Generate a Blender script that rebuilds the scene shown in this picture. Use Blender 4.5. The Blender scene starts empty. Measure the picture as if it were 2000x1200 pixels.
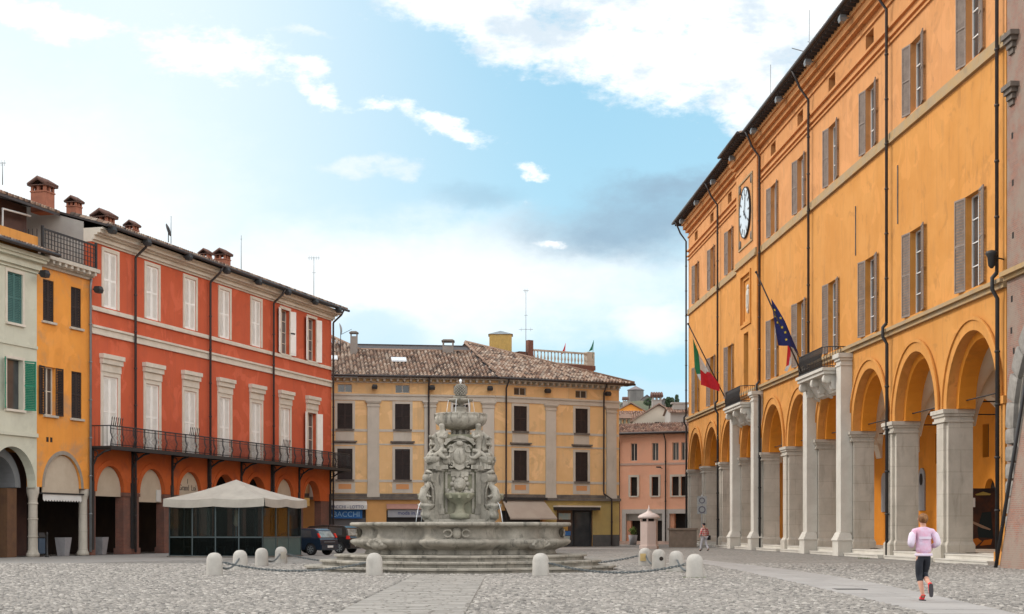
import bpy, bmesh, math, random
import numpy as np
from mathutils import Vector, Matrix
from mathutils.geometry import tessellate_polygon
R = math.radians; PI = math.pi
random.seed(7); rng = np.random.default_rng(7)
S = bpy.context.scene
COL = S.collection

# ------------------------------------------------------------------ camera, sky, sun
cam_d = bpy.data.cameras.new('camera'); cam = bpy.data.objects.new('camera', cam_d); COL.objects.link(cam)
cam.location = (0, 0, 1.45); cam.rotation_euler = (PI/2, 0, 0)
cam_d.sensor_width = 36; cam_d.lens = 54.0; cam_d.shift_y = 0.2165
cam_d.clip_start = 0.5; cam_d.clip_end = 4000
S.camera = cam
S.view_settings.view_transform = 'Standard'; S.view_settings.look = 'None'
S.view_settings.gamma = 1; S.view_settings.use_curve_mapping = False
S.view_settings.exposure = 0.53
SUN_EL, SUN_AZ = R(38), R(-72)          # azimuth measured from +Y towards +X
sd = Vector((math.sin(SUN_AZ)*math.cos(SUN_EL), math.cos(SUN_AZ)*math.cos(SUN_EL), math.sin(SUN_EL)))
sun_d = bpy.data.lights.new('sun', 'SUN'); sun = bpy.data.objects.new('sun', sun_d); COL.objects.link(sun)
sun_d.energy = 1.35; sun_d.angle = R(8); sun_d.color = (1, 0.94, 0.85)
sun.rotation_euler = (-sd).to_track_quat('-Z', 'Y').to_euler()

class NT:
    """small helper for node graphs"""
    def __init__(s, tree): s.t = tree; s.n = tree.nodes; s.l = tree.links
    def new(s, typ, **kw):
        n = s.n.new(typ)
        for k, v in kw.items(): setattr(n, k, v)
        return n
    def set(s, sock, v):
        if isinstance(v, bpy.types.NodeSocket): s.l.new(v, sock)
        elif v is not None:
            if sock.type == 'RGBA' and len(v) == 3: v = (*v, 1)
            sock.default_value = v
    def math(s, op, a, b=None, c=None, clamp=False):
        n = s.new('ShaderNodeMath', operation=op, use_clamp=clamp); s.set(n.inputs[0], a)
        if b is not None: s.set(n.inputs[1], b)
        if c is not None: s.set(n.inputs[2], c)
        return n.outputs[0]
    def vmath(s, op, a, b=None, scale=None):
        n = s.new('ShaderNodeVectorMath', operation=op); s.set(n.inputs[0], a)
        if b is not None: s.set(n.inputs[1], b)
        if scale is not None: s.set(n.inputs['Scale'], scale)
        return n.outputs['Value'] if op in ('LENGTH', 'DOT_PRODUCT', 'DISTANCE') else n.outputs[0]
    def smooth(s, v, a, b, lo=0.0, hi=1.0):
        n = s.new('ShaderNodeMapRange', interpolation_type='SMOOTHSTEP')
        s.set(n.inputs[0], v); s.set(n.inputs[1], a); s.set(n.inputs[2], b); s.set(n.inputs[3], lo); s.set(n.inputs[4], hi)
        return n.outputs[0]
    def mix(s, f, a, b, blend='MIX'):
        n = s.new('ShaderNodeMix', data_type='RGBA', blend_type=blend)
        s.set(n.inputs[0], f); s.set(n.inputs[6], a); s.set(n.inputs[7], b)
        return n.outputs[2]
    def noise(s, vec, scale, detail=4, rough=0.55, dist=0.0, dim='3D'):
        n = s.new('ShaderNodeTexNoise', noise_dimensions=dim)
        if vec is not None: s.set(n.inputs['Vector'], vec)
        n.inputs['Scale'].default_value = scale; n.inputs['Detail'].default_value = detail
        n.inputs['Roughness'].default_value = rough; n.inputs['Distortion'].default_value = dist
        return n
    def xyz(s, x, y, z=0.0):
        n = s.new('ShaderNodeCombineXYZ'); s.set(n.inputs[0], x); s.set(n.inputs[1], y); s.set(n.inputs[2], z); return n.outputs[0]
    def sep(s, v):
        n = s.new('ShaderNodeSeparateXYZ'); s.set(n.inputs[0], v); return n.outputs
    def ramp(s, f, stops):
        n = s.new('ShaderNodeValToRGB'); s.set(n.inputs[0], f); e = n.color_ramp.elements
        while len(e) < len(stops): e.new(0.5)
        for i, (p, c) in enumerate(stops): e[i].position = p; e[i].color = (*c, 1) if len(c) == 3 else c
        return n.outputs[0]

W = bpy.data.worlds.new('World'); S.world = W; W.use_nodes = True
w = NT(W.node_tree); w.n.clear()
sky = w.new('ShaderNodeTexSky', sky_type='NISHITA'); sky.sun_disc = False
sky.sun_elevation = SUN_EL; sky.sun_rotation = SUN_AZ
dirv = w.new('ShaderNodeTexCoord').outputs['Generated']
dx, dy, dz = w.sep(dirv)
dyc = w.math('MAXIMUM', dy, 0.12)
su, sv = w.math('DIVIDE', dx, dyc), w.math('DIVIDE', dz, dyc)      # gnomonic sky coordinates around the piazza's long axis
P0 = w.xyz(su, sv)
n1 = w.noise(w.vmath('MULTIPLY', P0, (1, 1.7, 1)), 14, 8, 0.6)
n2 = w.noise(w.vmath('MULTIPLY', P0, (1, 1.6, 1)), 46, 8, 0.62)
warp = w.vmath('SCALE', w.vmath('SUBTRACT', n1.outputs['Color'], (0.5, 0.5, 0.5)), scale=0.045)
PW = w.vmath('ADD', P0, warp)
fb = w.math('ADD', w.math('MULTIPLY', n1.outputs[0], 0.45), w.math('MULTIPLY', n2.outputs[0], 0.55))
def blob(px, py, rx, ry, ang=0, lo=1.25, hi=0.2):
    c = ((px-1000)/3000, (1033-py)/3000, 0)
    d = w.vmath('SUBTRACT', PW, c)
    a = R(ang); x, y, _ = w.sep(d)
    ca, sa = math.cos(a), math.sin(a)
    xr = w.math('ADD', w.math('MULTIPLY', x, ca*3000/rx), w.math('MULTIPLY', y, sa*3000/rx))
    yr = w.math('ADD', w.math('MULTIPLY', x, -sa*3000/ry), w.math('MULTIPLY', y, ca*3000/ry))
    return w.smooth(w.vmath('LENGTH', w.xyz(xr, yr)), lo, hi)
def union(bl):
    r = bl[0]
    for b in bl[1:]: r = w.math('MAXIMUM', r, b)
    return r
def puffs(mask, amp=1.0, a=0.42, b=0.78):
    return w.smooth(w.math('ADD', mask, w.math('MULTIPLY', w.math('SUBTRACT', fb, 0.5), amp)), a, b)
n3 = w.noise(w.vmath('MULTIPLY', P0, (1, 1.8, 1)), 85, 9, 0.66)
fb2 = w.math('ADD', w.math('MULTIPLY', n2.outputs[0], 0.5), w.math('MULTIPLY', n3.outputs[0], 0.5))
def wisp(mask, amp, a, b): return w.smooth(w.math('ADD', mask, w.math('MULTIPLY', w.math('SUBTRACT', fb2, 0.5), amp)), a, b)
white = wisp(union([blob(1180, -60, 560, 200, -14), blob(880, 0, 300, 85, -16), blob(1040, 75, 260, 90, -20), blob(1240, 120, 260, 110, -14), blob(1440, 120, 330, 110, -20), blob(1520, 20, 300, 220, 0), blob(1440, 210, 90, 60, -40)]), 2.0, 0.2, 1.0)
small = wisp(union([blob(415, 106, 215, 78, -12, 1.3, 0), blob(590, 145, 60, 32, -20, 1.3, 0), blob(630, 190, 65, 22, -30, 1.3, 0), blob(860, 240, 140, 30, -17, 1.3, 0),
                     blob(730, 212, 50, 22, -10, 1.3, 0), blob(90, 30, 230, 55, -8, 1.3, 0), blob(1030, 340, 50, 16, -20, 1.3, 0), blob(1075, 478, 45, 14, 0, 1.4, 0)]), 2.6, 0.25, 1.25)
faint = wisp(union([blob(700, 328, 120, 24, 0, 1.4, 0), blob(790, 330, 60, 30, 0, 1.4, 0), blob(600, 60, 90, 14, -10, 1.4, 0)]), 1.8, 0.3, 1.3)
veil = puffs(union([blob(-150, 430, 760, 380, -8, 1.35, .2), blob(800, 550, 800, 150, 0, 1.5, .1), blob(1280, 620, 150, 60, 0, 1.5, 0)]), 0.7, 0.1, 1.1)
grey = puffs(union([blob(1240, 440, 330, 85, 8, 1.5, 0), blob(1330, 370, 200, 40, 12, 1.5, 0)]), 1.0, 0.15, 1.15)
grey2 = puffs(blob(930, 385, 110, 40, 0, 1.5, 0), 1.0, 0.2, 1.2)
grey = w.math('MAXIMUM', grey, w.math('MULTIPLY', grey2, 0.45))
lowblue = puffs(union([blob(720, 650, 170, 70, 0), blob(1300, 770, 200, 55, 0)]), 0.5, 0.2, 0.95)
shade = w.smooth(n1.outputs[0], 0.44, 0.62)
base = w.mix(w.smooth(sv, 0.36, 0.05), (2.65, 4.95, 6.5), (3.8, 6.1, 7.1))
base = w.mix(w.smooth(su, 0.06, -0.26, 0.0, 0.9), base, (6.7, 7.5, 7.8))
base = w.mix(0.10, base, sky.outputs[0])
c = w.mix(w.math('MULTIPLY', veil, 0.92), base, (7.5, 7.8, 7.9))
c = w.mix(w.math('MULTIPLY', lowblue, 0.75), c, (4.5, 6.1, 7.2))
c = w.mix(w.math("MULTIPLY", grey, 0.95), c, (2.4, 3.5, 4.5))
c = w.mix(w.math('MULTIPLY', white, 0.95), c, w.mix(shade, (8.6, 8.6, 8.5), (5.4, 6.1, 6.7)))
c = w.mix(w.math('MULTIPLY', faint, 0.7), c, (7.0, 7.3, 7.5))
c = w.mix(w.math('MULTIPLY', small, 0.97), c, (9.0, 8.9, 8.8))
back = w.mix(w.smooth(w.noise(dirv, 2.2, 6).outputs[0], 0.4, 0.62), w.mix(0.4, sky.outputs[0], (6, 7, 7.6)), w.mix(w.smooth(dx, -0.5, 0.7), (16.0, 15.8, 15.4), (26.0, 25.6, 24.8)))  # unseen rear sky, brightness added and stronger to the right, lifts the left facades
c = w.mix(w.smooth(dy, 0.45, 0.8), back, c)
c = w.mix(w.smooth(dz, 0.0, -0.02), c, (3.2, 3.1, 2.9))
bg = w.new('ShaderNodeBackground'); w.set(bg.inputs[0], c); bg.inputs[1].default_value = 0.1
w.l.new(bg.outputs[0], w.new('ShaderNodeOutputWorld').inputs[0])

# ------------------------------------------------------------------ materials
MATS = {}
def mat(name, c1, c2=None, scale=1.5, rough=0.8, bump=0.0, bscale=30, stain=None, stain_amt=0.3, stain_scale=0.35, metal=0.0, spec=0.3, streak=False, fine=0.0, blocks=None, patch=0.0):
    if name in MATS: return MATS[name]
    m = bpy.data.materials.new(name); m.use_nodes = True; MATS[name] = m
    t = NT(m.node_tree); b = t.n['Principled BSDF']
    b.inputs['Roughness'].default_value = rough; b.inputs['Metallic'].default_value = metal
    b.inputs['Specular IOR Level'].default_value = spec
    oc = t.vmath('ADD', t.new('ShaderNodeTexCoord').outputs['Object'], t.vmath('SCALE', (31, 17, 23), scale=t.new('ShaderNodeObjectInfo').outputs['Random']))
    col = c1
    if c2 is not None:
        f = t.noise(oc, scale, 6, 0.62).outputs[0]
        col = t.mix(t.smooth(f, 0.3, 0.7), c1, c2)
    if fine:
        g = t.noise(oc, 38, 3, 0.7).outputs[0]
        col = t.mix(t.smooth(g, 0.3, 0.75, 0, fine), col, tuple(0.55*x for x in c1))
    if stain is not None:
        v = t.vmath('MULTIPLY', oc, (1, 1, 0.22) if streak else (1, 1, 1))
        f = t.noise(v, stain_scale*(4 if streak else 1), 7, 0.68, 0.4).outputs[0]
        col = t.mix(t.smooth(f, 0.5, 0.72, 0, stain_amt), col, stain)
    if patch:
        f = t.noise(oc, 0.42, 5, 0.5, 1.2).outputs[0]; g = t.noise(t.vmath('ADD', oc, (9, 4, 7)), 0.8, 6, 0.6, 0.6).outputs[0]
        col = t.mix(t.smooth(f, 0.56, 0.60, 0, patch), col, tuple(min(1, 1.18*x+0.02) for x in c1))
        col = t.mix(t.smooth(g, 0.58, 0.66, 0, patch), col, tuple(0.72*x+0.012 for x in c1))
        v = t.noise(t.vmath('MULTIPLY', oc, (5, 5, 0.12)), 1.0, 4, 0.6).outputs[0]
        col = t.mix(t.smooth(v, 0.56, 0.76, 0, patch), col, tuple(0.66*x+0.02 for x in c1))
    if blocks:
        x, y, z = t.sep(oc); br = t.new('ShaderNodeTexBrick'); t.set(br.inputs['Vector'], t.xyz(t.math('ADD', x, t.math('MULTIPLY', y, 0.9)), z))
        br.inputs['Scale'].default_value = 1; br.inputs['Brick Width'].default_value = blocks[0]; br.inputs['Row Height'].default_value = blocks[1]; br.inputs['Mortar Size'].default_value = 0.011
        t.set(br.inputs['Color1'], (1, 1, 1)); t.set(br.inputs['Color2'], (0.92, 0.92, 0.91)); t.set(br.inputs['Mortar'], (0.74, 0.72, 0.69))
        col = t.mix(1.0, col, br.outputs[0], 'MULTIPLY')
    t.set(b.inputs['Base Color'], col)
    if bump:
        bn = t.new('ShaderNodeBump'); bn.inputs['Strength'].default_value = bump; bn.inputs['Distance'].default_value = 0.02
        t.set(bn.inputs['Height'], t.noise(oc, bscale, 5, 0.6).outputs[0]); t.set(b.inputs['Normal'], bn.outputs[0])
    return m
ORANGE = mat('ochre_plaster', (0.55, 0.235, 0.049), (0.61, 0.278, 0.07), 0.5, 0.9, 0.25, 40, (0.42, 0.195, 0.062), 0.5, 0.5, streak=True, patch=0.5)
PEACH = mat('peach_plaster', (0.56, 0.25, 0.088), (0.62, 0.29, 0.11), 0.5, 0.9, 0.25, 40, (0.42, 0.21, 0.095), 0.45, 0.5, streak=True, patch=0.5)
SOFFIT = mat('deep_ochre_plaster', (0.62, 0.22, 0.018), (0.70, 0.26, 0.028), 0.7, 0.9, 0.2, 40, (0.40, 0.155, 0.03), 0.45, 0.6)
STRING = mat('weathered_string_stone', (0.42, 0.27, 0.12), (0.36, 0.27, 0.17), 1.2, 0.9, 0.3, 25, (0.2, 0.15, 0.1), 0.4, 0.8)
CREAMVAULT = mat('cream_vault_plaster', (0.78, 0.69, 0.57), (0.70, 0.62, 0.50), 0.6, 0.9, 0.1, 20)
STONE = mat('istrian_stone', (0.58, 0.525, 0.45), (0.47, 0.425, 0.36), 0.9, 0.85, 0.45, 18, (0.30, 0.27, 0.225), 0.6, 0.5, streak=True, fine=0.3, blocks=(2.2, 0.95), patch=0.12)
STONE_L = mat('pale_stone', (0.62, 0.585, 0.52), (0.53, 0.49, 0.43), 0.8, 0.85, 0.35, 22, (0.36, 0.33, 0.28), 0.4, 0.5, fine=0.2)
BSTONE = mat('bollard_stone', (0.46, 0.43, 0.39), (0.385, 0.36, 0.325), 2.5, 0.85, 0.3, 30, (0.27, 0.25, 0.22), 0.4, 1.5, fine=0.25)
FSTONE = mat('fountain_stone', (0.37, 0.335, 0.28), (0.21, 0.19, 0.158), 1.9, 0.85, 0.8, 22, (0.055, 0.053, 0.043), 0.85, 1.1, streak=True, fine=0.4)
FSTONE_L = mat('fountain_pale_stone', (0.46, 0.42, 0.355), (0.24, 0.218, 0.18), 2.6, 0.85, 0.8, 22, (0.07, 0.066, 0.053), 0.85, 1.2, streak=True, fine=0.4)
FSTONE_G = mat('fountain_mossy_stone', (0.32, 0.295, 0.22), (0.22, 0.215, 0.155), 3.0, 0.9, 0.5, 26, (0.14, 0.15, 0.08), 0.6, 1.2)
RED = mat('red_plaster', (0.565, 0.115, 0.05), (0.51, 0.099, 0.044), 0.5, 0.9, 0.25, 40, (0.42, 0.09, 0.05), 0.5, 0.45, streak=True, patch=0.5)
REDARCH = mat('orange_red_plaster', (0.52, 0.115, 0.026), (0.44, 0.096, 0.026), 0.8, 0.9, 0.2, 40, (0.22, 0.065, 0.04), 0.55, 0.6, patch=0.25)
WHITETRIM = mat('offwhite_trim', (0.68, 0.61, 0.52), (0.60, 0.54, 0.455), 1.5, 0.85, 0.15, 30, (0.42, 0.37, 0.30), 0.3, 0.8)
SHUTW = mat('white_shutter_paint', (0.90, 0.87, 0.83), (0.83, 0.80, 0.755), 2.5, 0.7, 0.05, 30, (0.66, 0.62, 0.56), 0.3, 0.8, streak=True)
SHUTG = mat('grey_brown_shutter_paint', (0.27, 0.215, 0.18), (0.20, 0.155, 0.13), 2.5, 0.75, 0.05, 30)
SHUTD = mat('dark_brown_shutter_paint', (0.04, 0.027, 0.024), (0.028, 0.02, 0.019), 3, 0.7)
SHUTT = mat('teal_shutter_paint', (0.075, 0.17, 0.155), (0.06, 0.14, 0.13), 3, 0.7)
SHUTGR = mat('green_shutter_paint', (0.03, 0.22, 0.13), (0.025, 0.17, 0.11), 3, 0.65)
IRON = mat('dark_iron', (0.022, 0.024, 0.027), (0.035, 0.03, 0.028), 4, 0.6, spec=0.4)
COPPER = mat('dark_copper_pipe', (0.035, 0.032, 0.035), (0.06, 0.045, 0.04), 3, 0.55, spec=0.4)
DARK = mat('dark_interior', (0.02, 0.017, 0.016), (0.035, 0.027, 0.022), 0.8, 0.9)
WOODD = mat('dark_eave_wood', (0.045, 0.035, 0.032), (0.07, 0.05, 0.042), 2, 0.9)
YELLOW = mat('yellow_plaster', (0.80, 0.525, 0.265), (0.73, 0.465, 0.22), 0.5, 0.9, 0.2, 40, (0.55, 0.40, 0.25), 0.5, 0.4, streak=True, patch=0.5)
OLIVE = mat('olive_yellow_plaster', (0.52, 0.38, 0.14), (0.42, 0.32, 0.13), 0.7, 0.9, 0.2, 40, (0.24, 0.21, 0.12), 0.5, 0.6)
GREIGE = mat('grey_pilaster_plaster', (0.58, 0.53, 0.46), (0.51, 0.465, 0.40), 0.8, 0.9, 0.2, 40, (0.38, 0.34, 0.28), 0.4, 0.5, streak=True)
LEDGE = mat('dark_stone_ledge', (0.12, 0.105, 0.095), (0.19, 0.165, 0.14), 2, 0.9)
DADO = mat('slate_dado', (0.085, 0.085, 0.085), (0.12, 0.115, 0.11), 1.5, 0.85, 0.2)
PINK = mat('salmon_plaster', (0.93, 0.50, 0.33), (0.88, 0.46, 0.30), 0.4, 0.9, 0.2, 40, (0.70, 0.40, 0.29), 0.3, 0.4, patch=0.2)
HOUSEO = mat('apricot_plaster', (0.80, 0.33, 0.062), (0.72, 0.285, 0.055), 0.5, 0.9, 0.25, 40, (0.36, 0.25, 0.17), 0.8, 0.32, patch=0.3)
HOUSEW = mat('pale_green_plaster', (0.60, 0.59, 0.48), (0.54, 0.53, 0.43), 0.5, 0.9, 0.2, 40, (0.43, 0.40, 0.32), 0.35, 0.4, patch=0.2)
GREYWALL = mat('grey_render', (0.40, 0.375, 0.345), (0.34, 0.32, 0.30), 0.8, 0.9, 0.2, 30, (0.25, 0.22, 0.2), 0.4, 0.4)
GREYPAINT = mat('grey_arch_paint', (0.22, 0.225, 0.235), (0.19, 0.195, 0.2), 1, 0.85)
BROWNWALL = mat('brown_timber_wall', (0.10, 0.055, 0.045), (0.075, 0.043, 0.037), 1.5, 0.9)
CANVAS = mat('grey_beige_canvas', (0.45, 0.41, 0.355), (0.38, 0.345, 0.30), 1.2, 0.9, 0.25, 7, (0.3, 0.27, 0.23), 0.4, 0.8)
CANVASW = mat('white_canvas', (0.64, 0.63, 0.60), (0.58, 0.57, 0.55), 1.2, 0.9)
BLIND = mat('cream_blind_cloth', (0.52, 0.44, 0.34), (0.46, 0.38, 0.29), 1.2, 0.9)
ALU = mat('grey_aluminium', (0.25, 0.27, 0.28), (0.2, 0.21, 0.22), 3, 0.45, metal=0.4)
WHITEP = mat('white_paint', (0.75, 0.74, 0.72), (0.68, 0.67, 0.65), 2, 0.6)
BLUESIGN = mat('blue_sign', (0.015, 0.12, 0.38), (0.02, 0.14, 0.42), 2, 0.5)
LTBLUE = mat('pale_blue_lettering', (0.28, 0.50, 0.72), None, rough=0.5)
NAVYL = mat('navy_lettering', (0.04, 0.05, 0.18), None, rough=0.6)
PINKSTONE = mat('pink_kiosk_paint', (0.60, 0.47, 0.415), (0.54, 0.425, 0.375), 1.2, 0.8, 0.1)
CARBLUE = mat('dark_blue_car_paint', (0.012, 0.022, 0.04), None, rough=0.22, spec=0.6)
CARBLACK = mat('black_car_paint', (0.008, 0.008, 0.01), None, rough=0.2, spec=0.6)
RUBBER = mat('black_rubber', (0.015, 0.015, 0.016), None, rough=0.8)
REDLAMP = mat('red_tail_lamp', (0.55, 0.02, 0.015), None, rough=0.25, spec=0.6)
SKIN = mat('skin', (0.55, 0.30, 0.215), (0.5, 0.265, 0.19), 12, 0.55)
CHAINM = mat('galvanised_chain', (0.10, 0.115, 0.12), (0.16, 0.17, 0.17), 8, 0.5, metal=0.5)
GRASS = mat('grass_tuft', (0.09, 0.15, 0.03), (0.13, 0.18, 0.05), 5, 0.9)
TREE = mat('far_foliage', (0.035, 0.06, 0.03), (0.06, 0.085, 0.045), 0.8, 0.9)
CONC = mat('planter_grey', (0.30, 0.29, 0.30), (0.25, 0.24, 0.25), 3, 0.7)
FARSTONE = mat('far_grey_stone', (0.175, 0.163, 0.155), (0.14, 0.13, 0.125), 0.5, 0.9)

def glass_mat(name, c1, c2, rough=0.08):
    m = mat(name, c1, c2, 0.6, rough, spec=0.6); return m
GLASS = glass_mat('window_glass', (0.03, 0.035, 0.04), (0.06, 0.065, 0.07))
GLASSG = glass_mat('grey_sky_glass', (0.16, 0.17, 0.165), (0.09, 0.10, 0.1))
def clear_glass():
    m = bpy.data.materials.new('gazebo_glass'); m.use_nodes = True; t = NT(m.node_tree); t.n.clear()
    tr = t.new('ShaderNodeBsdfTransparent'); tr.inputs[0].default_value = (0.68, 0.71, 0.71, 1)
    gl = t.new('ShaderNodeBsdfGlossy'); gl.inputs['Roughness'].default_value = 0.03; gl.inputs[0].default_value = (0.8, 0.9, 0.9, 1)
    fr = t.new('ShaderNodeFresnel'); fr.inputs[0].default_value = 1.5
    mx = t.new('ShaderNodeMixShader'); t.set(mx.inputs[0], t.math('MULTIPLY', fr.outputs[0], 0.22)); t.l.new(tr.outputs[0], mx.inputs[1]); t.l.new(gl.outputs[0], mx.inputs[2])
    t.l.new(mx.outputs[0], t.new('ShaderNodeOutputMaterial').inputs[0]); return m
CGLASS = clear_glass()
SMOKED = CGLASS.copy(); SMOKED.name = 'smoked_glass'
SMOKED.node_tree.nodes['Transparent BSDF'].inputs[0].default_value = (0.32, 0.39, 0.40, 1)

def tile_mat(name, cols):
    m = bpy.data.materials.new(name); m.use_nodes = True; t = NT(m.node_tree); b = t.n['Principled BSDF']
    tc = t.new('ShaderNodeTexCoord'); uv = tc.outputs['UV']
    fl = t.vmath('FLOOR', uv)
    wn = t.new('ShaderNodeTexWhiteNoise', noise_dimensions='2D'); t.set(wn.inputs['Vector'], fl)
    col = t.ramp(wn.outputs['Value'], [(i/(len(cols)-1), c) for i, c in enumerate(cols)])
    f = t.noise(tc.outputs['Object'], 0.9, 6, 0.65).outputs[0]
    col = t.mix(t.smooth(f, 0.46, 0.72, 0, 0.6), col, (0.11, 0.085, 0.07))
    g = t.noise(tc.outputs['Object'], 9, 4, 0.7).outputs[0]
    col = t.mix(t.smooth(g, 0.5, 0.8, 0, 0.3), col, (0.36, 0.32, 0.27))
    t.set(b.inputs['Base Color'], col); b.inputs['Roughness'].default_value = 0.9; b.inputs['Specular IOR Level'].default_value = 0.2
    return m
TILE = tile_mat('roman_tiles', [(0.055, 0.04, 0.034), (0.22, 0.13, 0.09), (0.32, 0.225, 0.165), (0.40, 0.325, 0.265), (0.10, 0.068, 0.054), (0.26, 0.165, 0.12), (0.35, 0.265, 0.20)])
TILEF = tile_mat('red_roman_tiles', [(0.10, 0.06, 0.05), (0.25, 0.14, 0.10), (0.33, 0.20, 0.145), (0.38, 0.27, 0.21), (0.17, 0.10, 0.08)])

def brick_mat(name, c1, c2, mortar, sc=1.0, stain=None):
    m = bpy.data.materials.new(name); m.use_nodes = True; t = NT(m.node_tree); b = t.n['Principled BSDF']
    oc = t.new('ShaderNodeTexCoord').outputs['Object']; x, y, z = t.sep(oc)
    v = t.xyz(t.math('ADD', x, t.math('MULTIPLY', y, 0.83)), z)
    br = t.new('ShaderNodeTexBrick'); t.set(br.inputs['Vector'], v); t.set(br.inputs['Color1'], c1); t.set(br.inputs['Color2'], c2); t.set(br.inputs['Mortar'], mortar)
    br.inputs['Scale'].default_value = sc; br.inputs['Brick Width'].default_value = 0.28; br.inputs['Row Height'].default_value = 0.075; br.inputs['Mortar Size'].default_value = 0.008
    f = t.noise(oc, 0.9, 7, 0.68).outputs[0]
    col = t.mix(t.smooth(f, 0.36, 0.62, 0.1, 0.85), br.outputs[0], stain or mortar)
    t.set(b.inputs['Base Color'], col); b.inputs['Roughness'].default_value = 0.9
    bn = t.new('ShaderNodeBump'); bn.inputs['Strength'].default_value = 0.5; bn.inputs['Distance'].default_value = 0.02
    t.set(bn.inputs['Height'], t.math('ADD', br.outputs['Fac'], t.noise(oc, 20, 4).outputs[0])); bn.invert = True; t.set(b.inputs['Normal'], bn.outputs[0])
    return m
BRICK = brick_mat('old_brick', (0.30, 0.115, 0.072), (0.21, 0.095, 0.07), (0.27, 0.22, 0.18), stain=(0.27, 0.212, 0.168))
BRICKD = brick_mat('red_pier_brick', (0.24, 0.085, 0.055), (0.17, 0.065, 0.045), (0.2, 0.13, 0.1), stain=(0.13, 0.07, 0.055))

def ground_mat():
    m = bpy.data.materials.new('far_cobbles'); m.use_nodes = True; t = NT(m.node_tree); b = t.n['Principled BSDF']
    oc = t.new('ShaderNodeTexCoord').outputs['Object']
    vo = t.new('ShaderNodeTexVoronoi'); t.set(vo.inputs['Vector'], oc); vo.inputs['Scale'].default_value = 6.5
    f = t.sep(vo.outputs['Color'])[0]
    col = t.ramp(f, [(0, (0.16, 0.145, 0.13)), (0.5, (0.25, 0.228, 0.20)), (1, (0.37, 0.34, 0.30))])
    col = t.mix(t.smooth(vo.outputs['Distance'], 0.35, 0.6, 0, 0.75), col, (0.10, 0.09, 0.08))
    n = t.noise(oc, 0.25, 6, 0.6).outputs[0]
    col = t.mix(t.smooth(n, 0.4, 0.7, 0, 0.5), col, (0.24, 0.225, 0.205))
    t.set(b.inputs['Base Color'], col); b.inputs['Roughness'].default_value = 0.85
    return m
GROUND = ground_mat()
def cobble_mat():
    m = bpy.data.materials.new('cobble_stones'); m.use_nodes = True; t = NT(m.node_tree); b = t.n['Principled BSDF']
    at = t.new('ShaderNodeAttribute', attribute_name='tone'); oc = t.new('ShaderNodeTexCoord').outputs['Object']
    col = t.ramp(at.outputs['Fac'], [(0, (0.082, 0.074, 0.067)), (0.3, (0.172, 0.156, 0.139)), (0.55, (0.248, 0.224, 0.199)), (0.8, (0.325, 0.295, 0.262)), (1, (0.455, 0.418, 0.374))])
    n = t.noise(oc, 0.35, 6, 0.65).outputs[0]
    col = t.mix(t.smooth(n, 0.38, 0.7, 0, 0.35), col, (0.20, 0.185, 0.165))
    w2 = t.noise(oc, 0.09, 4, 0.55).outputs[0]
    col = t.mix(t.smooth(w2, 0.42, 0.62, 0, 0.25), col, (0.29, 0.264, 0.234))
    g = t.noise(oc, 24, 4, 0.7).outputs[0]
    col = t.mix(t.smooth(g, 0.4, 0.75, 0, 0.4), col, (0.18, 0.168, 0.15))
    t.set(b.inputs['Base Color'], col); b.inputs['Roughness'].default_value = 0.75
    return m
COBBLE = cobble_mat()
JOINT = mat('sandy_joint', (0.13, 0.12, 0.10), (0.18, 0.165, 0.135), 0.5, 0.95, 0.4, 18)
SLAB = mat('worn_slab', (0.335, 0.313, 0.295), (0.28, 0.262, 0.246), 0.6, 0.8, 0.25, 14, (0.2, 0.187, 0.175), 0.35, 0.4, fine=0.25)

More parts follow.
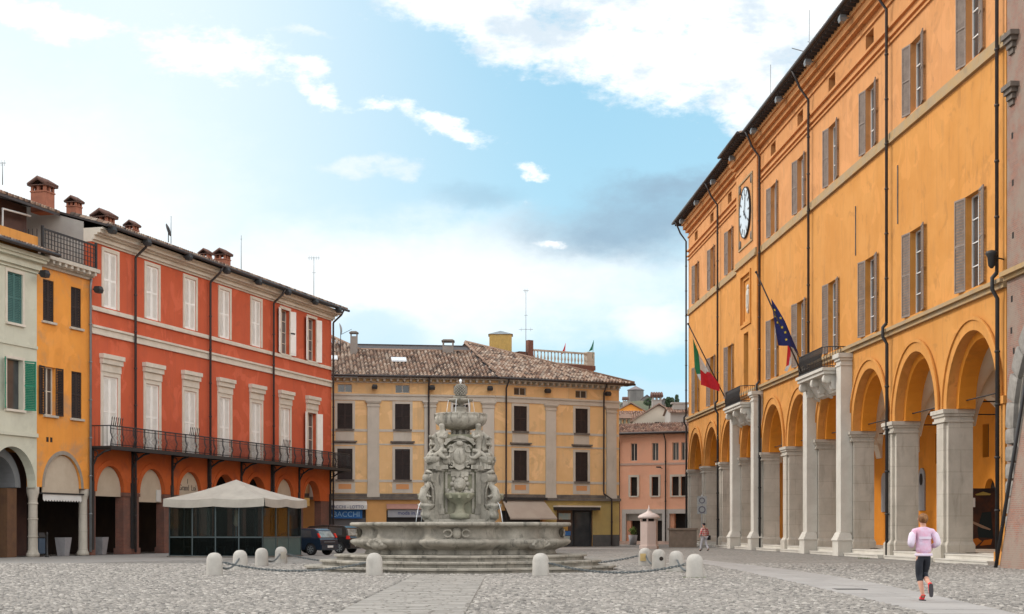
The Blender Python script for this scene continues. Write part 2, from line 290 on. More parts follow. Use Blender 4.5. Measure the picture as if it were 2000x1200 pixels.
# ------------------------------------------------------------------ mesh builder
class MB:
    def __init__(s): s.v = []; s.f = []; s.sm = []
    def add(s, vs, fs, smooth=False, M=None):
        b = len(s.v)
        s.v += [tuple(M @ Vector(p)) if M is not None else tuple(p) for p in vs]
        s.f += [tuple(b+i for i in f) for f in fs]; s.sm += [smooth]*len(fs); return s
    def box(s, x0, x1, y0, y1, z0, z1, M=None):
        v = [(x0,y0,z0),(x1,y0,z0),(x1,y1,z0),(x0,y1,z0),(x0,y0,z1),(x1,y0,z1),(x1,y1,z1),(x0,y1,z1)]
        return s.add(v, [(3,2,1,0),(4,5,6,7),(0,1,5,4),(1,2,6,5),(2,3,7,6),(3,0,4,7)], M=M)
    def tbox(s, x0, x1, y0, y1, z0, z1, t, M=None):      # box whose top is inset by t
        v = [(x0,y0,z0),(x1,y0,z0),(x1,y1,z0),(x0,y1,z0),(x0+t,y0+t,z1),(x1-t,y0+t,z1),(x1-t,y1-t,z1),(x0+t,y1-t,z1)]
        return s.add(v, [(3,2,1,0),(4,5,6,7),(0,1,5,4),(1,2,6,5),(2,3,7,6),(3,0,4,7)], M=M)
    def prism(s, poly, d0, d1, holes=(), axis='y', M=None):
        """polygon in (a,b) extruded along an axis: y -> (a,d,b); x -> (d,a,b); z -> (a,b,d)"""
        loops = [list(poly)] + [list(h) for h in holes]
        flat = [p for l in loops for p in l]
        tri = tessellate_polygon([[Vector((p[0], p[1], 0)) for p in l] for l in loops])
        put = {'y': lambda p, d: (p[0], d, p[1]), 'x': lambda p, d: (d, p[0], p[1]), 'z': lambda p, d: (p[0], p[1], d)}[axis]
        n = len(flat); vs = [put(p, d0) for p in flat] + [put(p, d1) for p in flat]
        fs = [tuple(t) for t in tri] + [tuple(n+i for i in reversed(t)) for t in tri]
        b = 0
        for l in loops:
            k = len(l)
            fs += [(b+i, b+(i+1) % k, n+b+(i+1) % k, n+b+i) for i in range(k)]; b += k
        return s.add(vs, fs, M=M)
    def tube(s, pts, r, n=8, M=None, caps=True):
        pts = [Vector(p) for p in pts]; rs = r if isinstance(r, (list, tuple)) else [r]*len(pts)
        vs, fs = [], []
        up = Vector((0, 0, 1)); prev = None
        for i, p in enumerate(pts):
            d = (pts[min(i+1, len(pts)-1)] - pts[max(i-1, 0)]).normalized()
            if prev is None:
                a = up if abs(d.z) < 0.9 else Vector((1, 0, 0)); x = d.cross(a).normalized()
            else: x = (prev - d*prev.dot(d)).normalized()
            prev = x; y = d.cross(x)
            vs += [tuple(p + (x*math.cos(2*PI*k/n) + y*math.sin(2*PI*k/n))*rs[i]) for k in range(n)]
        for i in range(len(pts)-1):
            fs += [(i*n+k, i*n+(k+1) % n, (i+1)*n+(k+1) % n, (i+1)*n+k) for k in range(n)]
        s.add(vs, fs, True, M)
        if caps:
            b = len(s.v) - len(vs)
            s.f += [tuple(b+k for k in reversed(range(n))), tuple(b+(len(pts)-1)*n+k for k in range(n))]; s.sm += [False]*2
        return s
    def lathe(s, prof, n=24, c=(0, 0), M=None, smooth=True, rf=None):
        vs, fs = [], []
        for (r, z) in prof:
            for k in range(n):
                a = 2*PI*k/n; q = r*(rf(a, z) if rf else 1)
                vs.append((c[0]+q*math.cos(a), c[1]+q*math.sin(a), z))
        for i in range(len(prof)-1):
            fs += [(i*n+k, i*n+(k+1) % n, (i+1)*n+(k+1) % n, (i+1)*n+k) for k in range(n)]
        s.add(vs, fs, smooth, M); b = len(s.v)-len(vs)
        s.f += [tuple(b+k for k in reversed(range(n))), tuple(b+(len(prof)-1)*n+k for k in range(n))]; s.sm += [False]*2
        return s
    def ball(s, c, r, n=10, m=7, M=None):
        r = r if isinstance(r, (tuple, list)) else (r, r, r)
        vs, fs = [], []
        for i in range(1, m):
            t = PI*i/m
            for k in range(n):
                a = 2*PI*k/n; vs.append((c[0]+r[0]*math.sin(t)*math.cos(a), c[1]+r[1]*math.sin(t)*math.sin(a), c[2]-r[2]*math.cos(t)))
        for i in range(m-2): fs += [(i*n+k, i*n+(k+1) % n, (i+1)*n+(k+1) % n, (i+1)*n+k) for k in range(n)]
        vs += [(c[0], c[1], c[2]-r[2]), (c[0], c[1], c[2]+r[2])]; q = len(vs)
        fs += [((k+1) % n, k, q-2) for k in range(n)] + [((m-2)*n+k, (m-2)*n+(k+1) % n, q-1) for k in range(n)]
        return s.add(vs, fs, True, M)
    def ring(s, c, r0, r1, d0, d1, a0=0, a1=PI, n=20, M=None):     # arch ring in the x-z plane
        p = [(c[0]+r1*math.cos(a0+(a1-a0)*i/n), c[1]+r1*math.sin(a0+(a1-a0)*i/n)) for i in range(n+1)]
        q = [(c[0]+r0*math.cos(a0+(a1-a0)*i/n), c[1]+r0*math.sin(a0+(a1-a0)*i/n)) for i in range(n+1)]
        vs = [(a, d0, b) for a, b in p+q] + [(a, d1, b) for a, b in p+q]; m = n+1; N = 2*m; fs = []
        for i in range(n):
            fs += [(i, i+1, m+i+1, m+i), (N+i+1, N+i, N+m+i, N+m+i+1), (i+1, i, N+i, N+i+1), (m+i, m+i+1, N+m+i+1, N+m+i)]
        fs += [(0, m, N+m, N), (m+n, n, N+n, N+m+n)]
        return s.add(vs, fs, M=M)
    def mesh(s, name, bevel=0.0):
        me = bpy.data.meshes.new(name); me.from_pydata(s.v, [], s.f)
        me.polygons.foreach_set('use_smooth', s.sm)
        bm = bmesh.new(); bm.from_mesh(me)
        bmesh.ops.recalc_face_normals(bm, faces=bm.faces)
        if bevel:
            ed = [e for e in bm.edges if len(e.link_faces) == 2 and e.calc_face_angle(0) > 0.6]
            bmesh.ops.bevel(bm, geom=ed, offset=bevel, segments=2, affect='EDGES', profile=0.7, clamp_overlap=True)
        bm.to_mesh(me); bm.free(); return me

MVAR = {}
def put(me, name, m, parent=None, loc=None, rot=None, label=None):
    if m is not None:
        if not me.materials: me.materials.append(m)
        elif me.materials[0] != m:
            k = (me.name, m.name)
            if k not in MVAR: MVAR[k] = me.copy(); MVAR[k].materials[0] = m
            me = MVAR[k]
    o = bpy.data.objects.new(name, me); COL.objects.link(o)
    if parent is not None: o.parent = parent
    if loc is not None: o.location = loc
    if rot is not None: o.rotation_euler = rot
    if label: o['label'] = label
    return o
def part(mb, name, m, parent, label=None, bevel=0.0, **kw): return put(mb.mesh(name, bevel), name, m, parent, label=label, **kw)
def tag(o, label, cat, group=None, kind=None):
    if label: o['label'] = label
    if cat: o['category'] = cat
    if group: o['group'] = group
    if kind: o['kind'] = kind
    return o
def thing(name, label, cat, loc=(0, 0, 0), rz=0, group=None):
    o = bpy.data.objects.new(name, None); o.empty_display_size = 0.3; COL.objects.link(o)
    o.location = loc; o.rotation_euler = (0, 0, rz); return tag(o, label, cat, group)
def struct(mb, name, m): return tag(put(mb.mesh(name), name, m), None, None, kind='structure')
def kids(o): return list(o.children)
def copy_tree(o, parent=None):
    c = o.copy(); COL.objects.link(c)
    if parent is not None: c.parent = parent
    for ch in kids(o): copy_tree(ch, c)
    return c
def arc(cx, cz, r, a0=PI, a1=0.0, n=18): return [(cx+r*math.cos(a0+(a1-a0)*i/n), cz+r*math.sin(a0+(a1-a0)*i/n)) for i in range(n+1)]
def rect(x0, x1, z0, z1): return [(x0, z0), (x1, z0), (x1, z1), (x0, z1)]
def archpoly(cx, z0, zs, r, n=16): return [(cx-r, z0)] + arc(cx, zs, r, PI, 0, n) + [(cx+r, z0)]
def text_mesh(txt, size, ext=0.01, align='CENTER'):
    cu = bpy.data.curves.new('lettering', 'FONT'); cu.body = txt; cu.size = size; cu.extrude = ext; cu.align_x = align; cu.align_y = 'CENTER'
    o = bpy.data.objects.new('tmp_text', cu); COL.objects.link(o)
    dg = bpy.context.evaluated_depsgraph_get(); me = bpy.data.meshes.new_from_object(o.evaluated_get(dg))
    bpy.data.objects.remove(o); return me

def tile_roof(name, parent, o, e, sl, cols, vfun, m=None, tw=0.24, tl=0.36, rad=0.5, M=None):
    """rows of half-round tiles. o: origin, e: unit vector along eave, sl: unit vector up the slope, vfun(u)->(v0,v1)"""
    o, e, sl = Vector(o), Vector(e), Vector(sl); nrm = e.cross(sl).normalized()
    if nrm.z < 0: nrm = -nrm
    prof = [(-0.5, -0.05), (-0.36, 0.0), (-0.2, 0.075), (0, 0.1), (0.2, 0.075), (0.36, 0.0), (0.5, -0.05)]
    vs, fs, uvs = [], [], []
    for c in range(cols):
        u = (c+0.5)*tw; v0, v1 = vfun(u)
        if v1 - v0 < 0.05: continue
        k = max(1, int(math.ceil((v1-v0)/tl))); jit = random.uniform(-0.03, 0.03)
        for r in range(k):
            a = v0 + r*tl + (jit if r else 0); b = min(v0+(r+1)*tl + jit, v1)
            if b <= a: continue
            base = len(vs); du = random.uniform(-0.012, 0.012)
            for (vv, lift) in ((a, 0.035+random.uniform(0, 0.012)), (b, 0.0)):
                for (px, pz) in prof:
                    vs.append(tuple(o + e*(u+du+px*tw) + sl*vv + nrm*(pz+lift)))
            np_ = len(prof)
            for i in range(np_-1):
                fs.append((base+i, base+i+1, base+np_+i+1, base+np_+i)); uvs += [(c+0.5, r+0.5)]*4
            fs.append(tuple(base+i for i in range(np_))); uvs += [(c+0.5, r+0.5)]*np_
    if M is not None: vs = [tuple(M @ Vector(p)) for p in vs]
    me = bpy.data.meshes.new(name); me.from_pydata(vs, [], fs)
    uvl = me.uv_layers.new(name='UVMap'); uvl.data.foreach_set('uv', [x for p in uvs for x in p])
    return put(me, name, m or TILE, parent)

# windows -----------------------------------------------------------
WC = {}
def cached(key, fn):
    if key not in WC: WC[key] = fn()
    return WC[key]
def win_glass(w_, h, panes, bar=0.05):
    """glass leaf with its glazing bars; origin bottom centre, outer face y=0"""
    def f(): return MB().box(-w_/2, w_/2, 0, 0.03, 0, h).mesh('window')
    return cached(('g', w_, h), f)
def win_frame(w_, h, nx, nz, bar=0.06):
    def f():
        m = MB()
        for x in (-w_/2, w_/2-bar): m.box(x, x+bar, -0.05, 0, 0, h)
        m.box(-w_/2+bar, w_/2-bar, -0.05, 0, 0, bar).box(-w_/2+bar, w_/2-bar, -0.05, 0, h-bar, h)
        for i in range(1, nx): x = -w_/2 + w_*i/nx; m.box(x-bar*.6, x+bar*.6, -0.052, 0, bar, h-bar)
        for i in range(1, nz): z = h*i/nz; m.box(-w_/2+bar, w_/2-bar, -0.045, 0, z-bar*.35, z+bar*.35)
        return m.mesh('frame')
    return cached(('f', w_, h, nx, nz), f)
def shutter_mesh(w_, h, slat=0.085, panel=False, mid=True):
    """louvred leaf hinged at x=0, extends to +x, outer face y=-t"""
    def f():
        m = MB(); t = 0.05; b = 0.11 if panel else 0.075
        m.box(0, b, -t, 0, 0, h).box(w_-b, w_, -t, 0, 0, h)
        rails = [(0, b*1.2), (h-b, h)] + ([(h*0.5-b*.5, h*0.5+b*.5)] if mid else [])
        for z0, z1 in rails: m.box(b, w_-b, -t, 0, z0, z1)
        if panel:
            m.box(b, w_-b, -0.006, 0.0, b, h-b); z = b*1.3
            while z < h-b-.03:
                m.add([(b, -.04, z), (w_-b, -.04, z), (w_-b, -.008, z+.035), (b, -.008, z+.035), (b, -.04, z+.008), (w_-b, -.04, z+.008), (w_-b, -.008, z+.043), (b, -.008, z+.043)], [(0,1,2,3),(7,6,5,4),(0,4,5,1),(2,6,7,3)]); z += .052
        else:
            z = b*1.3
            while z < h-b-slat*.5:
                m.add([(b, -t*.9, z), (w_-b, -t*.9, z), (w_-b, -0.014, z+slat*.75), (b, -0.014, z+slat*.75), (b, -t*.9, z+0.014), (w_-b, -t*.9, z+0.014), (w_-b, -0.014, z+slat*.75+0.014), (b, -0.014, z+slat*.75+0.014)],
                      [(0,1,2,3),(7,6,5,4),(0,4,5,1),(2,6,7,3)])
                z += slat
        return m.mesh('shutter')
    return cached(('s', w_, h, slat, panel, mid), f)
def hood_mesh(w_, h):
    def f(): return MB().box(-w_/2, w_/2, -0.10, 0, 0, h*.45).box(-w_/2-.06, w_/2+.06, -0.2, 0, h*.45, h*.75).box(-w_/2-.12, w_/2+.12, -0.28, 0, h*.75, h).mesh('hood')
    return cached(('h', w_, h), f)

def window(parent, F, u, z, w_, h, gm, fm, nx=2, nz=3, depth=0.3, shut=None, sm=None, sw=None, sill=None, sill_m=None, surround=None, sur_m=None, hood=None, ang=168, slat=0.085, smid=True, panel=False):
    """shut: None / 'open' / 'closed' / 'half' (one leaf open); F: facade frame inside the building's own coordinates"""
    loc = (F @ Vector((u, depth, z))); rz = F.to_euler().z
    g = put(win_glass(w_, h, nx), 'window', gm, parent, loc, (0, 0, rz))
    if fm is not None: put(win_frame(w_, h, nx, nz), 'frame', fm, g)
    if shut:
        sw = sw or w_/2
        for side in (-1, 1):
            me = cached(('sm', sw, h, slat, smid, panel, sm.name), lambda: shutter_mesh(sw, h, 0.13 if sm is SHUTG else slat, panel, smid).copy())
            o = put(me, 'shutter', sm, g)
            st = shut if isinstance(shut, str) else shut[0 if side < 0 else 1]
            a = ang - 4*random.random() if st == 'open' else (st if isinstance(st, (int, float)) else 0)
            if side < 0: o.location = (-w_/2, -depth-0.012, 0); o.rotation_euler = (0, 0, -R(a))
            else: o.location = (w_/2, -depth-0.012, 0); o.rotation_euler = (0, 0, R(a)); o.scale = (-1, 1, 1)
            if a == 0: o.location.y = -depth*0.55 if depth > .1 else -depth-0.01
    if sill:
        me = cached(('sill', w_, sill), lambda: MB().box(-w_/2-0.14, w_/2+0.14, -sill, 0, -0.12, -0.003).mesh('sill'))
        put(me, 'sill', sill_m, g, loc=(0, -depth, 0))
    if surround:
        def f():
            m = MB(); q = surround
            m.box(-w_/2-q, -w_/2, -0.05, 0, 0, h+q).box(w_/2, w_/2+q, -0.05, 0, 0, h+q).box(-w_/2, w_/2, -0.05, 0, h, h+q); return m.mesh('surround')
        put(cached(('sur', w_, h, surround), f), 'surround', sur_m, g, loc=(0, -depth, 0))
    if hood: put(hood_mesh(w_+0.5, hood), 'hood', sur_m, g, loc=(0, -depth, h+(surround or 0)+0.003))
    return g
def flood_mesh():
    def f():
        m = MB().box(-0.03, 0.03, -0.25, 0, 0.0, 0.05)
        m.add([(-.22,-.55,-.02),(.22,-.55,-.02),(.22,-.15,-.02),(-.22,-.15,-.02),(-.16,-.5,.16),(.16,-.5,.16),(.16,-.2,.16),(-.16,-.2,.16),(-.19,-.5,-.2),(.19,-.5,-.2),(.19,-.25,-.2),(-.19,-.25,-.2)],
              [(4,5,6,7),(0,1,5,4),(1,2,6,5),(2,3,7,6),(3,0,4,7),(0,8,9,1),(1,9,10,2),(2,10,11,3),(3,11,8,0),(8,11,10,9)]); return m.mesh('floodlight')
    return cached('flood', f)
CAPT = mat('sooty_cap_tile', (.17, .085, .065), (.10, .065, .055), 6, .9)
def chimney(parent, x, y, z0, z1, w_, M=None, wm=None):
    """brick stack with a little tiled roof on stub walls"""
    wm = wm or mat('chimney_brick', (0.36, 0.14, 0.085), (0.28, 0.11, 0.07), 3, 0.9, 0.3)
    hw = w_/2; h = z1-z0
    zt = z1-0.42*w_-0.12
    m = MB().box(x-hw, x+hw, y-hw, y+hw, z0, zt-0.3*w_).box(x-hw-.04, x+hw+.04, y-hw-.04, y+hw+.04, zt-0.3*w_, zt-0.22*w_)
    q = 0.16*w_
    for sx in (-1, 0, 1):
        for sy in (-1, 0, 1):
            if sx or sy: m.box(x+sx*(hw-q/2)-q/2, x+sx*(hw-q/2)+q/2, y+sy*(hw-q/2)-q/2, y+sy*(hw-q/2)+q/2, zt-0.22*w_, zt+0.08*w_)
    st = part(m, 'chimney', wm, parent)
    k = hw+0.16*w_
    c = MB().box(x-k, x+k, y-k, y+k, zt+0.08*w_, zt+0.08*w_+0.04)
    for i in range(5):
        xx = x-k+2*k*(i+.5)/5
        c.tube([(xx, y-k, zt+0.15*w_), (xx, y, z1), (xx, y+k, zt+0.15*w_)], k/5*1.05, 6)
    part(c, 'cap', CAPT, st); return st
def pipe(parent, pts, r=0.07, m=None):
    mb = MB().tube(pts, r, 8)
    p0, p1 = Vector(pts[-2]), Vector(pts[-1]); n = int((p1-p0).length/2.2)
    for i in range(1, n+1):
        q = p0.lerp(p1, i/(n+1)); mb.tube([q-Vector((0, 0, .04)), q+Vector((0, 0, .04))], r*1.35, 8)
    return part(mb, 'drainpipe', m or COPPER, parent)
def antenna(label, x, y, z0, z1, bars, lean=0.0):
    t = thing('antenna', label, 'antenna', (x, y, z0))
    part(MB().tube([(0, 0, 0), (lean, 0, z1-z0)], 0.025, 6), 'mast', ALU, t)
    m = MB()
    for (dz, l, k) in bars:
        m.tube([(-l/2, 0.03, z1-z0-dz), (l/2, 0.03, z1-z0-dz)], 0.016, 5)
        for i in range(k): xx = -l/2+l*(i+.5)/k; m.tube([(xx, .03, z1-z0-dz-.16), (xx, .03, z1-z0-dz+.16)], 0.01, 4)
    if bars: part(m, 'aerial', ALU, t)
    return t
I4 = Matrix.Identity(4)

# ------------------------------------------------------------------ ground
g = MB().box(-500, 500, 0, 900, -0.6, -0.012); struct(g, 'ground', GROUND)
def cobble_field():
    ys = []; y = 24.0
    while y < 63: d = 0.078 + 0.0010*(y-24); ys.append((y, d)); y += d
    P, T = [], []
    for (y, d) in ys:
        hw = 0.345*y + 1.2; wd = 0.105 + 0.0014*(y-24)
        n = int(2*hw/wd)
        x = -hw + (np.arange(n)+0.5)*wd + rng.uniform(-.35, .35)*wd
        wdt = wd*(0.82 + rng.uniform(-.2, .12, n)); dep = d*(0.80+rng.uniform(-.18, .12, n)); h = 0.014+rng.uniform(0, .028, n)
        yy = y + d*.5 + rng.normal(0, 0.10*d, n) + 0.05*np.sin(x*0.9+y*.3)
        x = x + rng.normal(0, 0.06*wd, n)
        skip = ((x > -3.05) & (x < -0.75) & (yy < 47)) | (np.hypot(x+1.8, yy-53.8) < 3.9) | ((x > path_x(yy)[0]) & (x < path_x(yy)[1]))
        k = ~skip
        P.append(np.stack([x[k], yy[k], wdt[k]/2, dep[k]/2, h[k]], 1))
    P = np.concatenate(P); n = len(P)
    cx, cy, a, b, h = P.T
    tw = rng.normal(0, .12, n)
    base = np.array([(-1,-1),(1,-1),(1,1),(-1,1)]); V = np.zeros((n, 12, 3))
    for r, (sc, zf) in enumerate(((1.0, -0.02), (0.93, 0.6), (0.62, 1.0))):
        for i, (sx, sy) in enumerate(base):
            px, py = sx*a*sc, sy*b*sc
            V[:, r*4+i, 0] = cx + px*np.cos(tw) - py*np.sin(tw)
            V[:, r*4+i, 1] = cy + px*np.sin(tw) + py*np.cos(tw)
            V[:, r*4+i, 2] = (h*zf if r else -0.012) + rng.normal(0, .0015, n)
    F = []
    for r in range(2):
        for i in range(4): F.append((r*4+i, r*4+(i+1) % 4, r*4+4+(i+1) % 4, r*4+4+i))
    F.append((8, 9, 10, 11)); F = np.array(F)
    faces = (F[None] + (np.arange(n)*12)[:, None, None]).reshape(-1, 4)
    me = bpy.data.meshes.new('cobblestones')
    me.vertices.add(n*12); me.vertices.foreach_set('co', V.reshape(-1).astype(np.float32))
    me.loops.add(faces.size); me.loops.foreach_set('vertex_index', faces.reshape(-1).astype(np.int32))
    me.polygons.add(len(faces)); me.polygons.foreach_set('loop_start', np.arange(0, faces.size, 4, dtype=np.int32))
    me.update(calc_edges=True)
    at = me.attributes.new('tone', 'FLOAT', 'POINT'); tone = np.clip(rng.normal(.5, .28, n), 0, 1)
    at.data.foreach_set('value', np.repeat(tone, 12).astype(np.float32))
    me.materials.append(COBBLE)
    o = bpy.data.objects.new('cobblestones', me); COL.objects.link(o); o['kind'] = 'structure'
def path_x(y):
    t = np.clip((y-24)/46, 0, 1); return 6.95+0.9*t+0.25*np.sin(t*PI), 8.35+0.5*t+1.15*np.sin(t*PI)
struct(MB().box(-26, 26, 22, 64, -0.3, -0.009), 'joint_bed', JOINT)
cobble_field()
# smooth stone path towards the arcade, big flagstones of the central strip
def path_mesh():
    m = MB(); y = 22.0; i = 0
    while y < 70:
        d = 1.3+0.25*math.sin(i*2.1); a0, a1 = path_x(y+.012); b0, b1 = path_x(y+d-.012); mid = 0.5+0.12*math.sin(i*3.7)
        for (f0, f1) in ((0, mid), (mid+.008, 1)):
            z = 0.018+0.004*math.sin(i*5.1+f0*9)
            q = [(a0+(a1-a0)*f0, y+.012), (a0+(a1-a0)*f1, y+.012), (b0+(b1-b0)*f1, y+d-.012), (b0+(b1-b0)*f0, y+d-.012)]
            m.add([(x, yy, -0.03) for x, yy in q]+[(x, yy, z) for x, yy in q], [(4,5,6,7),(0,1,5,4),(1,2,6,5),(2,3,7,6),(3,0,4,7)])
        y += d; i += 1
    return m
struct(path_mesh(), 'path', SLAB)
m = MB(); y = 22.0; i = 0
while y < 47:
    d = 0.30+0.07*math.sin(i*1.7); x = -3.02
    while x < -0.85:
        wd = random.uniform(.36, .75); x1 = min(x+wd, -0.78)
        z = 0.016+random.uniform(0, .012); m.add([(x+.012, y+.01, -.02), (x1-.012, y+.01, -.02), (x1-.012, y+d-.01, -.02), (x+.012, y+d-.01, -.02), (x+.03, y+.03, z), (x1-.03, y+.03, z), (x1-.03, y+d-.03, z), (x+.03, y+d-.03, z)],
            [(4,5,6,7),(0,1,5,4),(1,2,6,5),(2,3,7,6),(3,0,4,7)]); x = x1
    y += d; i += 1
struct(m, 'flagstone_strip', mat('flagstone', (0.31, 0.285, 0.255), (0.24, 0.221, 0.197), 1.6, 0.8, 0.3, 16, (0.20, 0.184, 0.164), 0.35, 0.5, fine=0.3))
struct(MB().prism([(-40, 60), (-26.5, 75.5), (-23.1, 82), (-13.9, 114.5), (-10, 117), (12, 125), (10, 112), (-6, 98), (-9, 82), (-20, 62), (-40, 50)], -0.3, -0.004, axis='z'), 'street', mat('grey_paving', (0.23, 0.215, 0.20), (0.28, 0.26, 0.24), 0.6, 0.9, 0.3, 9, (0.16, 0.15, 0.14), 0.4, 0.3))

# ------------------------------------------------------------------ town hall (ochre, right)
TH = thing('town_hall', 'long ochre town hall with a ten-arched stone arcade, two balconies and a wall clock', 'town hall', (15.47, 134.6, 0), -R(87.23))
L = 75.3; ZS, RR, RI = 6.6, 3.0, 2.68
AC = [4.0+7.5*i for i in range(10)]; PC = [0.25+7.5*k for k in range(11)]
def arcade_poly(r, top):
    p = [(0, ZS)]
    for c in AC: p += arc(c, ZS, r)
    return p + [(L, ZS), (L, top), (0, top)]
part(MB().prism(arcade_poly(RR, 10.9), 0, 0.35), 'arcade_wall', ORANGE, TH)
part(MB().prism(arcade_poly(RI, 10.88), 0.353, 1.1), 'arch_soffit', SOFFIT, TH)
for c in AC:
    part(MB().ring((c, ZS), RR-0.001, RR+0.5, -0.07, -0.001, n=28).ring((c, ZS), RR+0.42, RR+0.56, -0.14, -0.072, n=28), 'archivolt', ORANGE, TH)
holes_lo = [rect(c-0.8, c+0.8, 11.35, 15.25) for c in AC]
holes_up = [rect(c-0.75, c+0.75, 20.75, 24.0) for i, c in enumerate(AC) if i != 3]
holes_at = [rect(c-0.72, c+0.72, 25.95, 26.75) for i, c in enumerate(AC) if i != 3]
CB0, CB1 = PC[3]+0.25, PC[4]-0.1                            # projecting clock bay
niche = rect(AC[3]-1.6, AC[3]+1.6, 15.9, 19.3)
lo_cut = [h for i, h in enumerate(holes_lo) if i != 3]
part(MB().prism(rect(0, CB0, 10.9, 20.05), 0, 0.45, lo_cut[:3]).prism(rect(CB1, L, 10.9, 20.05), 0, 0.45, lo_cut[3:])
     .prism(rect(CB0, CB1, 10.9, 20.05), -0.28, 0.45, [rect(AC[3]-0.8, AC[3]+0.8, 11.35, 15.25), niche]).box(AC[3]-1.6, AC[3]+1.6, -0.08, 0.44, 15.9, 19.3), 'lower_wall', ORANGE, TH)
part(MB().prism(rect(0, CB0, 20.05, 28.3), 0, 0.45, holes_up[:3]+holes_at[:3]).prism(rect(CB1, L, 20.05, 28.3), 0, 0.45, holes_up[3:]+holes_at[3:])
     .box(CB0, CB1, -0.28, 0.45, 20.05, 28.3), 'upper_wall', PEACH, TH)
b = MB().box(0.02, L-0.02, 0.47, 14, 10.95, 28.25).box(0.02, L, 6.5, 14, 0, 10.94); part(b, 'core', ORANGE, TH)
s = MB()
for (z0, z1, d) in ((10.78, 10.98, .16), (10.98, 11.14, .30)): s.box(-0.05, L+0.1, -d, 0, z0, z1)
for (z0, z1, d) in ((20.1, 20.26, .16), (20.26, 20.62, .10)):
    s.box(-0.05, CB0, -d, 0, z0, z1); s.box(CB1, L+.05, -d, 0, z0, z1); s.box(CB0, CB1, -0.28-d, -0.28, z0, z1)
part(s, 'string_course', STRING, TH)
s = MB()
for (z0, z1, d) in ((24.95, 25.05, .1), (25.22, 25.34, .14), (25.68, 25.82, .16)):
    s.box(-0.05, CB0, -d, -.002, z0, z1); s.box(CB1, L+.05, -d, -.002, z0, z1)
for (z0, z1, d) in ((26.9, 27.02, .1), (27.35, 27.6, .28), (27.6, 27.95, .5), (27.95, 28.25, .62)):
    s.box(-0.05, CB0, -d, -.002, z0, z1); s.box(CB1, L+.05, -d, -.002, z0, z1); s.box(CB0, CB1, -0.28-d, -.282, z0, z1)
for (z0, z1, d) in ((24.95, 25.05, .08),): pass
part(s, 'cornice', PEACH, TH)
# roof: boarded eave, tile edge, gutter
rf = MB()
def eave(x0, x1, y0):
    rf.add([(x0, y0-1.15, 28.3), (x1, y0-1.15, 28.3), (x1, 7, 31.2), (x0, 7, 31.2), (x0, y0-1.15, 28.42), (x1, y0-1.15, 28.42), (x1, 7, 31.32), (x0, 7, 31.32)], [(3,2,1,0),(4,5,6,7),(0,1,5,4),(1,2,6,5),(2,3,7,6),(3,0,4,7)])
eave(-1.2, CB0, 0); eave(CB0, CB1, -0.35); eave(CB1, L+.3, 0)
for i in range(int(L/0.62)):
    x = -1+i*0.62; y0 = -0.35 if CB0 < x < CB1 else 0
    rf.box(x, x+.13, y0-1.05, 0.2, 28.14, 28.30)
roof = part(rf, 'roof', WOODD, TH)
tile_roof('roof_tiles', roof, (-1.2, -1.2, 28.44), (1, 0, 0), Vector((0, 7.0, 2.47)).normalized(), int((L+1.4)/.26), lambda u: (-.28 if CB0 < u-1.2 < CB1 else 0, 3.0), TILE, tw=0.26, tl=0.42)
gm = MB()
for (x0, x1, y0) in ((-1.2, CB0, 0), (CB0, CB1, -.35), (CB1, L+.3, 0)): gm.tube([(x0, y0-1.24, 28.38), (x1, y0-1.24, 28.38)], 0.1, 8)
part(gm, 'gutter', COPPER, TH)
for i, c in enumerate(AC):
    window(TH, I4, c, 11.35, 1.6, 3.9, GLASS, WHITEP, 2, 4, 0.32 if i != 3 else 0.2, 'open', SHUTG, 0.86, ang=172)
    if i != 3:
        window(TH, I4, c, 20.75, 1.5, 3.25, GLASS, SHUTW, 2, 3, 0.32, 'open', SHUTG, 0.8, ang=172)
        put(cached('attw', lambda: MB().box(-.72, .72, 0, .03, 0, .8).mesh('attic_window')), 'attic_window', DARK, TH, (c, 0.38, 25.95))
ctr = AC[3]
fm = MB()
for (a, b_, c_, d_) in ((ctr-1.6, ctr-1.35, 15.9, 19.3), (ctr+1.35, ctr+1.6, 15.9, 19.3), (ctr-1.35, ctr+1.35, 19.05, 19.3), (ctr-1.35, ctr+1.35, 15.9, 16.15)): fm.box(a, b_, -.2, -.082, c_, d_)
for (a, b_, c_, d_) in ((ctr-1.8, ctr-1.6, 15.7, 19.5), (ctr+1.6, ctr+1.8, 15.7, 19.5), (ctr-1.6, ctr+1.6, 19.3, 19.5), (ctr-1.6, ctr+1.6, 15.7, 15.9)): fm.box(a, b_, -.38, -.283, c_, d_)
part(fm, 'niche_frame', ORANGE, TH)
sh = MB().prism([(ctr-.42, 18.2), (ctr-.45, 17.4), (ctr-.25, 16.85), (ctr, 16.6), (ctr+.25, 16.85), (ctr+.45, 17.4), (ctr+.42, 18.2), (ctr, 18.35)], -.2, -.085).ball((ctr, -.14, 18.45), (.28, .1, .2)).box(ctr-.14, ctr+.14, -.26, -.2, 17.0, 17.9)
part(sh, 'coat_of_arms', STONE_L, TH)
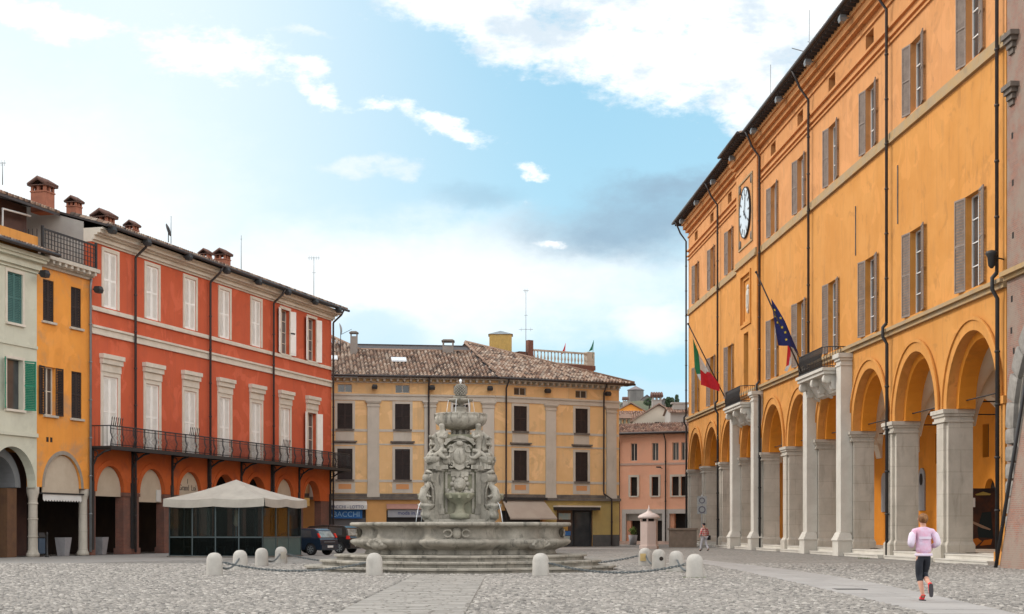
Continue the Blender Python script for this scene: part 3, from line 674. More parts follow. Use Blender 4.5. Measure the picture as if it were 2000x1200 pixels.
# clock
CZ = 23.7
ck = MB().prism([(ctr+1.72*math.cos(2*PI*i/40), CZ+1.72*math.sin(2*PI*i/40)) for i in range(40)], -.40, -.283)
clk = part(ck, 'clock', mat('clock_face', (0.44, 0.53, 0.60), (0.62, 0.70, 0.75), 0.6, 0.12, spec=0.6), TH, 'round white wall clock in a dark ring')
part(MB().ring((ctr, CZ), 1.722, 1.80, -.43, -.283, 0, 2*PI, 40), 'rim', IRON, clk)
tk = MB().box(-.2, .2, -.01, .01, -.05, .05).mesh('hour_mark')
for i in range(12):
    a = 2*PI*i/12; put(tk, 'hour_mark', LEDGE, clk, (ctr+1.42*math.cos(a), -.415, CZ+1.42*math.sin(a)), (0, -a, 0))
for (a, l, wd) in ((R(70), 1.25, .045), (R(-40), .85, .06)):
    hd = MB(); hd.box(-.2, l, -.012, .012, -wd, wd, M=Matrix.Translation((ctr, -.44, CZ)) @ Matrix.Rotation(-a, 4, 'Y')); part(hd, 'hand', IRON, clk)
fr = MB()
for (a, b_, c_, d_) in ((-2.4, -2.28, -2.4, 2.4), (2.28, 2.4, -2.4, 2.4), (-2.28, 2.28, -2.4, -2.28), (-2.28, 2.28, 2.28, 2.4)): fr.box(ctr+a, ctr+b_, -.36, -.283, CZ+c_, CZ+d_)
part(fr, 'clock_frame', STRING, TH)
for sx in (-1, 1):
    for sz in (-1, 1): part(MB().lathe([(.3, 0), (.3, .06), (.1, .1)], 10, M=Matrix.Translation((ctr+sx*1.95, -.283, CZ+sz*1.95)) @ Matrix.Rotation(PI/2, 4, 'X')), 'corner_boss', LEDGE, TH)
# piers
def pier_mesh(half=0):
    m = MB(); x0, x1 = (-.75, .75)
    if half == -1: x0 = -.25
    m.box(x0, x1, 0.02, 1.1, 0.9, 6.05); m.box(max(x0, -.45), .45, -.1, 0.02, 0.9, 6.05)
    m.box(x0-.08, x1+.08, -.06, 1.18, .42, .74).tbox(x0-.08, x1+.08, -.06, 1.18, .74, .9, .07)
    m.box(max(x0, -.55), .55, -.24, -.06, 0, .72).tbox(max(x0, -.55), .55, -.24, .1, .72, .9, .12)
    for (z0, z1, d) in ((6.05, 6.15, .05), (6.15, 6.3, .0), (6.3, 6.42, .07), (6.42, 6.6, .13)):
        m.box(x0-d, x1+d, -.12-d, 1.1+d*.6, z0, z1)
    return m
pm = pier_mesh().mesh('pier', 0.012)
for k, c in enumerate(PC):
    if k == 0: part(pier_mesh(-1), 'pier', STONE, TH).location.x = c
    elif k == 10: part(MB().box(-.6, .05, -.06, 1.0, .5, 6.3).box(-.72, .1, -.14, 1.1, 6.3, 6.6).box(-.75, .15, -.2, 1.1, 0, .55), 'pier', ORANGE, TH).location.x = c
    else: put(pm, 'pier', STONE, TH, (c, 0, 0))
    if 0 < k < 10:   # vault rib from pier to back wall
        part(MB().prism([(1.1, 5.9), (1.3, 5.9)] + arc(3.6, 5.9, 2.25)[1:-1] + [(5.9, 5.9), (6.0, 5.9), (6.0, 10.5), (1.1, 10.5)], c-.5, c+.5, axis='x'), 'vault_rib', CREAMVAULT, TH)
        part(MB().tube([(c, 1.0, 7.0), (c, 6.5, 7.0)], .035, 6), 'tie_rod', IRON, TH)
def giant(k):
    c = PC[k]; m = MB().box(c-.48, c+.48, -.62, -.001, 1.25, 10.1).box(c-.6, c+.6, -.8, -.003, 0, .82).tbox(c-.66, c+.66, -.86, -.003, .82, .98, .06).tbox(c-.6, c+.6, -.78, -.003, .98, 1.25, .11)
    for (z0, z1, d) in ((10.1, 10.2, .05), (10.2, 10.38, .0), (10.38, 10.52, .08), (10.52, 10.76, .17)): m.box(c-.48-d, c+.48+d, -.62-d, -.004, z0, z1)
    part(m, 'giant_pilaster', STONE_L, TH, bevel=0.012)
for k in (3, 4, 6, 7): giant(k)
for c in AC:       # tie rods across the openings
    part(MB().tube([(c-2.9, .7, 6.95), (c+2.9, .7, 6.95)], .03, 6), 'tie_rod', IRON, TH)
part(MB().prism(rect(0, L, 0.42, 10.6), 6.0, 6.45, [archpoly(c+.6, .42, 3.2, .8) for c in AC[1:]] + [rect(c-.45, c+.45, 5.1, 6.8) for c in AC[1:]]), 'portico_wall', SOFFIT, TH)
part(MB().box(0, L, 1.1, 6.0, 10.6, 10.8), 'portico_ceiling', CREAMVAULT, TH)
def vault_mesh():
    n, k = 28, 22; vs, fs = [], []
    for j in range(k+1):
        for i in range(n+1):
            x = -3.74+7.48*i/n; y = 1.1+4.9*j/k
            h = max(math.sqrt(max(0, 1-(x/3.3)**2)), math.sqrt(max(0, 1-((y-3.55)/2.3)**2))); vs.append((x, y, 5.95+3.45*h))
    return MB().add(vs, [(j*(n+1)+i, j*(n+1)+i+1, (j+1)*(n+1)+i+1, (j+1)*(n+1)+i) for j in range(k) for i in range(n)], True).mesh('vault')
vm_ = vault_mesh()
for c in AC: put(vm_, 'vault', CREAMVAULT, TH, (c, 0, 0))
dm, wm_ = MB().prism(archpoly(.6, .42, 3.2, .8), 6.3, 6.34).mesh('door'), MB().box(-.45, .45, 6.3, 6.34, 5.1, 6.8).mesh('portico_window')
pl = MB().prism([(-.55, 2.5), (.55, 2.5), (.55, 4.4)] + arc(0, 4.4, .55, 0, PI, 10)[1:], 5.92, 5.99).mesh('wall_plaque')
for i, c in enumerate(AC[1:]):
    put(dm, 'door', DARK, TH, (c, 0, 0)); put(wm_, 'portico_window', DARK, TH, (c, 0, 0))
    po_ = put(pl, 'wall_plaque', mat('grey_marble', (.33, .33, .34), (.27, .27, .28), 2, .5), TH, (c-2.7, 0, 0))
    if i in (5, 7): put(cached('oval', lambda: MB().prism([(.24*math.cos(q), 4.3+.34*math.sin(q)) for q in [j*PI/8 for j in range(16)]], 5.88, 5.918).mesh('oval')), 'bronze_oval', DARK, po_)
st = MB()
for k in range(10):
    x0, x1 = PC[k]+(.62 if k in (3, 4, 6, 7) else .56), PC[k+1]-(.62 if k+1 in (3, 4, 6, 7) else .56)
    st.box(x0, x1, -.5, -.07, 0, .18).box(x0, x1, -.53, -.5, .13, .18).box(x0+.02, x1-.02, -.07, 1.3, 0, .38).box(x0+.02, x1-.02, -.1, -.07, .33, .38)
part(st, 'step', STONE_L, TH)
part(MB().box(0, L, 1.3, 6.5, 0, .42), 'portico_floor', STONE, TH)
# balconies
def balcony(u0, u1):
    y0 = -1.35; bz = 10.12
    m = MB()
    m.box(u0, u1, y0, -.02, bz-.16, bz).box(u0+.08, u1-.08, y0+.1, -.02, bz-.34, bz-.16)
    sl = part(m, 'balcony', STONE_L, TH, 'small stone balcony on carved scroll brackets')
    n = 3; cs = MB()
    for i in range(n):
        c = u0+.45+(u1-u0-.9)*i/(n-1)
        p = [(-.02, bz-.34), (y0+.2, bz-.34), (y0+.14, bz-.55)]
        p += [(y0+.35+.22*math.cos(a), bz-.62+.22*math.sin(a)) for a in [PI-.2+PI*.9*j/6 for j in range(7)]]
        p += [(-.62+.17*math.cos(a), bz-1.0+.2*math.sin(a)) for a in [PI+.1+PI*.8*j/5 for j in range(6)]] + [(-.3, bz-1.3), (-.02, bz-1.42)]
        cs.prism(p, c-.2, c+.2, axis='x')
        for (yy, zz, r) in ((y0+.33, bz-.62, .17), (-.6, bz-1.02, .15)): cs.tube([(c-.24, yy, zz), (c+.24, yy, zz)], r, 10)
    cs.prism([(-.02, bz-.34), (y0+.5, bz-.34), (-.25, bz-1.2), (-.02, bz-1.3)], u0+.3, u1-.3, axis='x')
    part(cs, 'bracket', STONE_L, sl)
    r = MB(); ht = 1.12
    path = [(u0+.1, -.05), (u0+.1, y0+.45), (u0+.45, y0+.1), (u1-.45, y0+.1), (u1-.1, y0+.45), (u1-.1, -.05)]
    for (a, b_) in zip(path, path[1:]):
        A, B = Vector((*a, 0)), Vector((*b_, 0))
        for z in (bz+.08, bz+ht): r.tube([A+Vector((0, 0, z)), B+Vector((0, 0, z))], .03, 6)
        n = max(2, int((B-A).length/.14))
        for i in range(n):
            q = A.lerp(B, i/n); r.tube([q+Vector((0, 0, bz)), q+Vector((0, 0, bz+.3)), q+Vector((0, -.05 if abs(q.y-y0-.1) < .3 else 0, bz+.55)), q+Vector((0, 0, bz+.8)), q+Vector((0, 0, bz+ht))], .017, 4)
    part(r, 'railing', IRON, sl); return sl
balcony(PC[3]+.75, PC[4]-.55); balcony(PC[6]+.75, PC[7]-.55)
for u, y0 in ((PC[0]-.1, 0), (PC[2], 0), (PC[4]+.55, 0), (PC[6]-.7, 0), (PC[8], 0), (PC[10]-.3, 0)):
    pipe(TH, [(u, -1.2, 28.3), (u, -1.0, 27.9), (u, -.75, 27.3), (u, -.24, 26.6), (u, -.24, 11.4)], .075)
    pipe(TH, [(u, -.24, 11.4), (u, -.42, 11.2), (u, -.42, 10.75), (u, -.22, 10.4), (u, -.22, 0.1)], .085, IRON)
fmsh = flood_mesh()
for c in [5+7.5*i for i in range(10)]: put(fmsh, 'floodlight', ALU, TH, (c-2.5, -.65, 27.9))
for (u, z0, z1) in ((PC[7]+1.2, 15.8, 18.4), (PC[8]+1.1, 16.0, 18.8)): part(MB().box(u-.03, u+.03, -.05, -.001, z0, z1), 'wall_anchor', LEDGE, TH)
part(MB().tube([(75.1, -.02, 11.9), (75.1, -.5, 12.0)], .03, 6).lathe([(.05, 11.55), (.13, 11.65), (.17, 12.0), (.24, 12.1), (.22, 12.2), (.06, 12.25)], 12, (75.1, -.5)), 'wall_lantern', IRON, TH)

# ------------------------------------------------------------------ brick fortress wing at the right edge
BR = thing('brick_building', 'old brick building with grey rusticated archway beside the ochre town hall', 'building', tuple(TH.matrix_basis @ Vector((75.7, -.12, 0))), -R(87.23))
BL = 14.0; ac, ar, azs = 5.2, 4.0, 5.2
part(MB().prism([(0, 0), (ac-ar, 0), (ac-ar, azs)] + arc(ac, azs, ar)[1:-1] + [(ac+ar, azs), (ac+ar, 0), (BL, 0), (BL, 31), (0, 31)], 0, .8), 'wall', BRICK, BR)
part(MB().box(0.02, BL, .85, 12, 0, 31), 'core', DARK, BR)
q = MB()
for i in range(8): q.box(ac-ar-.78, ac-ar+.1, -.26, .1, .03+i*.66, .63+i*.66)
for i in range(13):
    a = PI-PI*(i+.5)/13; q.box(-.42, .42, -.26, .1, -.5, .5, M=Matrix.Translation((ac+(ar+.35)*math.cos(a), 0, azs+(ar+.35)*math.sin(a))) @ Matrix.Rotation(-a, 4, 'Y'))
part(q, 'rustication', mat('grey_rusticated_stone', (.31, .285, .255), (.23, .21, .19), 3, .9, .5, 20, (.15, .135, .12), .5, .9), BR, bevel=.16)
part(MB().ring((ac, azs), ar-.12, ar+.02, -.06, .3, n=24).box(ac-ar-.02, ac-ar+.12, -.06, .3, 0, azs), 'arch_frame', STONE, BR)
s = MB()
for (z0, z1, d) in ((10.95, 11.1, .14), (11.1, 11.28, .3)): s.box(-.02, BL, -d, -.001, z0, z1)
part(s, 'string_course', STRING, BR)
for z in (17.55, 19.5):
    c_ = MB()
    for (dz, d, x1) in ((0, .08, .8), (.2, .16, .95), (.4, .25, 1.1), (.56, .34, 1.25)): c_.box(0.38-d*.4, x1, -d, -.001, z+dz, z+dz+.18)
    part(c_, 'console', mat('grey_brown_console', (.19, .155, .13), (.13, .11, .095), 4, .9, .4, 20), BR)
hm = MB().box(-.09, .09, -.004, .02, -.12, .12).mesh('putlog_hole')
for (x, z) in ((.55, 16.4), (.6, 14.6), (.62, 12.6), (.5, 10.2), (.45, 9.0), (.7, 8.2)): put(hm, 'putlog_hole', DARK, BR, (x, -.001, z))
# battered brick buttress with its sloping iron pole
BT = thing('buttress', 'sloping brick buttress at the right edge with dark pole leaning along it', 'buttress', tuple(TH.matrix_basis @ Vector((78.6, -.2, 0))), -R(87.23))
part(MB().add([(0, -1.3, 0), (6, -1.3, 0), (6, .3, 0), (0, .3, 0), (0, -.02, 8), (6, -.02, 8), (6, .3, 8), (0, .3, 8)], [(3,2,1,0),(4,5,6,7),(0,1,5,4),(1,2,6,5),(2,3,7,6),(3,0,4,7)]), 'masonry', BRICK, BT)
part(MB().tube([(-.05, -1.42, 0), (-.05, -.1, 8.1)], .07, 8), 'pole', IRON, BT)

# ------------------------------------------------------------------ red building (left)
RB = thing('red_building', 'tall red palazzo with white shutters and a long iron balcony over brick arches', 'building', (-22.91, 83.64, 0), R(73.83))
RL = 33.4; RU = [1.95+4.63*i for i in range(7)]; rs, rr = 3.5, 1.45
p = [(0, rs)]
for c in RU: p += arc(c, rs, rr)
part(MB().prism(p + [(RL, rs), (RL, 5.85), (0, 5.85)], 0, .5), 'arcade_wall', REDARCH, RB)
for c in RU: part(MB().ring((c, rs), rr, rr+.3, -.05, -.001, n=20), 'archivolt', REDARCH, RB)
up = [rect(c-.72, c+.72, 13.7, 16.8) for c in RU]; lo = [rect(c-.78, c+.78, 6.0, 9.9) for c in RU]
part(MB().prism(rect(0, RL, 5.85, 17.4), 0, .45, up+lo), 'wall', RED, RB)
part(MB().box(0.02, RL-.02, .47, 12, 5.9, 17.8).box(.02, RL, 5, 12, 0, 5.89), 'core', REDARCH, RB)
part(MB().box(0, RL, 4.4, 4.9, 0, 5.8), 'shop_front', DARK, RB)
part(MB().prism([(.47, 15), (11.5, 15), (11.5, 17.7), (6, 19.8), (.47, 18.2)], -.03, .015, axis='x'), 'end_wall', GREYWALL, RB)
part(MB().add([(-.1, 6, 19.9), (RL+.9, 6, 19.9), (RL+.9, 12.5, 17.5), (-.1, 12.5, 17.5)], [(0, 1, 2, 3)]), 'back_slope', TILEF, RB)
s = MB()
s.box(-.02, RL+.05, -.12, -.001, 13.38, 13.52).box(-.02, RL+.05, -.07, -.001, 13.52, 13.62)
s.box(-.02, RL+.05, -.1, -.001, 12.1, 12.2).box(-.02, RL+.05, -.06, -.001, 12.2, 12.46).box(-.02, RL+.05, -.14, -.001, 12.46, 12.58)
part(s, 'string_course', WHITETRIM, RB)
s = MB()
for (z0, z1, d) in ((17.1, 17.22, .08), (17.22, 17.46, .2), (17.46, 17.56, .38), (17.56, 17.74, .58), (17.74, 17.84, .72)): s.box(-.04, RL+.1+d*.6, -d, .46, z0, z1)
part(s, 'cornice', WHITETRIM, RB)
rf = MB().add([(-.1, -1.0, 17.86), (RL+.9, -1.0, 17.86), (RL+.9, 6, 19.9), (-.1, 6, 19.9), (-.1, -1.0, 17.98), (RL+.9, -1.0, 17.98), (RL+.9, 6, 20.02), (-.1, 6, 20.02)], [(3,2,1,0),(4,5,6,7),(0,1,5,4),(1,2,6,5),(2,3,7,6),(3,0,4,7)])
rf.tube([(-.1, -1.06, 17.93), (RL+.9, -1.06, 17.93)], .09, 8)
roof = part(rf, 'roof', COPPER, RB)
tile_roof('roof_tiles', roof, (-.1, -1.03, 18.0), (1, 0, 0), Vector((0, 7, 2.04)).normalized(), int((RL+1)/.25), lambda u: (0, 2.4), TILE, tw=.25)
for i, c in enumerate(RU):
    st_ = ('closed', 'closed') if i < 5 else ('open', 'open')
    window(RB, I4, c, 13.7, 1.44, 3.1, GLASSG, WHITETRIM, 2, 4, .18 if i < 5 else .3, st_, SHUTW, .72, .1 if i >= 5 else None, WHITETRIM, .2, WHITETRIM, ang=165, panel=True)
    window(RB, I4, c, 6.02, 1.56, 3.88, GLASSG, WHITETRIM, 2, 4, .18 if i < 6 else .3, ('closed', 'closed') if i < 6 else ('open', 'open'), SHUTW, .78, None, None, .24, WHITETRIM, hood=.95, ang=165, panel=True)
# arcade piers, blinds, planters are below
pmr = MB().box(-.85, .85, 0.03, .55, .35, rs).box(-.92, .92, -.04, .62, 0, .35).box(-.92, .92, -.03, .6, rs-.22, rs-.02).mesh('pier')
for k in range(6): put(pmr, 'pier', BRICKD, RB, (RU[k]+2.315, 0, 0))
part(MB().box(0, .48, .03, .55, 0, rs), 'pier', BRICKD, RB); part(MB().box(RL-1.9, RL, .03, .55, 0, rs), 'pier', BRICKD, RB)
for i in (0, 1, 2, 5):
    c = RU[i]; lb = part(MB().prism(archpoly(c, 3.25 if i != 1 else 3.0, rs, rr-.03), .18, .24), 'arch_blind', BLIND, RB)
    if i == 2:
        for (tx, sz, z) in (('I', .42, 4.35), ('Grand  Loi', .5, 3.95)): put(text_mesh(tx, sz), 'lettering', LEDGE, lb, (c, .165, z), (PI/2, 0, 0))
    if i == 1: part(MB().box(c+.75, c+1.2, .1, .16, 3.05, 3.75, M=None), 'lettering', CANVASW, lb)
part(MB().box(RU[6]-1.3, RU[6]-.1, .12, .2, 3.1, 3.7), 'shop_sign', mat('ochre_sign', (.55, .36, .12)), RB)
# balcony
bz = 5.95; y0 = -1.25
bl = part(MB().box(-.1, RL+.7, y0, -.002, bz-.1, bz).box(-.1, RL+.7, y0-.05, y0, bz-.2, bz+.02), 'balcony', IRON, RB)
def bracket_mesh():
    m = MB()
    m.tube([(0, -.02, bz-1.6), (0, -.05, bz-1.1), (0, -.3, bz-.6), (0, -.75, bz-.3), (0, y0+.1, bz-.2)], .06, 6).box(-.05, .05, -.12, -.005, bz-1.9, bz-.1).box(-.05, .05, y0, -.01, bz-.2, bz-.1)
    m.tube([(0, -.2-.18*math.cos(t), bz-.42+.18*math.sin(t)) for t in [i*2*PI/10 for i in range(11)]], .03, 5)
    m.box(-.13, .13, -.09, -.004, .3, bz-1.9); return m.mesh('bracket')
bmm = bracket_mesh()
for u in [-.3+.35] + [c+2.315 for c in RU[:6]] + [RL-.3]: put(bmm, 'bracket', IRON, bl, (u, 0, 0))
r = MB(); ht = 1.1
r.tube([(-.05, -.02, bz+ht), (-.05, y0+.03, bz+ht), (RL+.65, y0+.03, bz+ht), (RL+.65, -.02, bz+ht)], .035, 6)
r.tube([(-.05, y0+.03, bz+.1), (RL+.65, y0+.03, bz+.1)], .025, 6).tube([(-.05, y0+.03, bz+ht-.16), (RL+.65, y0+.03, bz+ht-.16)], .02, 6)
n = int((RL+.7)/.15)
for i in range(n+1):
    x = -.05+(RL+.7)*i/n
    r.tube([(x, y0+.03, bz), (x, y0-.0, bz+.25), (x, y0-.07, bz+.45), (x, y0+.03, bz+.72), (x, y0+.03, bz+ht)], .016 if i % 8 else .04, 4)
for yy in (-.25, -.5, -.75, -1.0):
    for x in (-.05, RL+.65): r.tube([(x, yy, bz), (x, yy, bz+ht)], .016, 4)
part(r, 'railing', IRON, bl)
for x0 in (-.0, RU[1]+2.3, RU[4]+1.6):
    v = MB()
    for i in range(6): v.tube([(x0+i*.22, y0+.03, bz+ht), (x0+i*.22+.08, y0+.03, bz+ht+.3), (x0+i*.22+.0, y0-.03, bz+ht+.42), (x0+i*.22+.1, y0, bz+ht+.5)], [.03, .02, .03, .01], 5)
    part(v, 'finial', IRON, bl)
for u in (RU[0]+2.4, RU[2]+2.3, RU[4]+2.35, RL-.1): pipe(RB, [(u, -1.05, 17.85), (u, -.85, 17.5), (u, -.25, 17.0), (u, -.2, 16.9), (u, -.2, .1)], .075)
for u in (.35, 4.1, 9, 14, 18.6, 23.2, 27.9, 32.2): put(fmsh, 'floodlight', IRON, RB, (u, -.72, 17.72))
for (u, z1, w_) in ((1.83, 20.0, .62), (4.95, 19.85, .9), (8.1, 19.85, .6), (17.5, 19.8, .6), (19.9, 20.2, .8)): chimney(RB, u, 2.2, 18.9, z1, w_)
# satellite dish on the red roof
t_ = thing('satellite_dish', 'dark satellite dish on the red palazzo roof', 'satellite dish', tuple(RB.matrix_basis @ Vector((9.6, .6, 18.8))), R(20))
part(MB().lathe([(.02, .10), (.2, .07), (.38, 0.0), (.4, .0), (.38, -.02), (.02, .06)], 16, M=Matrix.Translation((0, 0, .75)) @ Matrix.Rotation(R(70), 4, 'Y')), 'dish', COPPER, t_)
part(MB().tube([(0, 0, 0), (0, 0, .8)], .03, 6), 'mast', IRON, t_)

# ------------------------------------------------------------------ small apricot house, setback upper floor
AH = thing('apricot_house', 'narrow apricot house with dark shutters and a roof terrace, squeezed beside the red palazzo', 'house', tuple(RB.matrix_basis @ Vector((-5.3, 0, 0))), R(73.83))
AW = 5.25; ac_ = 2.55
part(MB().prism([(0, 3.6), (ac_-1.75, 3.6)] + arc(ac_, 3.6, 1.75)[1:] + [(AW, 3.6), (AW, 15.2), (0, 15.2)], 0, .5, [rect(.7, 1.7, 12.2, 14.35), rect(3.3, 4.3, 12.2, 14.35), rect(.85, 1.85, 7.35, 9.85), rect(3.35, 4.35, 7.35, 9.85)]), 'wall', HOUSEO, AH)
part(MB().box(.02, AW-.02, .52, 8, 5.5, 15.2).box(.02, AW-.02, 4, 8, 0, 5.49), 'core', HOUSEO, AH)
part(MB().ring((ac_, 3.6), 1.75, 1.95, -.03, -.001, n=20), 'archivolt', mat('bare_cement', (.25, .22, .19), (.33, .28, .22), 2, .9), AH)
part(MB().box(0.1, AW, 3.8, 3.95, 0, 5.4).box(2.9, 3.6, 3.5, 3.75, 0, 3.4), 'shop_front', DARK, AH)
ab = part(MB().prism(archpoly(ac_, 3.25, 3.6, 1.72), .12, .17), 'arch_blind', BLIND, AH)
v = MB()
for i in range(14): x = .75+i*.26; v.add([(x, .05, 3.28), (x+.26, .05, 3.28), (x+.26, .03, 2.95), (x+.13, .02, 2.86), (x, .03, 2.95)], [(0, 1, 2, 3, 4)])
part(v, 'valance', CANVASW, ab); part(MB().box(.5, 4.6, .0, .1, 3.25, 3.33), 'blind_rail', IRON, AH)
for x in (.25, 4.95):
    m = MB().lathe([(.34, 0), (.34, .15), (.28, .25), (.25, .4), (.23, 3.0), (.26, 3.1), (.32, 3.3), (.32, 3.6)], 16, (x, .3))
    if x < 1:
        for z in (1.0, 1.9, 2.7): m.lathe([(.25, z), (.27, z+.02), (.27, z+.07), (.25, z+.09)], 16, (x, .3))
    part(m, 'column', STONE, AH)
window(AH, I4, 1.2, 12.2, 1.0, 2.15, GLASS, None, 2, 3, .2, 'closed', SHUTD, .5, .12, STONE)
window(AH, I4, 3.8, 12.2, 1.0, 2.15, GLASS, None, 2, 3, .2, 'closed', SHUTD, .5, .12, STONE)
window(AH, I4, 1.35, 7.35, 1.0, 2.5, GLASS, WHITETRIM, 2, 2, .25, 'open', SHUTD, .6, .12, STONE, ang=172)
window(AH, I4, 3.85, 7.35, 1.0, 2.5, GLASS, None, 2, 3, .2, 'closed', SHUTD, .5, .12, STONE)
s = MB()
for (z0, z1, d) in ((14.95, 15.1, .12), (15.1, 15.3, .25), (15.3, 15.5, .6)): s.box(-.05, AW-.01, -d, .4, z0, z1)
for i in range(9): s.box(.2+i*.57, .4+i*.57, -.55, -.25, 15.12, 15.299)
part(s, 'cornice', STONE, AH)
r = MB()
r.box(0, AW-.05, -.42, -.36, 16.75, 16.85).box(0, AW-.05, -.42, -.36, 15.52, 15.6)
for i in range(19): x = i*(AW-.1)/18; r.box(x, x+.045, -.405, -.375, 15.6, 16.75)
for k in range(4): r.box(0, AW-.05, -.40, -.37, 15.85+.24*k, 15.88+.24*k)
for x in (0, AW-.18): r.box(x, x+.12, -.45, -.33, 15.5, 16.95)
for i in range(12): y = -.36+i*.25; r.box(0, .04, y, y+.03, 15.5, 16.8)
part(r, 'railing', IRON, AH)
part(MB().box(-3.6, -.05, -.2, 2.6, 14.6, 16.35), 'parapet', ORANGE, AH)
pipe(AH, [(AW-.28, -.2, 15.0), (AW-.28, -.16, 14.6), (AW-.28, -.16, .2)], .07, ALU)
part(MB().box(1.0, 1.2, -.01, .01, 5.95, 6.2).box(1.35, 1.55, -.01, .01, 5.95, 6.2), 'vent', DARK, AH)
# tall brown and grey house behind the terrace
BH = thing('brown_house', 'brown timber clad upper house behind the roof terrace at the left edge', 'house', tuple(RB.matrix_basis @ Vector((-16, 2.8, 0))), R(73.83))
part(MB().box(0, 14.3, .1, 8, 0, 18.8), 'wall', BROWNWALL, BH)
rf = MB().add([(-1, -1.0, 18.52), (15.8, -1.0, 18.52), (15.8, 6, 20.92), (-1, 6, 20.92), (-1, -1.0, 18.66), (15.8, -1.0, 18.66), (15.8, 6, 21.06), (-1, 6, 21.06)], [(3,2,1,0),(4,5,6,7),(0,1,5,4),(1,2,6,5),(2,3,7,6),(3,0,4,7)])
roof = part(rf, 'roof', COPPER, BH)
tile_roof('roof_tiles', roof, (-1, -1.02, 18.68), (1, 0, 0), Vector((0, 7, 2.4)).normalized(), 67, lambda u: (0, 2.4), TILE, tw=.25)
part(MB().tube([(11.4, -.4, 16.4), (11.4, -.4, 18.1), (13.9, -.4, 18.2)], .06, 6), 'frame_post', WHITEP, BH)
chimney(BH, 15.2, -.3, 18.6, 20.45, .9)
# white-green house at the left edge
WH = thing('pale_green_house', 'pale green house with teal and green shutters and a grey arch at the left edge', 'house', tuple(RB.matrix_basis @ Vector((-16, -.15, 0))), R(73.83))
WW = 10.62; wc = 8.55
part(MB().prism([(0, 0), (wc-2, 0), (wc-2, 3.55)] + arc(wc, 3.55, 2.0)[1:] + [(WW, 3.55), (WW, 14.7), (0, 14.7)], 0, .5, [rect(8.05, 9.35, 11.7, 14.2), rect(8.0, 9.4, 7.4, 9.9)]), 'wall', HOUSEW, WH)
part(MB().box(0, WW-.02, .52, 8, 5.7, 14.7).box(0, WW-.02, 4.2, 8, 0, 5.69), 'core', HOUSEW, WH)
part(MB().ring((wc, 3.55), 1.55, 1.995, .9, 4.0, n=20), 'arch_soffit', GREYPAINT, WH)
part(MB().box(0, WW, 4.0, 4.15, 0, 5.6).box(8.1, 8.9, 3.7, 3.99, 0, 3.2), 'shop_front', DARK, WH)
part(MB().box(9.4, 10.2, .9, 1.5, 0, 3.5), 'pier', mat('brown_pier', (.16, .085, .045), (.12, .065, .04), 2, .9), WH)
window(WH, I4, 8.7, 11.7, 1.3, 2.5, GLASS, None, 2, 2, .2, 'closed', SHUTT, .65, .12, WHITETRIM, .16, WHITETRIM)
window(WH, I4, 8.7, 7.4, 1.4, 2.5, GLASS, None, 2, 2, .25, 'open', SHUTGR, .7, .12, WHITETRIM, .14, WHITETRIM, ang=150)
s = MB().box(-.02, WW, -.1, -.001, 6.1, 6.3)
for (z0, z1, d) in ((10.6, 10.75, .06), (14.45, 14.6, .1), (14.6, 14.95, .25), (14.95, 15.1, .5), (15.1, 15.3, .62)): s.box(-.02, WW+d*.3, -d, .5, z0, z1)
part(s, 'cornice', HOUSEW, WH)
rf = MB().add([(-1, -.95, 15.32), (WW+.5, -.95, 15.32), (WW+.5, 4, 16.9), (-1, 4, 16.9), (-1, -.95, 15.44), (WW+.5, -.95, 15.44), (WW+.5, 4, 17.02), (-1, 4, 17.02)], [(3,2,1,0),(4,5,6,7),(0,1,5,4),(1,2,6,5),(2,3,7,6),(3,0,4,7)]).tube([(-1, -1.02, 15.42), (WW+.5, -1.02, 15.42)], .1, 8)
roof = part(rf, 'roof', COPPER, WH)
tile_roof('roof_tiles', roof, (-1, -.98, 15.46), (1, 0, 0), Vector((0, 4.95, 1.58)).normalized(), 48, lambda u: (0, 3.0), TILE, tw=.25)
put(fmsh, 'floodlight', IRON, WH, (WW-.3, -.3, 14.4)); put(fmsh, 'floodlight', IRON, AH, (AW-.3, -.3, 14.4))

# ------------------------------------------------------------------ yellow building (centre back)
YB = thing('yellow_building', 'yellow building with grey pilasters, brown shutters and tiled roof behind the fountain', 'building', (-1.34, 121.7, 0))
FL = Matrix.Rotation(R(8.44), 4, 'Z'); FR = Matrix.Rotation(R(27.9), 4, 'Z')
WLu, WRu = [-16.4, -11.84, -7.34, -2.75], [2.26, 7.93]; PLu, PRu = [-14.1, -9.63, -5.17, -.55], [5.02, 10.74]
def ypart(fl, fr_, name, m, label=None):
    mb = MB()
    for F, fn in ((FL, fl), (FR, fr_)):
        if fn is None: continue
        t = MB(); fn(t); mb.v += [tuple(F @ Vector(p)) for p in t.v]; b = len(mb.v)-len(t.v); mb.f += [tuple(b+i for i in f) for f in t.f]; mb.sm += t.sm
    return part(mb, name, m, YB, label)
def yholes(us): return [rect(u-.59, u+.59, 9.25, 11.25) for u in us] + [rect(u-.59, u+.59, 5.3, 7.7) for u in us] + [rect(u-.56, u+.56, 12.1, 12.75) for u in us]
X0, X1 = -18.0, 11.54
ypart(lambda t: t.prism(rect(X0, 0, 3.9, 13.3), 0, .4, yholes(WLu)), lambda t: t.prism(rect(0, X1, 3.9, 13.3), 0, .4, yholes(WRu)), 'wall', YELLOW)
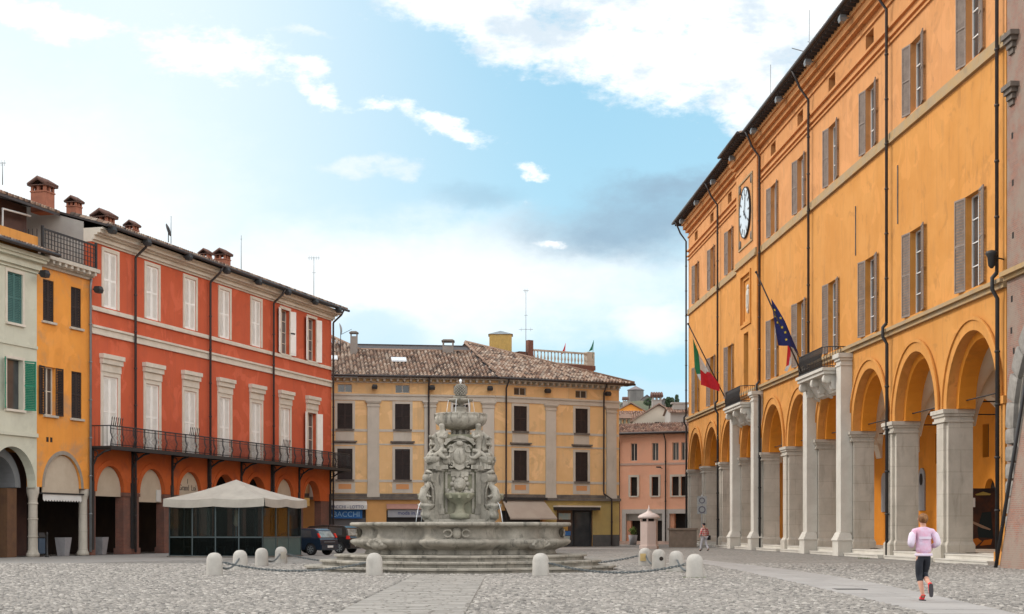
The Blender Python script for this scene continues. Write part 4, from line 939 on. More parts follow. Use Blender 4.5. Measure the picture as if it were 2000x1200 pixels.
ypart(lambda t: t.prism(rect(X0, 0, 0, 3.9), 0.02, .4, [rect(-13.9, -10.2, 0, 3.1), rect(-8.6, -4.9, 0, 2.9), rect(-3.8, -.9, 0, 2.9)]), lambda t: t.prism(rect(0, X1, 0, 3.9), .02, .4, [rect(.6, 4.3, 0, 2.9), rect(5.6, 9.0, 0, 3.0)]), 'shop_wall', mat('faded_orange_plaster', (0.66, 0.36, 0.14), (0.58, 0.31, 0.12), .6, .9, .2, 40, (.38, .28, .16), .4, .5))
ypart(None, lambda t: t.box(4.9, X1+.01, -.004, .3, .95, 3.8).box(0, 0.01, 0, .01, 0, .01), 'stained_wall', OLIVE) if False else None
ypart(None, lambda t: t.prism(rect(4.6, X1+.012, .9, 3.7), -.012, .019, [rect(5.6, 9.0, .9, 3.0)]), 'stained_wall', OLIVE)
ypart(None, lambda t: t.box(9.0, X1+.02, -.03, .019, 0, .95), 'dado', DADO)
ypart(lambda t: t.box(X0, 0, .42, 7, 0, 13.3), lambda t: t.box(.4, X1-.02, .42, 9, 0, 13.3), 'core', mat('shop_dark', (.045, .04, .04), (.06, .05, .05), 1, .6))
def ytrim(t, x0, x1):
    t.box(x0, x1, -.08, -.001, 11.5, 11.62).box(x0, x1, -.05, -.001, 11.62, 11.86).box(x0, x1, -.14, -.001, 11.86, 12.0)
    t.box(x0, x1, -.1, -.001, 12.88, 12.96).box(x0, x1, -.03, -.001, 9.05, 9.24).box(x0, x1, -.03, -.001, 5.1, 5.29).box(x0, x1, -.03, -.001, 8.0, 8.12)
    x = x0+.3
    while x < x1-.2: t.box(x, x+.16, -.5, -.002, 12.98, 13.18); x += .52
    t.box(x0, x1+.1, -.62, .1, 13.18, 13.26)
ypart(lambda t: ytrim(t, X0, 0), lambda t: ytrim(t, 0, X1), 'cornice', GREIGE)
def ypil(t, us):
    for u in us:
        t.box(u-.46, u+.46, -.15, -.032, 4.25, 11.0)
        for (z0, z1, d) in ((11.0, 11.08, .06), (11.08, 11.28, .02), (11.28, 11.38, .1), (11.38, 11.499, .16)): t.box(u-.46-d, u+.46+d, -.15-d, -.003, z0, z1)
        t.box(u-.5, u+.5, -.18, -.034, 3.9, 4.25)
for u in PLu: ypart(lambda t: ypil(t, [u]), None, 'pilaster', GREIGE)
for u in PRu: ypart(None, lambda t: ypil(t, [u]), 'pilaster', GREIGE)
def yband(t, x0, x1, us):
    t.box(x0, x1, -.07, -.001, 3.95, 4.2); t.box(x0, x1, -.25, -.001, 3.72, 3.93)
ypart(lambda t: yband(t, X0, 0, 0), lambda t: yband(t, 0, X1+.05, 0), 'shop_ledge', LEDGE)
for F, us in ((FL, WLu), (FR, WRu)):
    for u in us:
        window(YB, F, u, 9.25, 1.18, 2.0, GLASS, None, 2, 3, .15, 'closed', SHUTD, .59, .16, LEDGE, .2, GREIGE)
        window(YB, F, u, 5.3, 1.18, 2.4, GLASS, None, 2, 3, .15, 'closed', SHUTD, .59, .16, LEDGE, .2, GREIGE)
        g_ = put(cached('yatt', lambda: MB().box(-.56, .56, 0, .03, 0, .65).mesh('attic_window')), 'attic_window', GLASS, YB, F @ Vector((u, .2, 12.1)), (0, 0, F.to_euler().z))
        put(win_frame(1.12, .65, 2, 1), 'frame', GREIGE, g_)
        put(cached('yhood', lambda: MB().box(-.95, .95, -.22, -.033, 8.2, 8.32).box(-.85, .85, -.12, -.033, 8.12, 8.2).mesh('hood')), 'hood', LEDGE, YB, F @ Vector((u, 0, 0)), (0, 0, F.to_euler().z))
        put(cached('yapr', lambda: MB().box(-.72, .72, -.03, -.001, 8.33, 9.03).mesh('apron')), 'apron', GREIGE, YB, F @ Vector((u, 0, 0)), (0, 0, F.to_euler().z))
        put(cached('yaprl', lambda: MB().box(-.8, .8, -.028, -.0015, 4.25, 5.08).mesh('apron')), 'apron', GREIGE, YB, F @ Vector((u, 0, 0)), (0, 0, F.to_euler().z))
        put(cached('yaprp', lambda: MB().box(-.5, .5, -.045, -.032, 4.55, 4.95).mesh('apron_panel')), 'apron_panel', mat('salmon_panel', (.62, .30, .13)), YB, F @ Vector((u, 0, 0)), (0, 0, F.to_euler().z))
    for u in [a+2.3 for a in us]: put(fmsh, 'floodlight', IRON, YB, F @ Vector((u, -.05, 12.55)), (0, 0, F.to_euler().z))
for F, u, kink in ((FL, -5.0-.3, 0), (FR, .85, 0), (FR, 9.9, 1)):
    pts = [(u, -.75, 13.3), (u, -.7, 13.1), (u, -.3, 12.6), (u, -.26, 4.6)] + ([(u, -.3, 4.3), (u+.75, -.3, 3.9), (u+.75, -.28, .1)] if kink else [(u, -.3, .1)])
    pipe(YB, [F @ Vector(q) for q in pts], .07)
# roof: left wing gable plane rising to a taller part, right wing hipped plane
sl = 0.40
rf = MB(); ez = 13.36
def eaveY(F, x0, x1): 
    a = [F @ Vector(q) for q in ((x0, -.75, ez-.08), (x1, -.75, ez-.08), (x1, .3, ez+.25), (x0, .3, ez+.25))]
    return a
ypart(lambda t: t.add([(X0, -.8, ez-.1), (0.1, -.8, ez-.1), (0.1, 8.0, ez+8.8*sl-.1), (X0, 8.0, ez+8.8*sl-.1), (X0, -.8, ez), (0.1, -.8, ez), (.1, 8, ez+8.8*sl), (X0, 8, ez+8.8*sl)], [(3,2,1,0),(0,1,5,4),(1,2,6,5),(2,3,7,6),(3,0,4,7)]).tube([(X0, -.86, ez-.02), (.15, -.86, ez-.02)], .1, 8),
      lambda t: t.tube([(-.1, -.86, ez-.02), (X1+1.0, -.86, ez-.02)], .1, 8).box(0, X1+.9, -.8, .2, ez-.1, ez+.02), 'gutter', COPPER)
slv = Vector((0, 1, sl)).normalized(); kk = slv.y
ridge = lambda u: max(0, min(7.0 if u-18 > -10.3 else 7.0 + ((-10.3)-(u-18))*1.65, (.05-(u-18))/.17))/kk
tile_roof('roof', YB, (X0, -.8, ez), (1, 0, 0), slv, int(18.1/.30), lambda u: (0, ridge(u)), TILE, M=FL, tw=.30, tl=.42)
# right wing: planes given in FR; ridge apex above the bend, hip down to the right corner
hx0, hx1, ap_u, ap_v = 0.0, X1+1.0, 1.65, 9.6
def hipv(u_):
    u = hx0+u_
    lo_ = 0.0
    hi_ = ap_v*(hx1-u)/(hx1-ap_u) if u > ap_u else ap_v*u/ap_u
    return lo_/kk, hi_/kk
tile_roof('roof', YB, (hx0, -.8, ez+.05), (1, 0, 0), slv, int((hx1-hx0)/.30), hipv, TILE, M=FR, tw=.30, tl=.42)
apx = FR @ Vector((ap_u, -.8+ap_v, ez+.05+ap_v*sl)); crn = FR @ Vector((hx1, -.8, ez+.05)); lft = FL @ Vector((-10.3, 6.2, ez+7*sl))
part(MB().tube([apx+Vector((0, 0, .06)), crn+Vector((0, 0, .08))], .13, 7).tube([lft+Vector((0, 0, .02)), FL @ Vector((-1.2, 6.2, ez+7*sl+.02))], .13, 7)
     .tube([lft, FL @ Vector((-13.6, 6.2+3.3*1.65, ez+(7+3.3*1.65)*sl+.05))], .13, 7).tube([apx, FR @ Vector((.15, -.75, ez+.12))], .1, 7), 'ridge_tiles', TILE, YB)
# hidden back slope so that the roof is closed
bk = MB(); b0 = FR @ Vector((ap_u, 20, 10)); bk.add([apx, crn, FR @ Vector((hx1, 16, ez)), FR @ Vector((ap_u, 18, ez))], [(0, 1, 2, 3)])
bk.add([lft, FL @ Vector((-1.2, 6.2, ez+7*sl)), FL @ Vector((-1, 14, ez)), FL @ Vector((-10.3, 14, ez))], [(0, 1, 2, 3)]); part(bk, 'back_slope', TILEF, YB)
gst = mat('grey_chimney_render', (.30, .27, .24), (.24, .21, .19), 2, .9)
def box_chim(F, u, v, w_, z0, z1):
    q = F @ Vector((u, v, 0)); m = MB().box(q.x-w_/2, q.x+w_/2, q.y-w_/2, q.y+w_/2, z0, z1-.42*w_-.2)
    h = w_/2
    for sx in (-1, 1):
        for sy in (-1, 1): m.box(q.x+sx*h-(.12*w_ if sx > 0 else 0), q.x+sx*h+(.12*w_ if sx < 0 else 0), q.y+sy*h-(.12*w_ if sy > 0 else 0), q.y+sy*h+(.12*w_ if sy < 0 else 0), z1-.42*w_-.2, z1-.2)
    st = part(m, 'chimney', gst, YB); part(MB().box(q.x-h-.08, q.x+h+.08, q.y-h-.08, q.y+h+.08, z1-.2, z1-.1).tbox(q.x-h-.05, q.x+h+.05, q.y-h-.05, q.y+h+.05, z1-.1, z1, .12), 'cap', LEDGE, st)
box_chim(FL, -10.9, 5.2, .55, 15, 17.55); box_chim(FL, -3.1, 6.0, .9, 15, 17.1)
for u, v in ((-7.4, 2.6), (-12.9, 2.8)):
    o_ = (Vector((u, v, ez+(v+.8)*sl+.12)))
    part(MB().add([tuple(FL @ (o_+Vector(q))) for q in ((-.6, 0, 0), (.6, 0, 0), (.6, .95, .95*sl), (-.6, .95, .95*sl), (-.6, 0, .1), (.6, 0, .1), (.6, .95, .1+.95*sl), (-.6, .95, .1+.95*sl))], [(0,1,5,4),(1,2,6,5),(2,3,7,6),(3,0,4,7),(4,5,6,7)]), 'skylight', mat('skylight_glass', (.62, .64, .66), None, rough=.25), YB)
# stair tower and roof terrace on the yellow building
tw_ = FR @ Vector((4.55, 7.8, 0))
part(MB().prism([(tw_.x-.95, tw_.y-.9), (tw_.x+.95, tw_.y-.9), (tw_.x+.95, tw_.y+.9), (tw_.x-.95, tw_.y+.9)], 14, 17.9, axis='z'), 'stair_tower', mat('ribbed_yellow_sheet', (.58, .40, .13), (.48, .33, .11), 3, .7, .2, 30, (.35, .26, .12), .4, 2, streak=True), YB)
part(MB().add([(tw_.x-1.05, tw_.y-1, 17.9), (tw_.x+1.05, tw_.y-1, 17.9), (tw_.x+1.05, tw_.y+1, 17.9), (tw_.x-1.05, tw_.y+1, 17.9), (tw_.x, tw_.y, 18.3)], [(0,1,4),(1,2,4),(2,3,4),(3,0,4),(3,2,1,0)]), 'stair_tower_roof', ALU, YB)
rib = MB()
for i in range(9): x = tw_.x-.9+i*.225; rib.box(x-.03, x+.03, tw_.y-.93, tw_.y-.9, 14, 17.88)
part(rib, 'stair_tower_rib', mat('ribbed_yellow_sheet', (.58, .40, .13)), YB)
def wp(px, py, Y): return Vector(((px-1000)/3000*Y, Y, 1.45+(1033-py)/3000*Y)) - YB.location
Yt = 131.5; a, b_ = wp(1033, 690, Yt), wp(1160, 700, Yt+3.5)
tr = MB(); dirx = (b_-a); dirx.z = 0; Lt = dirx.length; ang = math.atan2(dirx.y, dirx.x)
MT = Matrix.Translation((a.x, a.y, 0)) @ Matrix.Rotation(ang, 4, 'Z')
part(MB().box(0, Lt, 0, 4, 13, 15.35, M=MT), 'terrace_wall', HOUSEO, YB)
part(MB().box(-.05, Lt+.1, -.1, .3, 15.35, 15.75, M=MT).box(-.1, .4, -.08, .35, 15.75, 17.6, M=MT).box(-.9, -.1, .1, 1.2, 13, 16.6, M=MT), 'terrace_cornice', BRICKD, YB)
bal = MB().box(.4, Lt-.7, -.05, .2, 16.72, 16.86, M=MT).box(.4, Lt, -.05, .2, 15.752, 15.84, M=MT)
for i in range(16): bal.lathe([(.05, 15.84), (.05, 15.95), (.1, 16.15), (.05, 16.45), (.05, 16.72)], 8, (.6+i*(Lt-1.5)/15, .08), M=MT)
bal.box(Lt-.75, Lt+.02, -.08, .5, 15.752, 16.95, M=MT)
part(bal, 'balustrade', STONE, YB)
for (px, py, cm) in ((1100, 682, REDLAMP), (1155, 676, SHUTGR)):
    q = wp(px, py, Yt+2); part(MB().add([tuple(q+Vector(d)) for d in ((-.25, 0, -.5), (.1, 0, -.35), (.2, .05, .5), (0, -.05, -.05))], [(0, 1, 3), (1, 2, 3)]).tube([q+Vector((.1, 0, -1.1)), q+Vector((.2, 0, .5))], .02, 5), 'pennant', cm, YB)
# awnings and shop signs (parts of the yellow building)
def ft(F, u, y, z, M_=None): return F @ Vector((u, y, z))
def fbox(F, x0, x1, y0, y1, z0, z1): return MB().box(x0, x1, y0, y1, z0, z1, M=F)
aw = part(MB().add([tuple(F_) for F_ in [FL @ Vector(q) for q in ((-13.6, -.02, 3.65), (-10.15, -.02, 3.65), (-10.15, -.8, 3.3), (-13.6, -.8, 3.3), (-10.15, -.8, 2.95), (-13.6, -.8, 2.95))]], [(0, 1, 2, 3), (3, 2, 4, 5)]), 'awning', CANVASW, YB)
put(text_mesh('TABACCHI - LOTTO', .33), 'lettering', NAVYL, aw, FL @ Vector((-11.9, -.82, 3.13)), (PI/2, 0, R(8.44)))
sg = part(fbox(FL, -13.8, -10.5, -.2, .05, 2.25, 2.92), 'shop_sign', BLUESIGN, YB)
put(text_mesh('TABACCHI', .58), 'lettering', LTBLUE, sg, FL @ Vector((-12.1, -.22, 2.56)), (PI/2, 0, R(8.44)))
part(fbox(FL, -13.9, -10.2, .12, .16, 0, 2.3), 'shutter_door', mat('grey_roller_shutter', (.13, .12, .125), (.10, .095, .1), 2, .5), YB)
sg = part(fbox(FL, -8.5, -4.95, -.12, .05, 2.35, 2.95), 'shop_sign', mat('grey_fascia', (.36, .37, .40), (.32, .33, .36), 2, .6), YB)
put(text_mesh('moda in...sho', .42), 'lettering', NAVYL, sg, FL @ Vector((-6.6, -.14, 2.68)), (PI/2, 0, R(8.44)))
part(MB().add([tuple(FL @ Vector(q)) for q in ((-8.6, -.02, 3.4), (-4.9, -.02, 3.4), (-4.9, -.35, 3.0), (-8.6, -.35, 3.0))], [(0, 1, 2, 3)]), 'awning', mat('pale_red_canvas', (.45, .25, .2), (.4, .22, .18), 3, .9), YB)
part(MB().add([tuple(FR @ Vector(q)) for q in ((.6, -.05, 3.75), (4.35, -.05, 3.75), (4.75, -1.6, 2.3), (.5, -1.6, 2.3), (4.75, -1.6, 2.18), (.5, -1.6, 2.18))], [(0, 1, 2, 3), (3, 2, 4, 5)]), 'awning', mat('taupe_canvas', (.40, .34, .285), (.36, .30, .25), 1, .9), YB)
part(fbox(FR, .6, 4.6, -.3, -.02, 3.75, 3.95), 'awning_case', IRON, YB)
part(fbox(FR, 5.3, 9.3, -.7, .02, 2.95, 3.2), 'shop_lintel', IRON, YB); part(fbox(FR, 5.25, 9.35, -.75, .02, 3.2, 3.32), 'lintel_cap', WHITETRIM, YB)
sf = part(fbox(FR, 5.62, 8.98, .2, .24, 0, 2.95), 'shop_window', GLASS, YB)
po = mat('poster_pale', (.35, .5, .52), (.55, .5, .4), 3, .5); pb = mat('poster_blue', (.05, .2, .5), (.03, .12, .35), 3, .5); pq = mat('poster_orange', (.55, .25, .05), (.4, .3, .1), 3, .5)
for (x0, x1, z0, z1, mm) in ((5.9, 7.0, 2.2, 2.7, po), (6.25, 6.75, 1.3, 1.9, pq), (6.1, 7.0, .9, 1.25, pb), (6.3, 6.95, .25, .85, po)): part(fbox(FR, x0, x1, .17, .195, z0, z1), 'poster', mm, sf)
part(fbox(FR, 7.25, 7.4, .1, .21, 0, 2.95).box(8.85, 8.98, .1, .21, 0, 2.95, M=FR).box(7.4, 8.85, .1, .21, 2.8, 2.95, M=FR), 'door_frame', IRON, sf)

# ------------------------------------------------------------------ salmon building beyond
SB = thing('salmon_building', 'three storey salmon building with small windows between yellow building and town hall', 'building', (7.5, 144.5, 0), R(-22))
us = [4.15, 6.2, 8.15, 9.0, 11.2, 13.2]
hl = [rect(u-.31, u+.31, 7.75, 9.4) for u in us] + [rect(u-.32, u+.32, 4.5, 6.25) for u in us]
part(MB().prism(rect(0, 18, 0, 10.4), 0, .4, hl + [rect(3.25, 7.0, .3, 3.0), rect(7.45, 14, .3, 3.0)]), 'wall', PINK, SB)
part(MB().box(0.02, 17.98, .42, 10, 3.1, 10.4).box(.02, 18, 1.2, 10, 0, 3.1), 'core', PINK, SB)
s = MB().box(0, 18, -.06, -.001, 7.35, 7.55).box(0, 18, -.3, -.001, 10.2, 10.4).box(0, 18, -.05, -.001, 0, .3); part(s, 'string_course', mat('pale_pink_trim', (.62, .44, .36), (.56, .4, .33), 2, .85), SB)
for i, u in enumerate(us):
    window(SB, I4, u, 7.75, .62, 1.65, GLASSG if i else GLASS, WHITETRIM, 2, 1, .2)
    window(SB, I4, u, 4.5, .64, 1.75, DARK, None, 2, 1, .2, sill=.12, sill_m=WHITETRIM, surround=.2, sur_m=WHITETRIM)
s = MB()
for (x0, x1) in ((3.25, 7.0), (7.45, 14)):
    s.box(x0-.25, x0+.12, -.05, .4, .301, 3.25).box(x1-.12, x1+.2, -.05, .4, .301, 3.25).box(x0+.12, x1-.12, -.05, .4, 2.85, 3.25)
part(s, 'shop_surround', mat('pale_grey_trim', (.58, .54, .50), (.52, .48, .44), 2, .85), SB)
part(MB().box(3.4, 6.9, .25, .3, 2.2, 2.85), 'shop_sign', mat('grey_shop_fascia', (.36, .33, .29), (.32, .29, .26), 2, .8), SB)
part(MB().box(3.3, 6.9, .8, .84, 0, 2.9).box(7.6, 13.9, .8, .84, 0, 2.9), 'shop_window', DARK, SB)
part(MB().box(3.38, 3.75, .3, .79, .3, 2.2), 'shop_reveal', PINK, SB); part(MB().box(7.58, 7.95, .3, .79, .3, 2.85), 'shop_reveal', PINK, SB)
roof = tile_roof('roof', SB, (-.3, -.7, 10.3), (1, 0, 0), Vector((0, 1, .38)).normalized(), 78, lambda u: (0, 2.9), TILEF, tw=.24)
part(MB().box(-.3, 18.4, -.75, .2, 10.2, 10.32).tube([(-.3, -.8, 10.3), (18.4, -.8, 10.3)], .09, 8), 'gutter', COPPER, SB)
part(MB().add([(-.3, 2.0, 11.35), (18.4, 2.0, 11.35), (18.4, 10, 10.3), (-.3, 10, 10.3)], [(0, 1, 2, 3)]), 'back_slope', TILEF, SB)
for u in (2.75, 7.22): pipe(SB, [(u, -.7, 10.2), (u, -.3, 9.8), (u, -.1, 9.5), (u, -.1, .3)], .06)
lp = part(MB().tube([(6.9, -.05, 7.0), (6.9, -1.0, 7.1)], .03, 6).box(6.75, 7.05, -1.5, -.9, 7.03, 7.15), 'wall_lamp', IRON, SB)

# ------------------------------------------------------------------ hill and far houses
def hill():
    nx, ny = 60, 40; vs, fs = [], []
    for j in range(ny+1):
        for i in range(nx+1):
            x = -60+300*i/nx; y = 230+500*j/ny
            t = min(1, max(0, (y-230)/280)); h = 43*(t*t*(3-2*t))*math.exp(-((x-40)/90)**2) - 1.2 + 1.2*math.sin(x*.21+y*.13)*t
            vs.append((x, y, h))
    for j in range(ny):
        for i in range(nx): a = j*(nx+1)+i; fs.append((a, a+1, a+nx+2, a+nx+1))
    return MB().add(vs, fs, True)
struct(hill(), 'hill', mat('hill_scrub', (.06, .075, .04), (.11, .10, .06), .05, .95))
def house(label, px, py_apex, Y, w_, rise, m, axis='x', depth=8, rm=TILEF, extra=None, rz=0, group=None):
    """gabled house, apex at the given picture point; gable faces the piazza (axis x) or eaves do (axis y)"""
    X = (px-1000)/3000*Y; zt = 1.45+(1033-py_apex)/3000*Y
    t = thing('house', label, 'house', (X, Y, 0), rz, group); h = w_/2; ze = zt-rise
    if axis == 'x':
        part(MB().prism([(-h, 0), (h, 0), (h, ze), (0, zt-.1), (-h, ze)], 0, depth), 'wall', m, t)
        sl_ = Vector((h, 0, rise)); n_ = sl_.normalized()
        r = None
        for sgn in (-1, 1):
            e = MB(); k = 1.12
            e.add([(0, -.3, zt), (sgn*h*k, -.3, zt-rise*k), (sgn*h*k, depth, zt-rise*k), (0, depth, zt), (0, -.3, zt+.14), (sgn*h*k, -.3, zt-rise*k+.14), (sgn*h*k, depth, zt-rise*k+.14), (0, depth, zt+.14)], [(0,1,2,3),(4,5,6,7),(0,1,5,4),(1,2,6,5),(2,3,7,6),(3,0,4,7)])
            part(e, 'roof', rm, t)
    else:
        part(MB().prism([(0, 0), (depth, 0), (depth, ze), (depth/2, zt-.1), (0, ze)], -h, h, axis='x'), 'wall', m, t)
        tile_roof('roof', t, (-h-.2, -.4, ze-.1), (1, 0, 0), Vector((0, depth/2+.4, rise+.1)).normalized(), int((w_+.4)/.26), lambda u: (0, math.hypot(depth/2+.4, rise)), rm, tw=.26)
        part(MB().add([(-h-.2, depth/2, zt), (h+.2, depth/2, zt), (h+.2, depth+.3, ze), (-h-.2, depth+.3, ze)], [(0,1,2,3)]), 'back_slope', rm, t)
    if extra: extra(t, zt, ze, h)
    return t
CREAMW = mat('cream_house_wall', (.52, .46, .38), (.46, .41, .34), .5, .9); GREYH = mat('grey_house_wall', (.34, .31, .28), (.29, .27, .25), .5, .9)
def ex_cream(t, zt, ze, h):
    chimney(t, -.1, 1.6, zt-1.2, zt+1.35, 1.0, wm=GREYH); part(MB().box(-.4, .2, -.05, .02, zt-2.3, zt-1.9), 'window', DARK, t)
house('cream gabled house with a tall capped chimney rising over the salmon roof', 1287, 790, 165, 5.6, 1.75, CREAMW, extra=ex_cream)
house('apricot gabled house on the left above the salmon roof', 1232, 788, 186, 3.4, .95, HOUSEO, extra=lambda t, zt, ze, h: chimney(t, -.5, 2, zt-.6, zt+.9, .6, wm=GREYH))
house('low yellow house with a tiled slope in front of the apricot gable', 1234, 800, 172, 3.2, 1.1, YELLOW, 'y', 5)
house('grey house with a wide flat chimney beside the town hall corner', 1334, 793, 158, 2.6, .6, GREYH, 'y', 6, extra=lambda t, zt, ze, h: part(MB().box(-.9, .6, 1, 1.8, zt-.3, zt+.3).box(-1.1, .8, .9, 1.9, zt+.3, zt+.45), 'chimney', GREYH, t))
t = thing('roof_chimney', 'squat grey chimney with open arches at the left end of the salmon roof', 'chimney', (11.0, 150, 10.2))
part(MB().box(-.5, .5, -.4, .4, 0, 1.5).box(-.5, -.3, -.4, .4, 1.5, 2.0).box(.3, .5, -.4, .4, 1.5, 2.0).box(-.1, .1, -.4, .4, 1.5, 2.0), 'stack', mat('mossy_render', (.25, .26, .2), (.2, .2, .16), 2, .9), t); part(MB().tbox(-.75, .75, -.6, .6, 2.0, 2.45, .35), 'cap', TILEF, t)
house('apricot far house with a long tiled roof just left of the cream gable', 1258, 800, 195, 4.2, 1.0, mat('far_peach', (.55, .33, .2)), 'y', 6)
house('far brown roofed house between the cream gable and the grey house', 1306, 797, 205, 4.0, 1.1, GREYH, 'y', 6)
house('tall dull ochre house behind the apricot gable', 1222, 797, 215, 2.6, .9, mat('far_ochre', (.5, .33, .16)), 'x', 6)
# hilltop tower
Yt_ = 500; k_ = Yt_/3000
t = thing('hilltop_tower', 'far octagonal grey stone tower with a low pyramid roof on the hill', 'tower', (241.5*k_, Yt_, 0))
zt = 1.45+(1033-763)*k_
part(MB().lathe([(2.6, 30), (2.6, zt)], 8, smooth=False), 'wall', FARSTONE, t)
part(MB().lathe([(2.85, zt), (2.85, zt+.15), (.3, zt+1.35), (.08, zt+1.5), (.05, zt+2.2)], 8, smooth=False), 'roof', mat('far_lead_roof', (.16, .14, .145), (.2, .17, .17), .6, .9), t)
for (px0, px1, py, lab, Y) in ((1255, 1272, 772, 'far brown walled house right of the hilltop tower', 480), (1214, 1228, 783, 'far brown house left of the hilltop tower', 470), (1292, 1302, 778, 'far dark domed house behind the cream gable', 450), (1302, 1318, 787, 'far red roofed house on the hill crest', 440), (1316, 1334, 786, 'far tiled house on the hill near the town hall', 430)):
    house(lab, (px0+px1)/2, py, Y, (px1-px0)/3000*Y*1.05, 1.0, FARSTONE, 'y' if 'red' in lab or 'tiled' in lab else 'x', 8, rm=mat('far_roof', (.19, .13, .12), (.15, .11, .10), .6, .9), group='far houses on the hill')
def leafy(name, label, x, y, z0, h, w_, n=420, thin=0.5):
    t = thing(name, label, 'tree', (x, y, z0))
    part(MB().tube([(0, 0, -1), (.1, 0, h*.5), (0, 0, h*.9)], [.22, .15, .05], 6), 'trunk', WOODD, t)
    m = MB()
    for i in range(n):
        u = random.random(); zz = h*(.18+.82*u); rad = w_*(thin+(1-thin)*math.sin(PI*min(1, u*1.05)))*math.sqrt(random.random())*.5
        a = random.random()*2*PI; c = Vector((rad*math.cos(a), rad*math.sin(a), zz)); s_ = random.uniform(.12, .34)
        d1 = Vector((random.uniform(-1, 1), random.uniform(-1, 1), random.uniform(-1, 1))).normalized()*s_; d2 = d1.orthogonal().normalized()*s_*.7
        m.add([c-d1, c+d2, c+d1, c-d2], [(0, 1, 2, 3)])
    part(m, 'crown', TREE, t); return t
for i, (px, py, h, w_, lab) in enumerate(((1305, 776, 3.2, 2.0, 'first pointed dark tree on the hill crest from the left'), (1312, 777, 2.8, 1.6, 'short dark tree between the other two crest trees'), (1322, 772, 4.0, 1.4, 'slim dark cypress on the crest nearest the town hall'))):
    Y = 420; leafy('tree', lab, (px-1000)/3000*Y, Y, 1.45+(1033-py)/3000*Y-h, h, w_).__setitem__('group', 'trees on the hill crest')
leafy('bush', 'dark bush between the cream chimney and the hilltop tower', (1268-1000)/3000*400, 400, 33.2, 2.2, 3.4)

# ------------------------------------------------------------------ fountain
FX, FY = -1.8, 53.8
FT = thing('fountain', 'tall carved stone baroque fountain with lobed basin, tritons and pine cone finial', 'fountain', (FX, FY, 0))
def lobe(a, dep=.10, hw0=23, hw1=14):
    a = (math.degrees(a)+90) % 360; k = round(a/45); d = abs(a-45*k); hw = hw0 if k % 2 == 0 else hw1
    b = math.sqrt(max(0.0, 1-(d/hw)**2)); return 1-dep+dep*b*(1.0 if k % 2 == 0 else 1.1)
def lobed(prof, name, m, n=144, dep=.1, parent=FT, rsc=1.0): return part(MB().lathe([(r*rsc, z) for r, z in prof], n, rf=lambda a, z: lobe(a, dep), smooth=True), name, m, parent)
for i, (r, z0, z1) in enumerate(((5.45, 0, .19), (4.92, .19, .38), (4.42, .38, .57))):
    m = MB().lathe([(r-.1, z0-.02), (r-.1, z1-.075), (r, z1-.07), (r, z1-.015), (r-.02, z1), (r-.9, z1+.004*i)], 144, smooth=False, rf=lambda a, z: lobe(a, .075, 24, 15))
    part(m, 'step', FSTONE, FT)
lobed([(3.3, .56), (3.36, .62), (3.3, .70), (3.42, .76), (3.7, .86), (3.84, .96), (3.86, 1.03), (3.78, 1.09), (3.6, 1.12), (3.5, 1.16), (3.44, 1.3), (3.46, 1.42), (3.58, 1.5), (3.82, 1.54), (3.87, 1.57), (3.87, 1.64), (3.82, 1.67), (3.5, 1.67), (3.45, 1.6), (3.4, 1.0)], 'basin', FSTONE, 240, .15)
part(MB().lathe([(.05, 1.49), (3.42, 1.49), (3.42, 1.5), (.05, 1.5)], 96, rf=lambda a, z: lobe(a, .15)), 'water', mat('basin_water', (.05, .07, .06), None, rough=.05, spec=.6), FT)
# carved cartouches and shells on the basin wall
for k in range(8):
    a = k*PI/4-PI/2; Mk = Matrix.Rotation(a+PI/2, 4, 'Z')
    m = MB()
    if k % 2:
        m.ball((0, -3.72, .93), (.42, .22, .2), 12, 8, Mk)
        for i in range(7): b = R(-60+20*i); m.tube([Mk @ Vector((.05*math.sin(b), -3.75, .78)), Mk @ Vector((.45*math.sin(b), -3.93, .8+.3*math.cos(b)))], [.03, .06], 6)
    else:
        m.ball((0, -3.55, 1.3), (.16, .12, .2), 10, 8, Mk)
        for sx in (-1, 1): m.tube([Mk @ Vector((sx*(.3+.14*math.cos(q)), -3.6, 1.3+.12*math.sin(q))) for q in [i*.7 for i in range(9)]], .035, 6)
    part(m, 'basin_carving', FSTONE, FT)
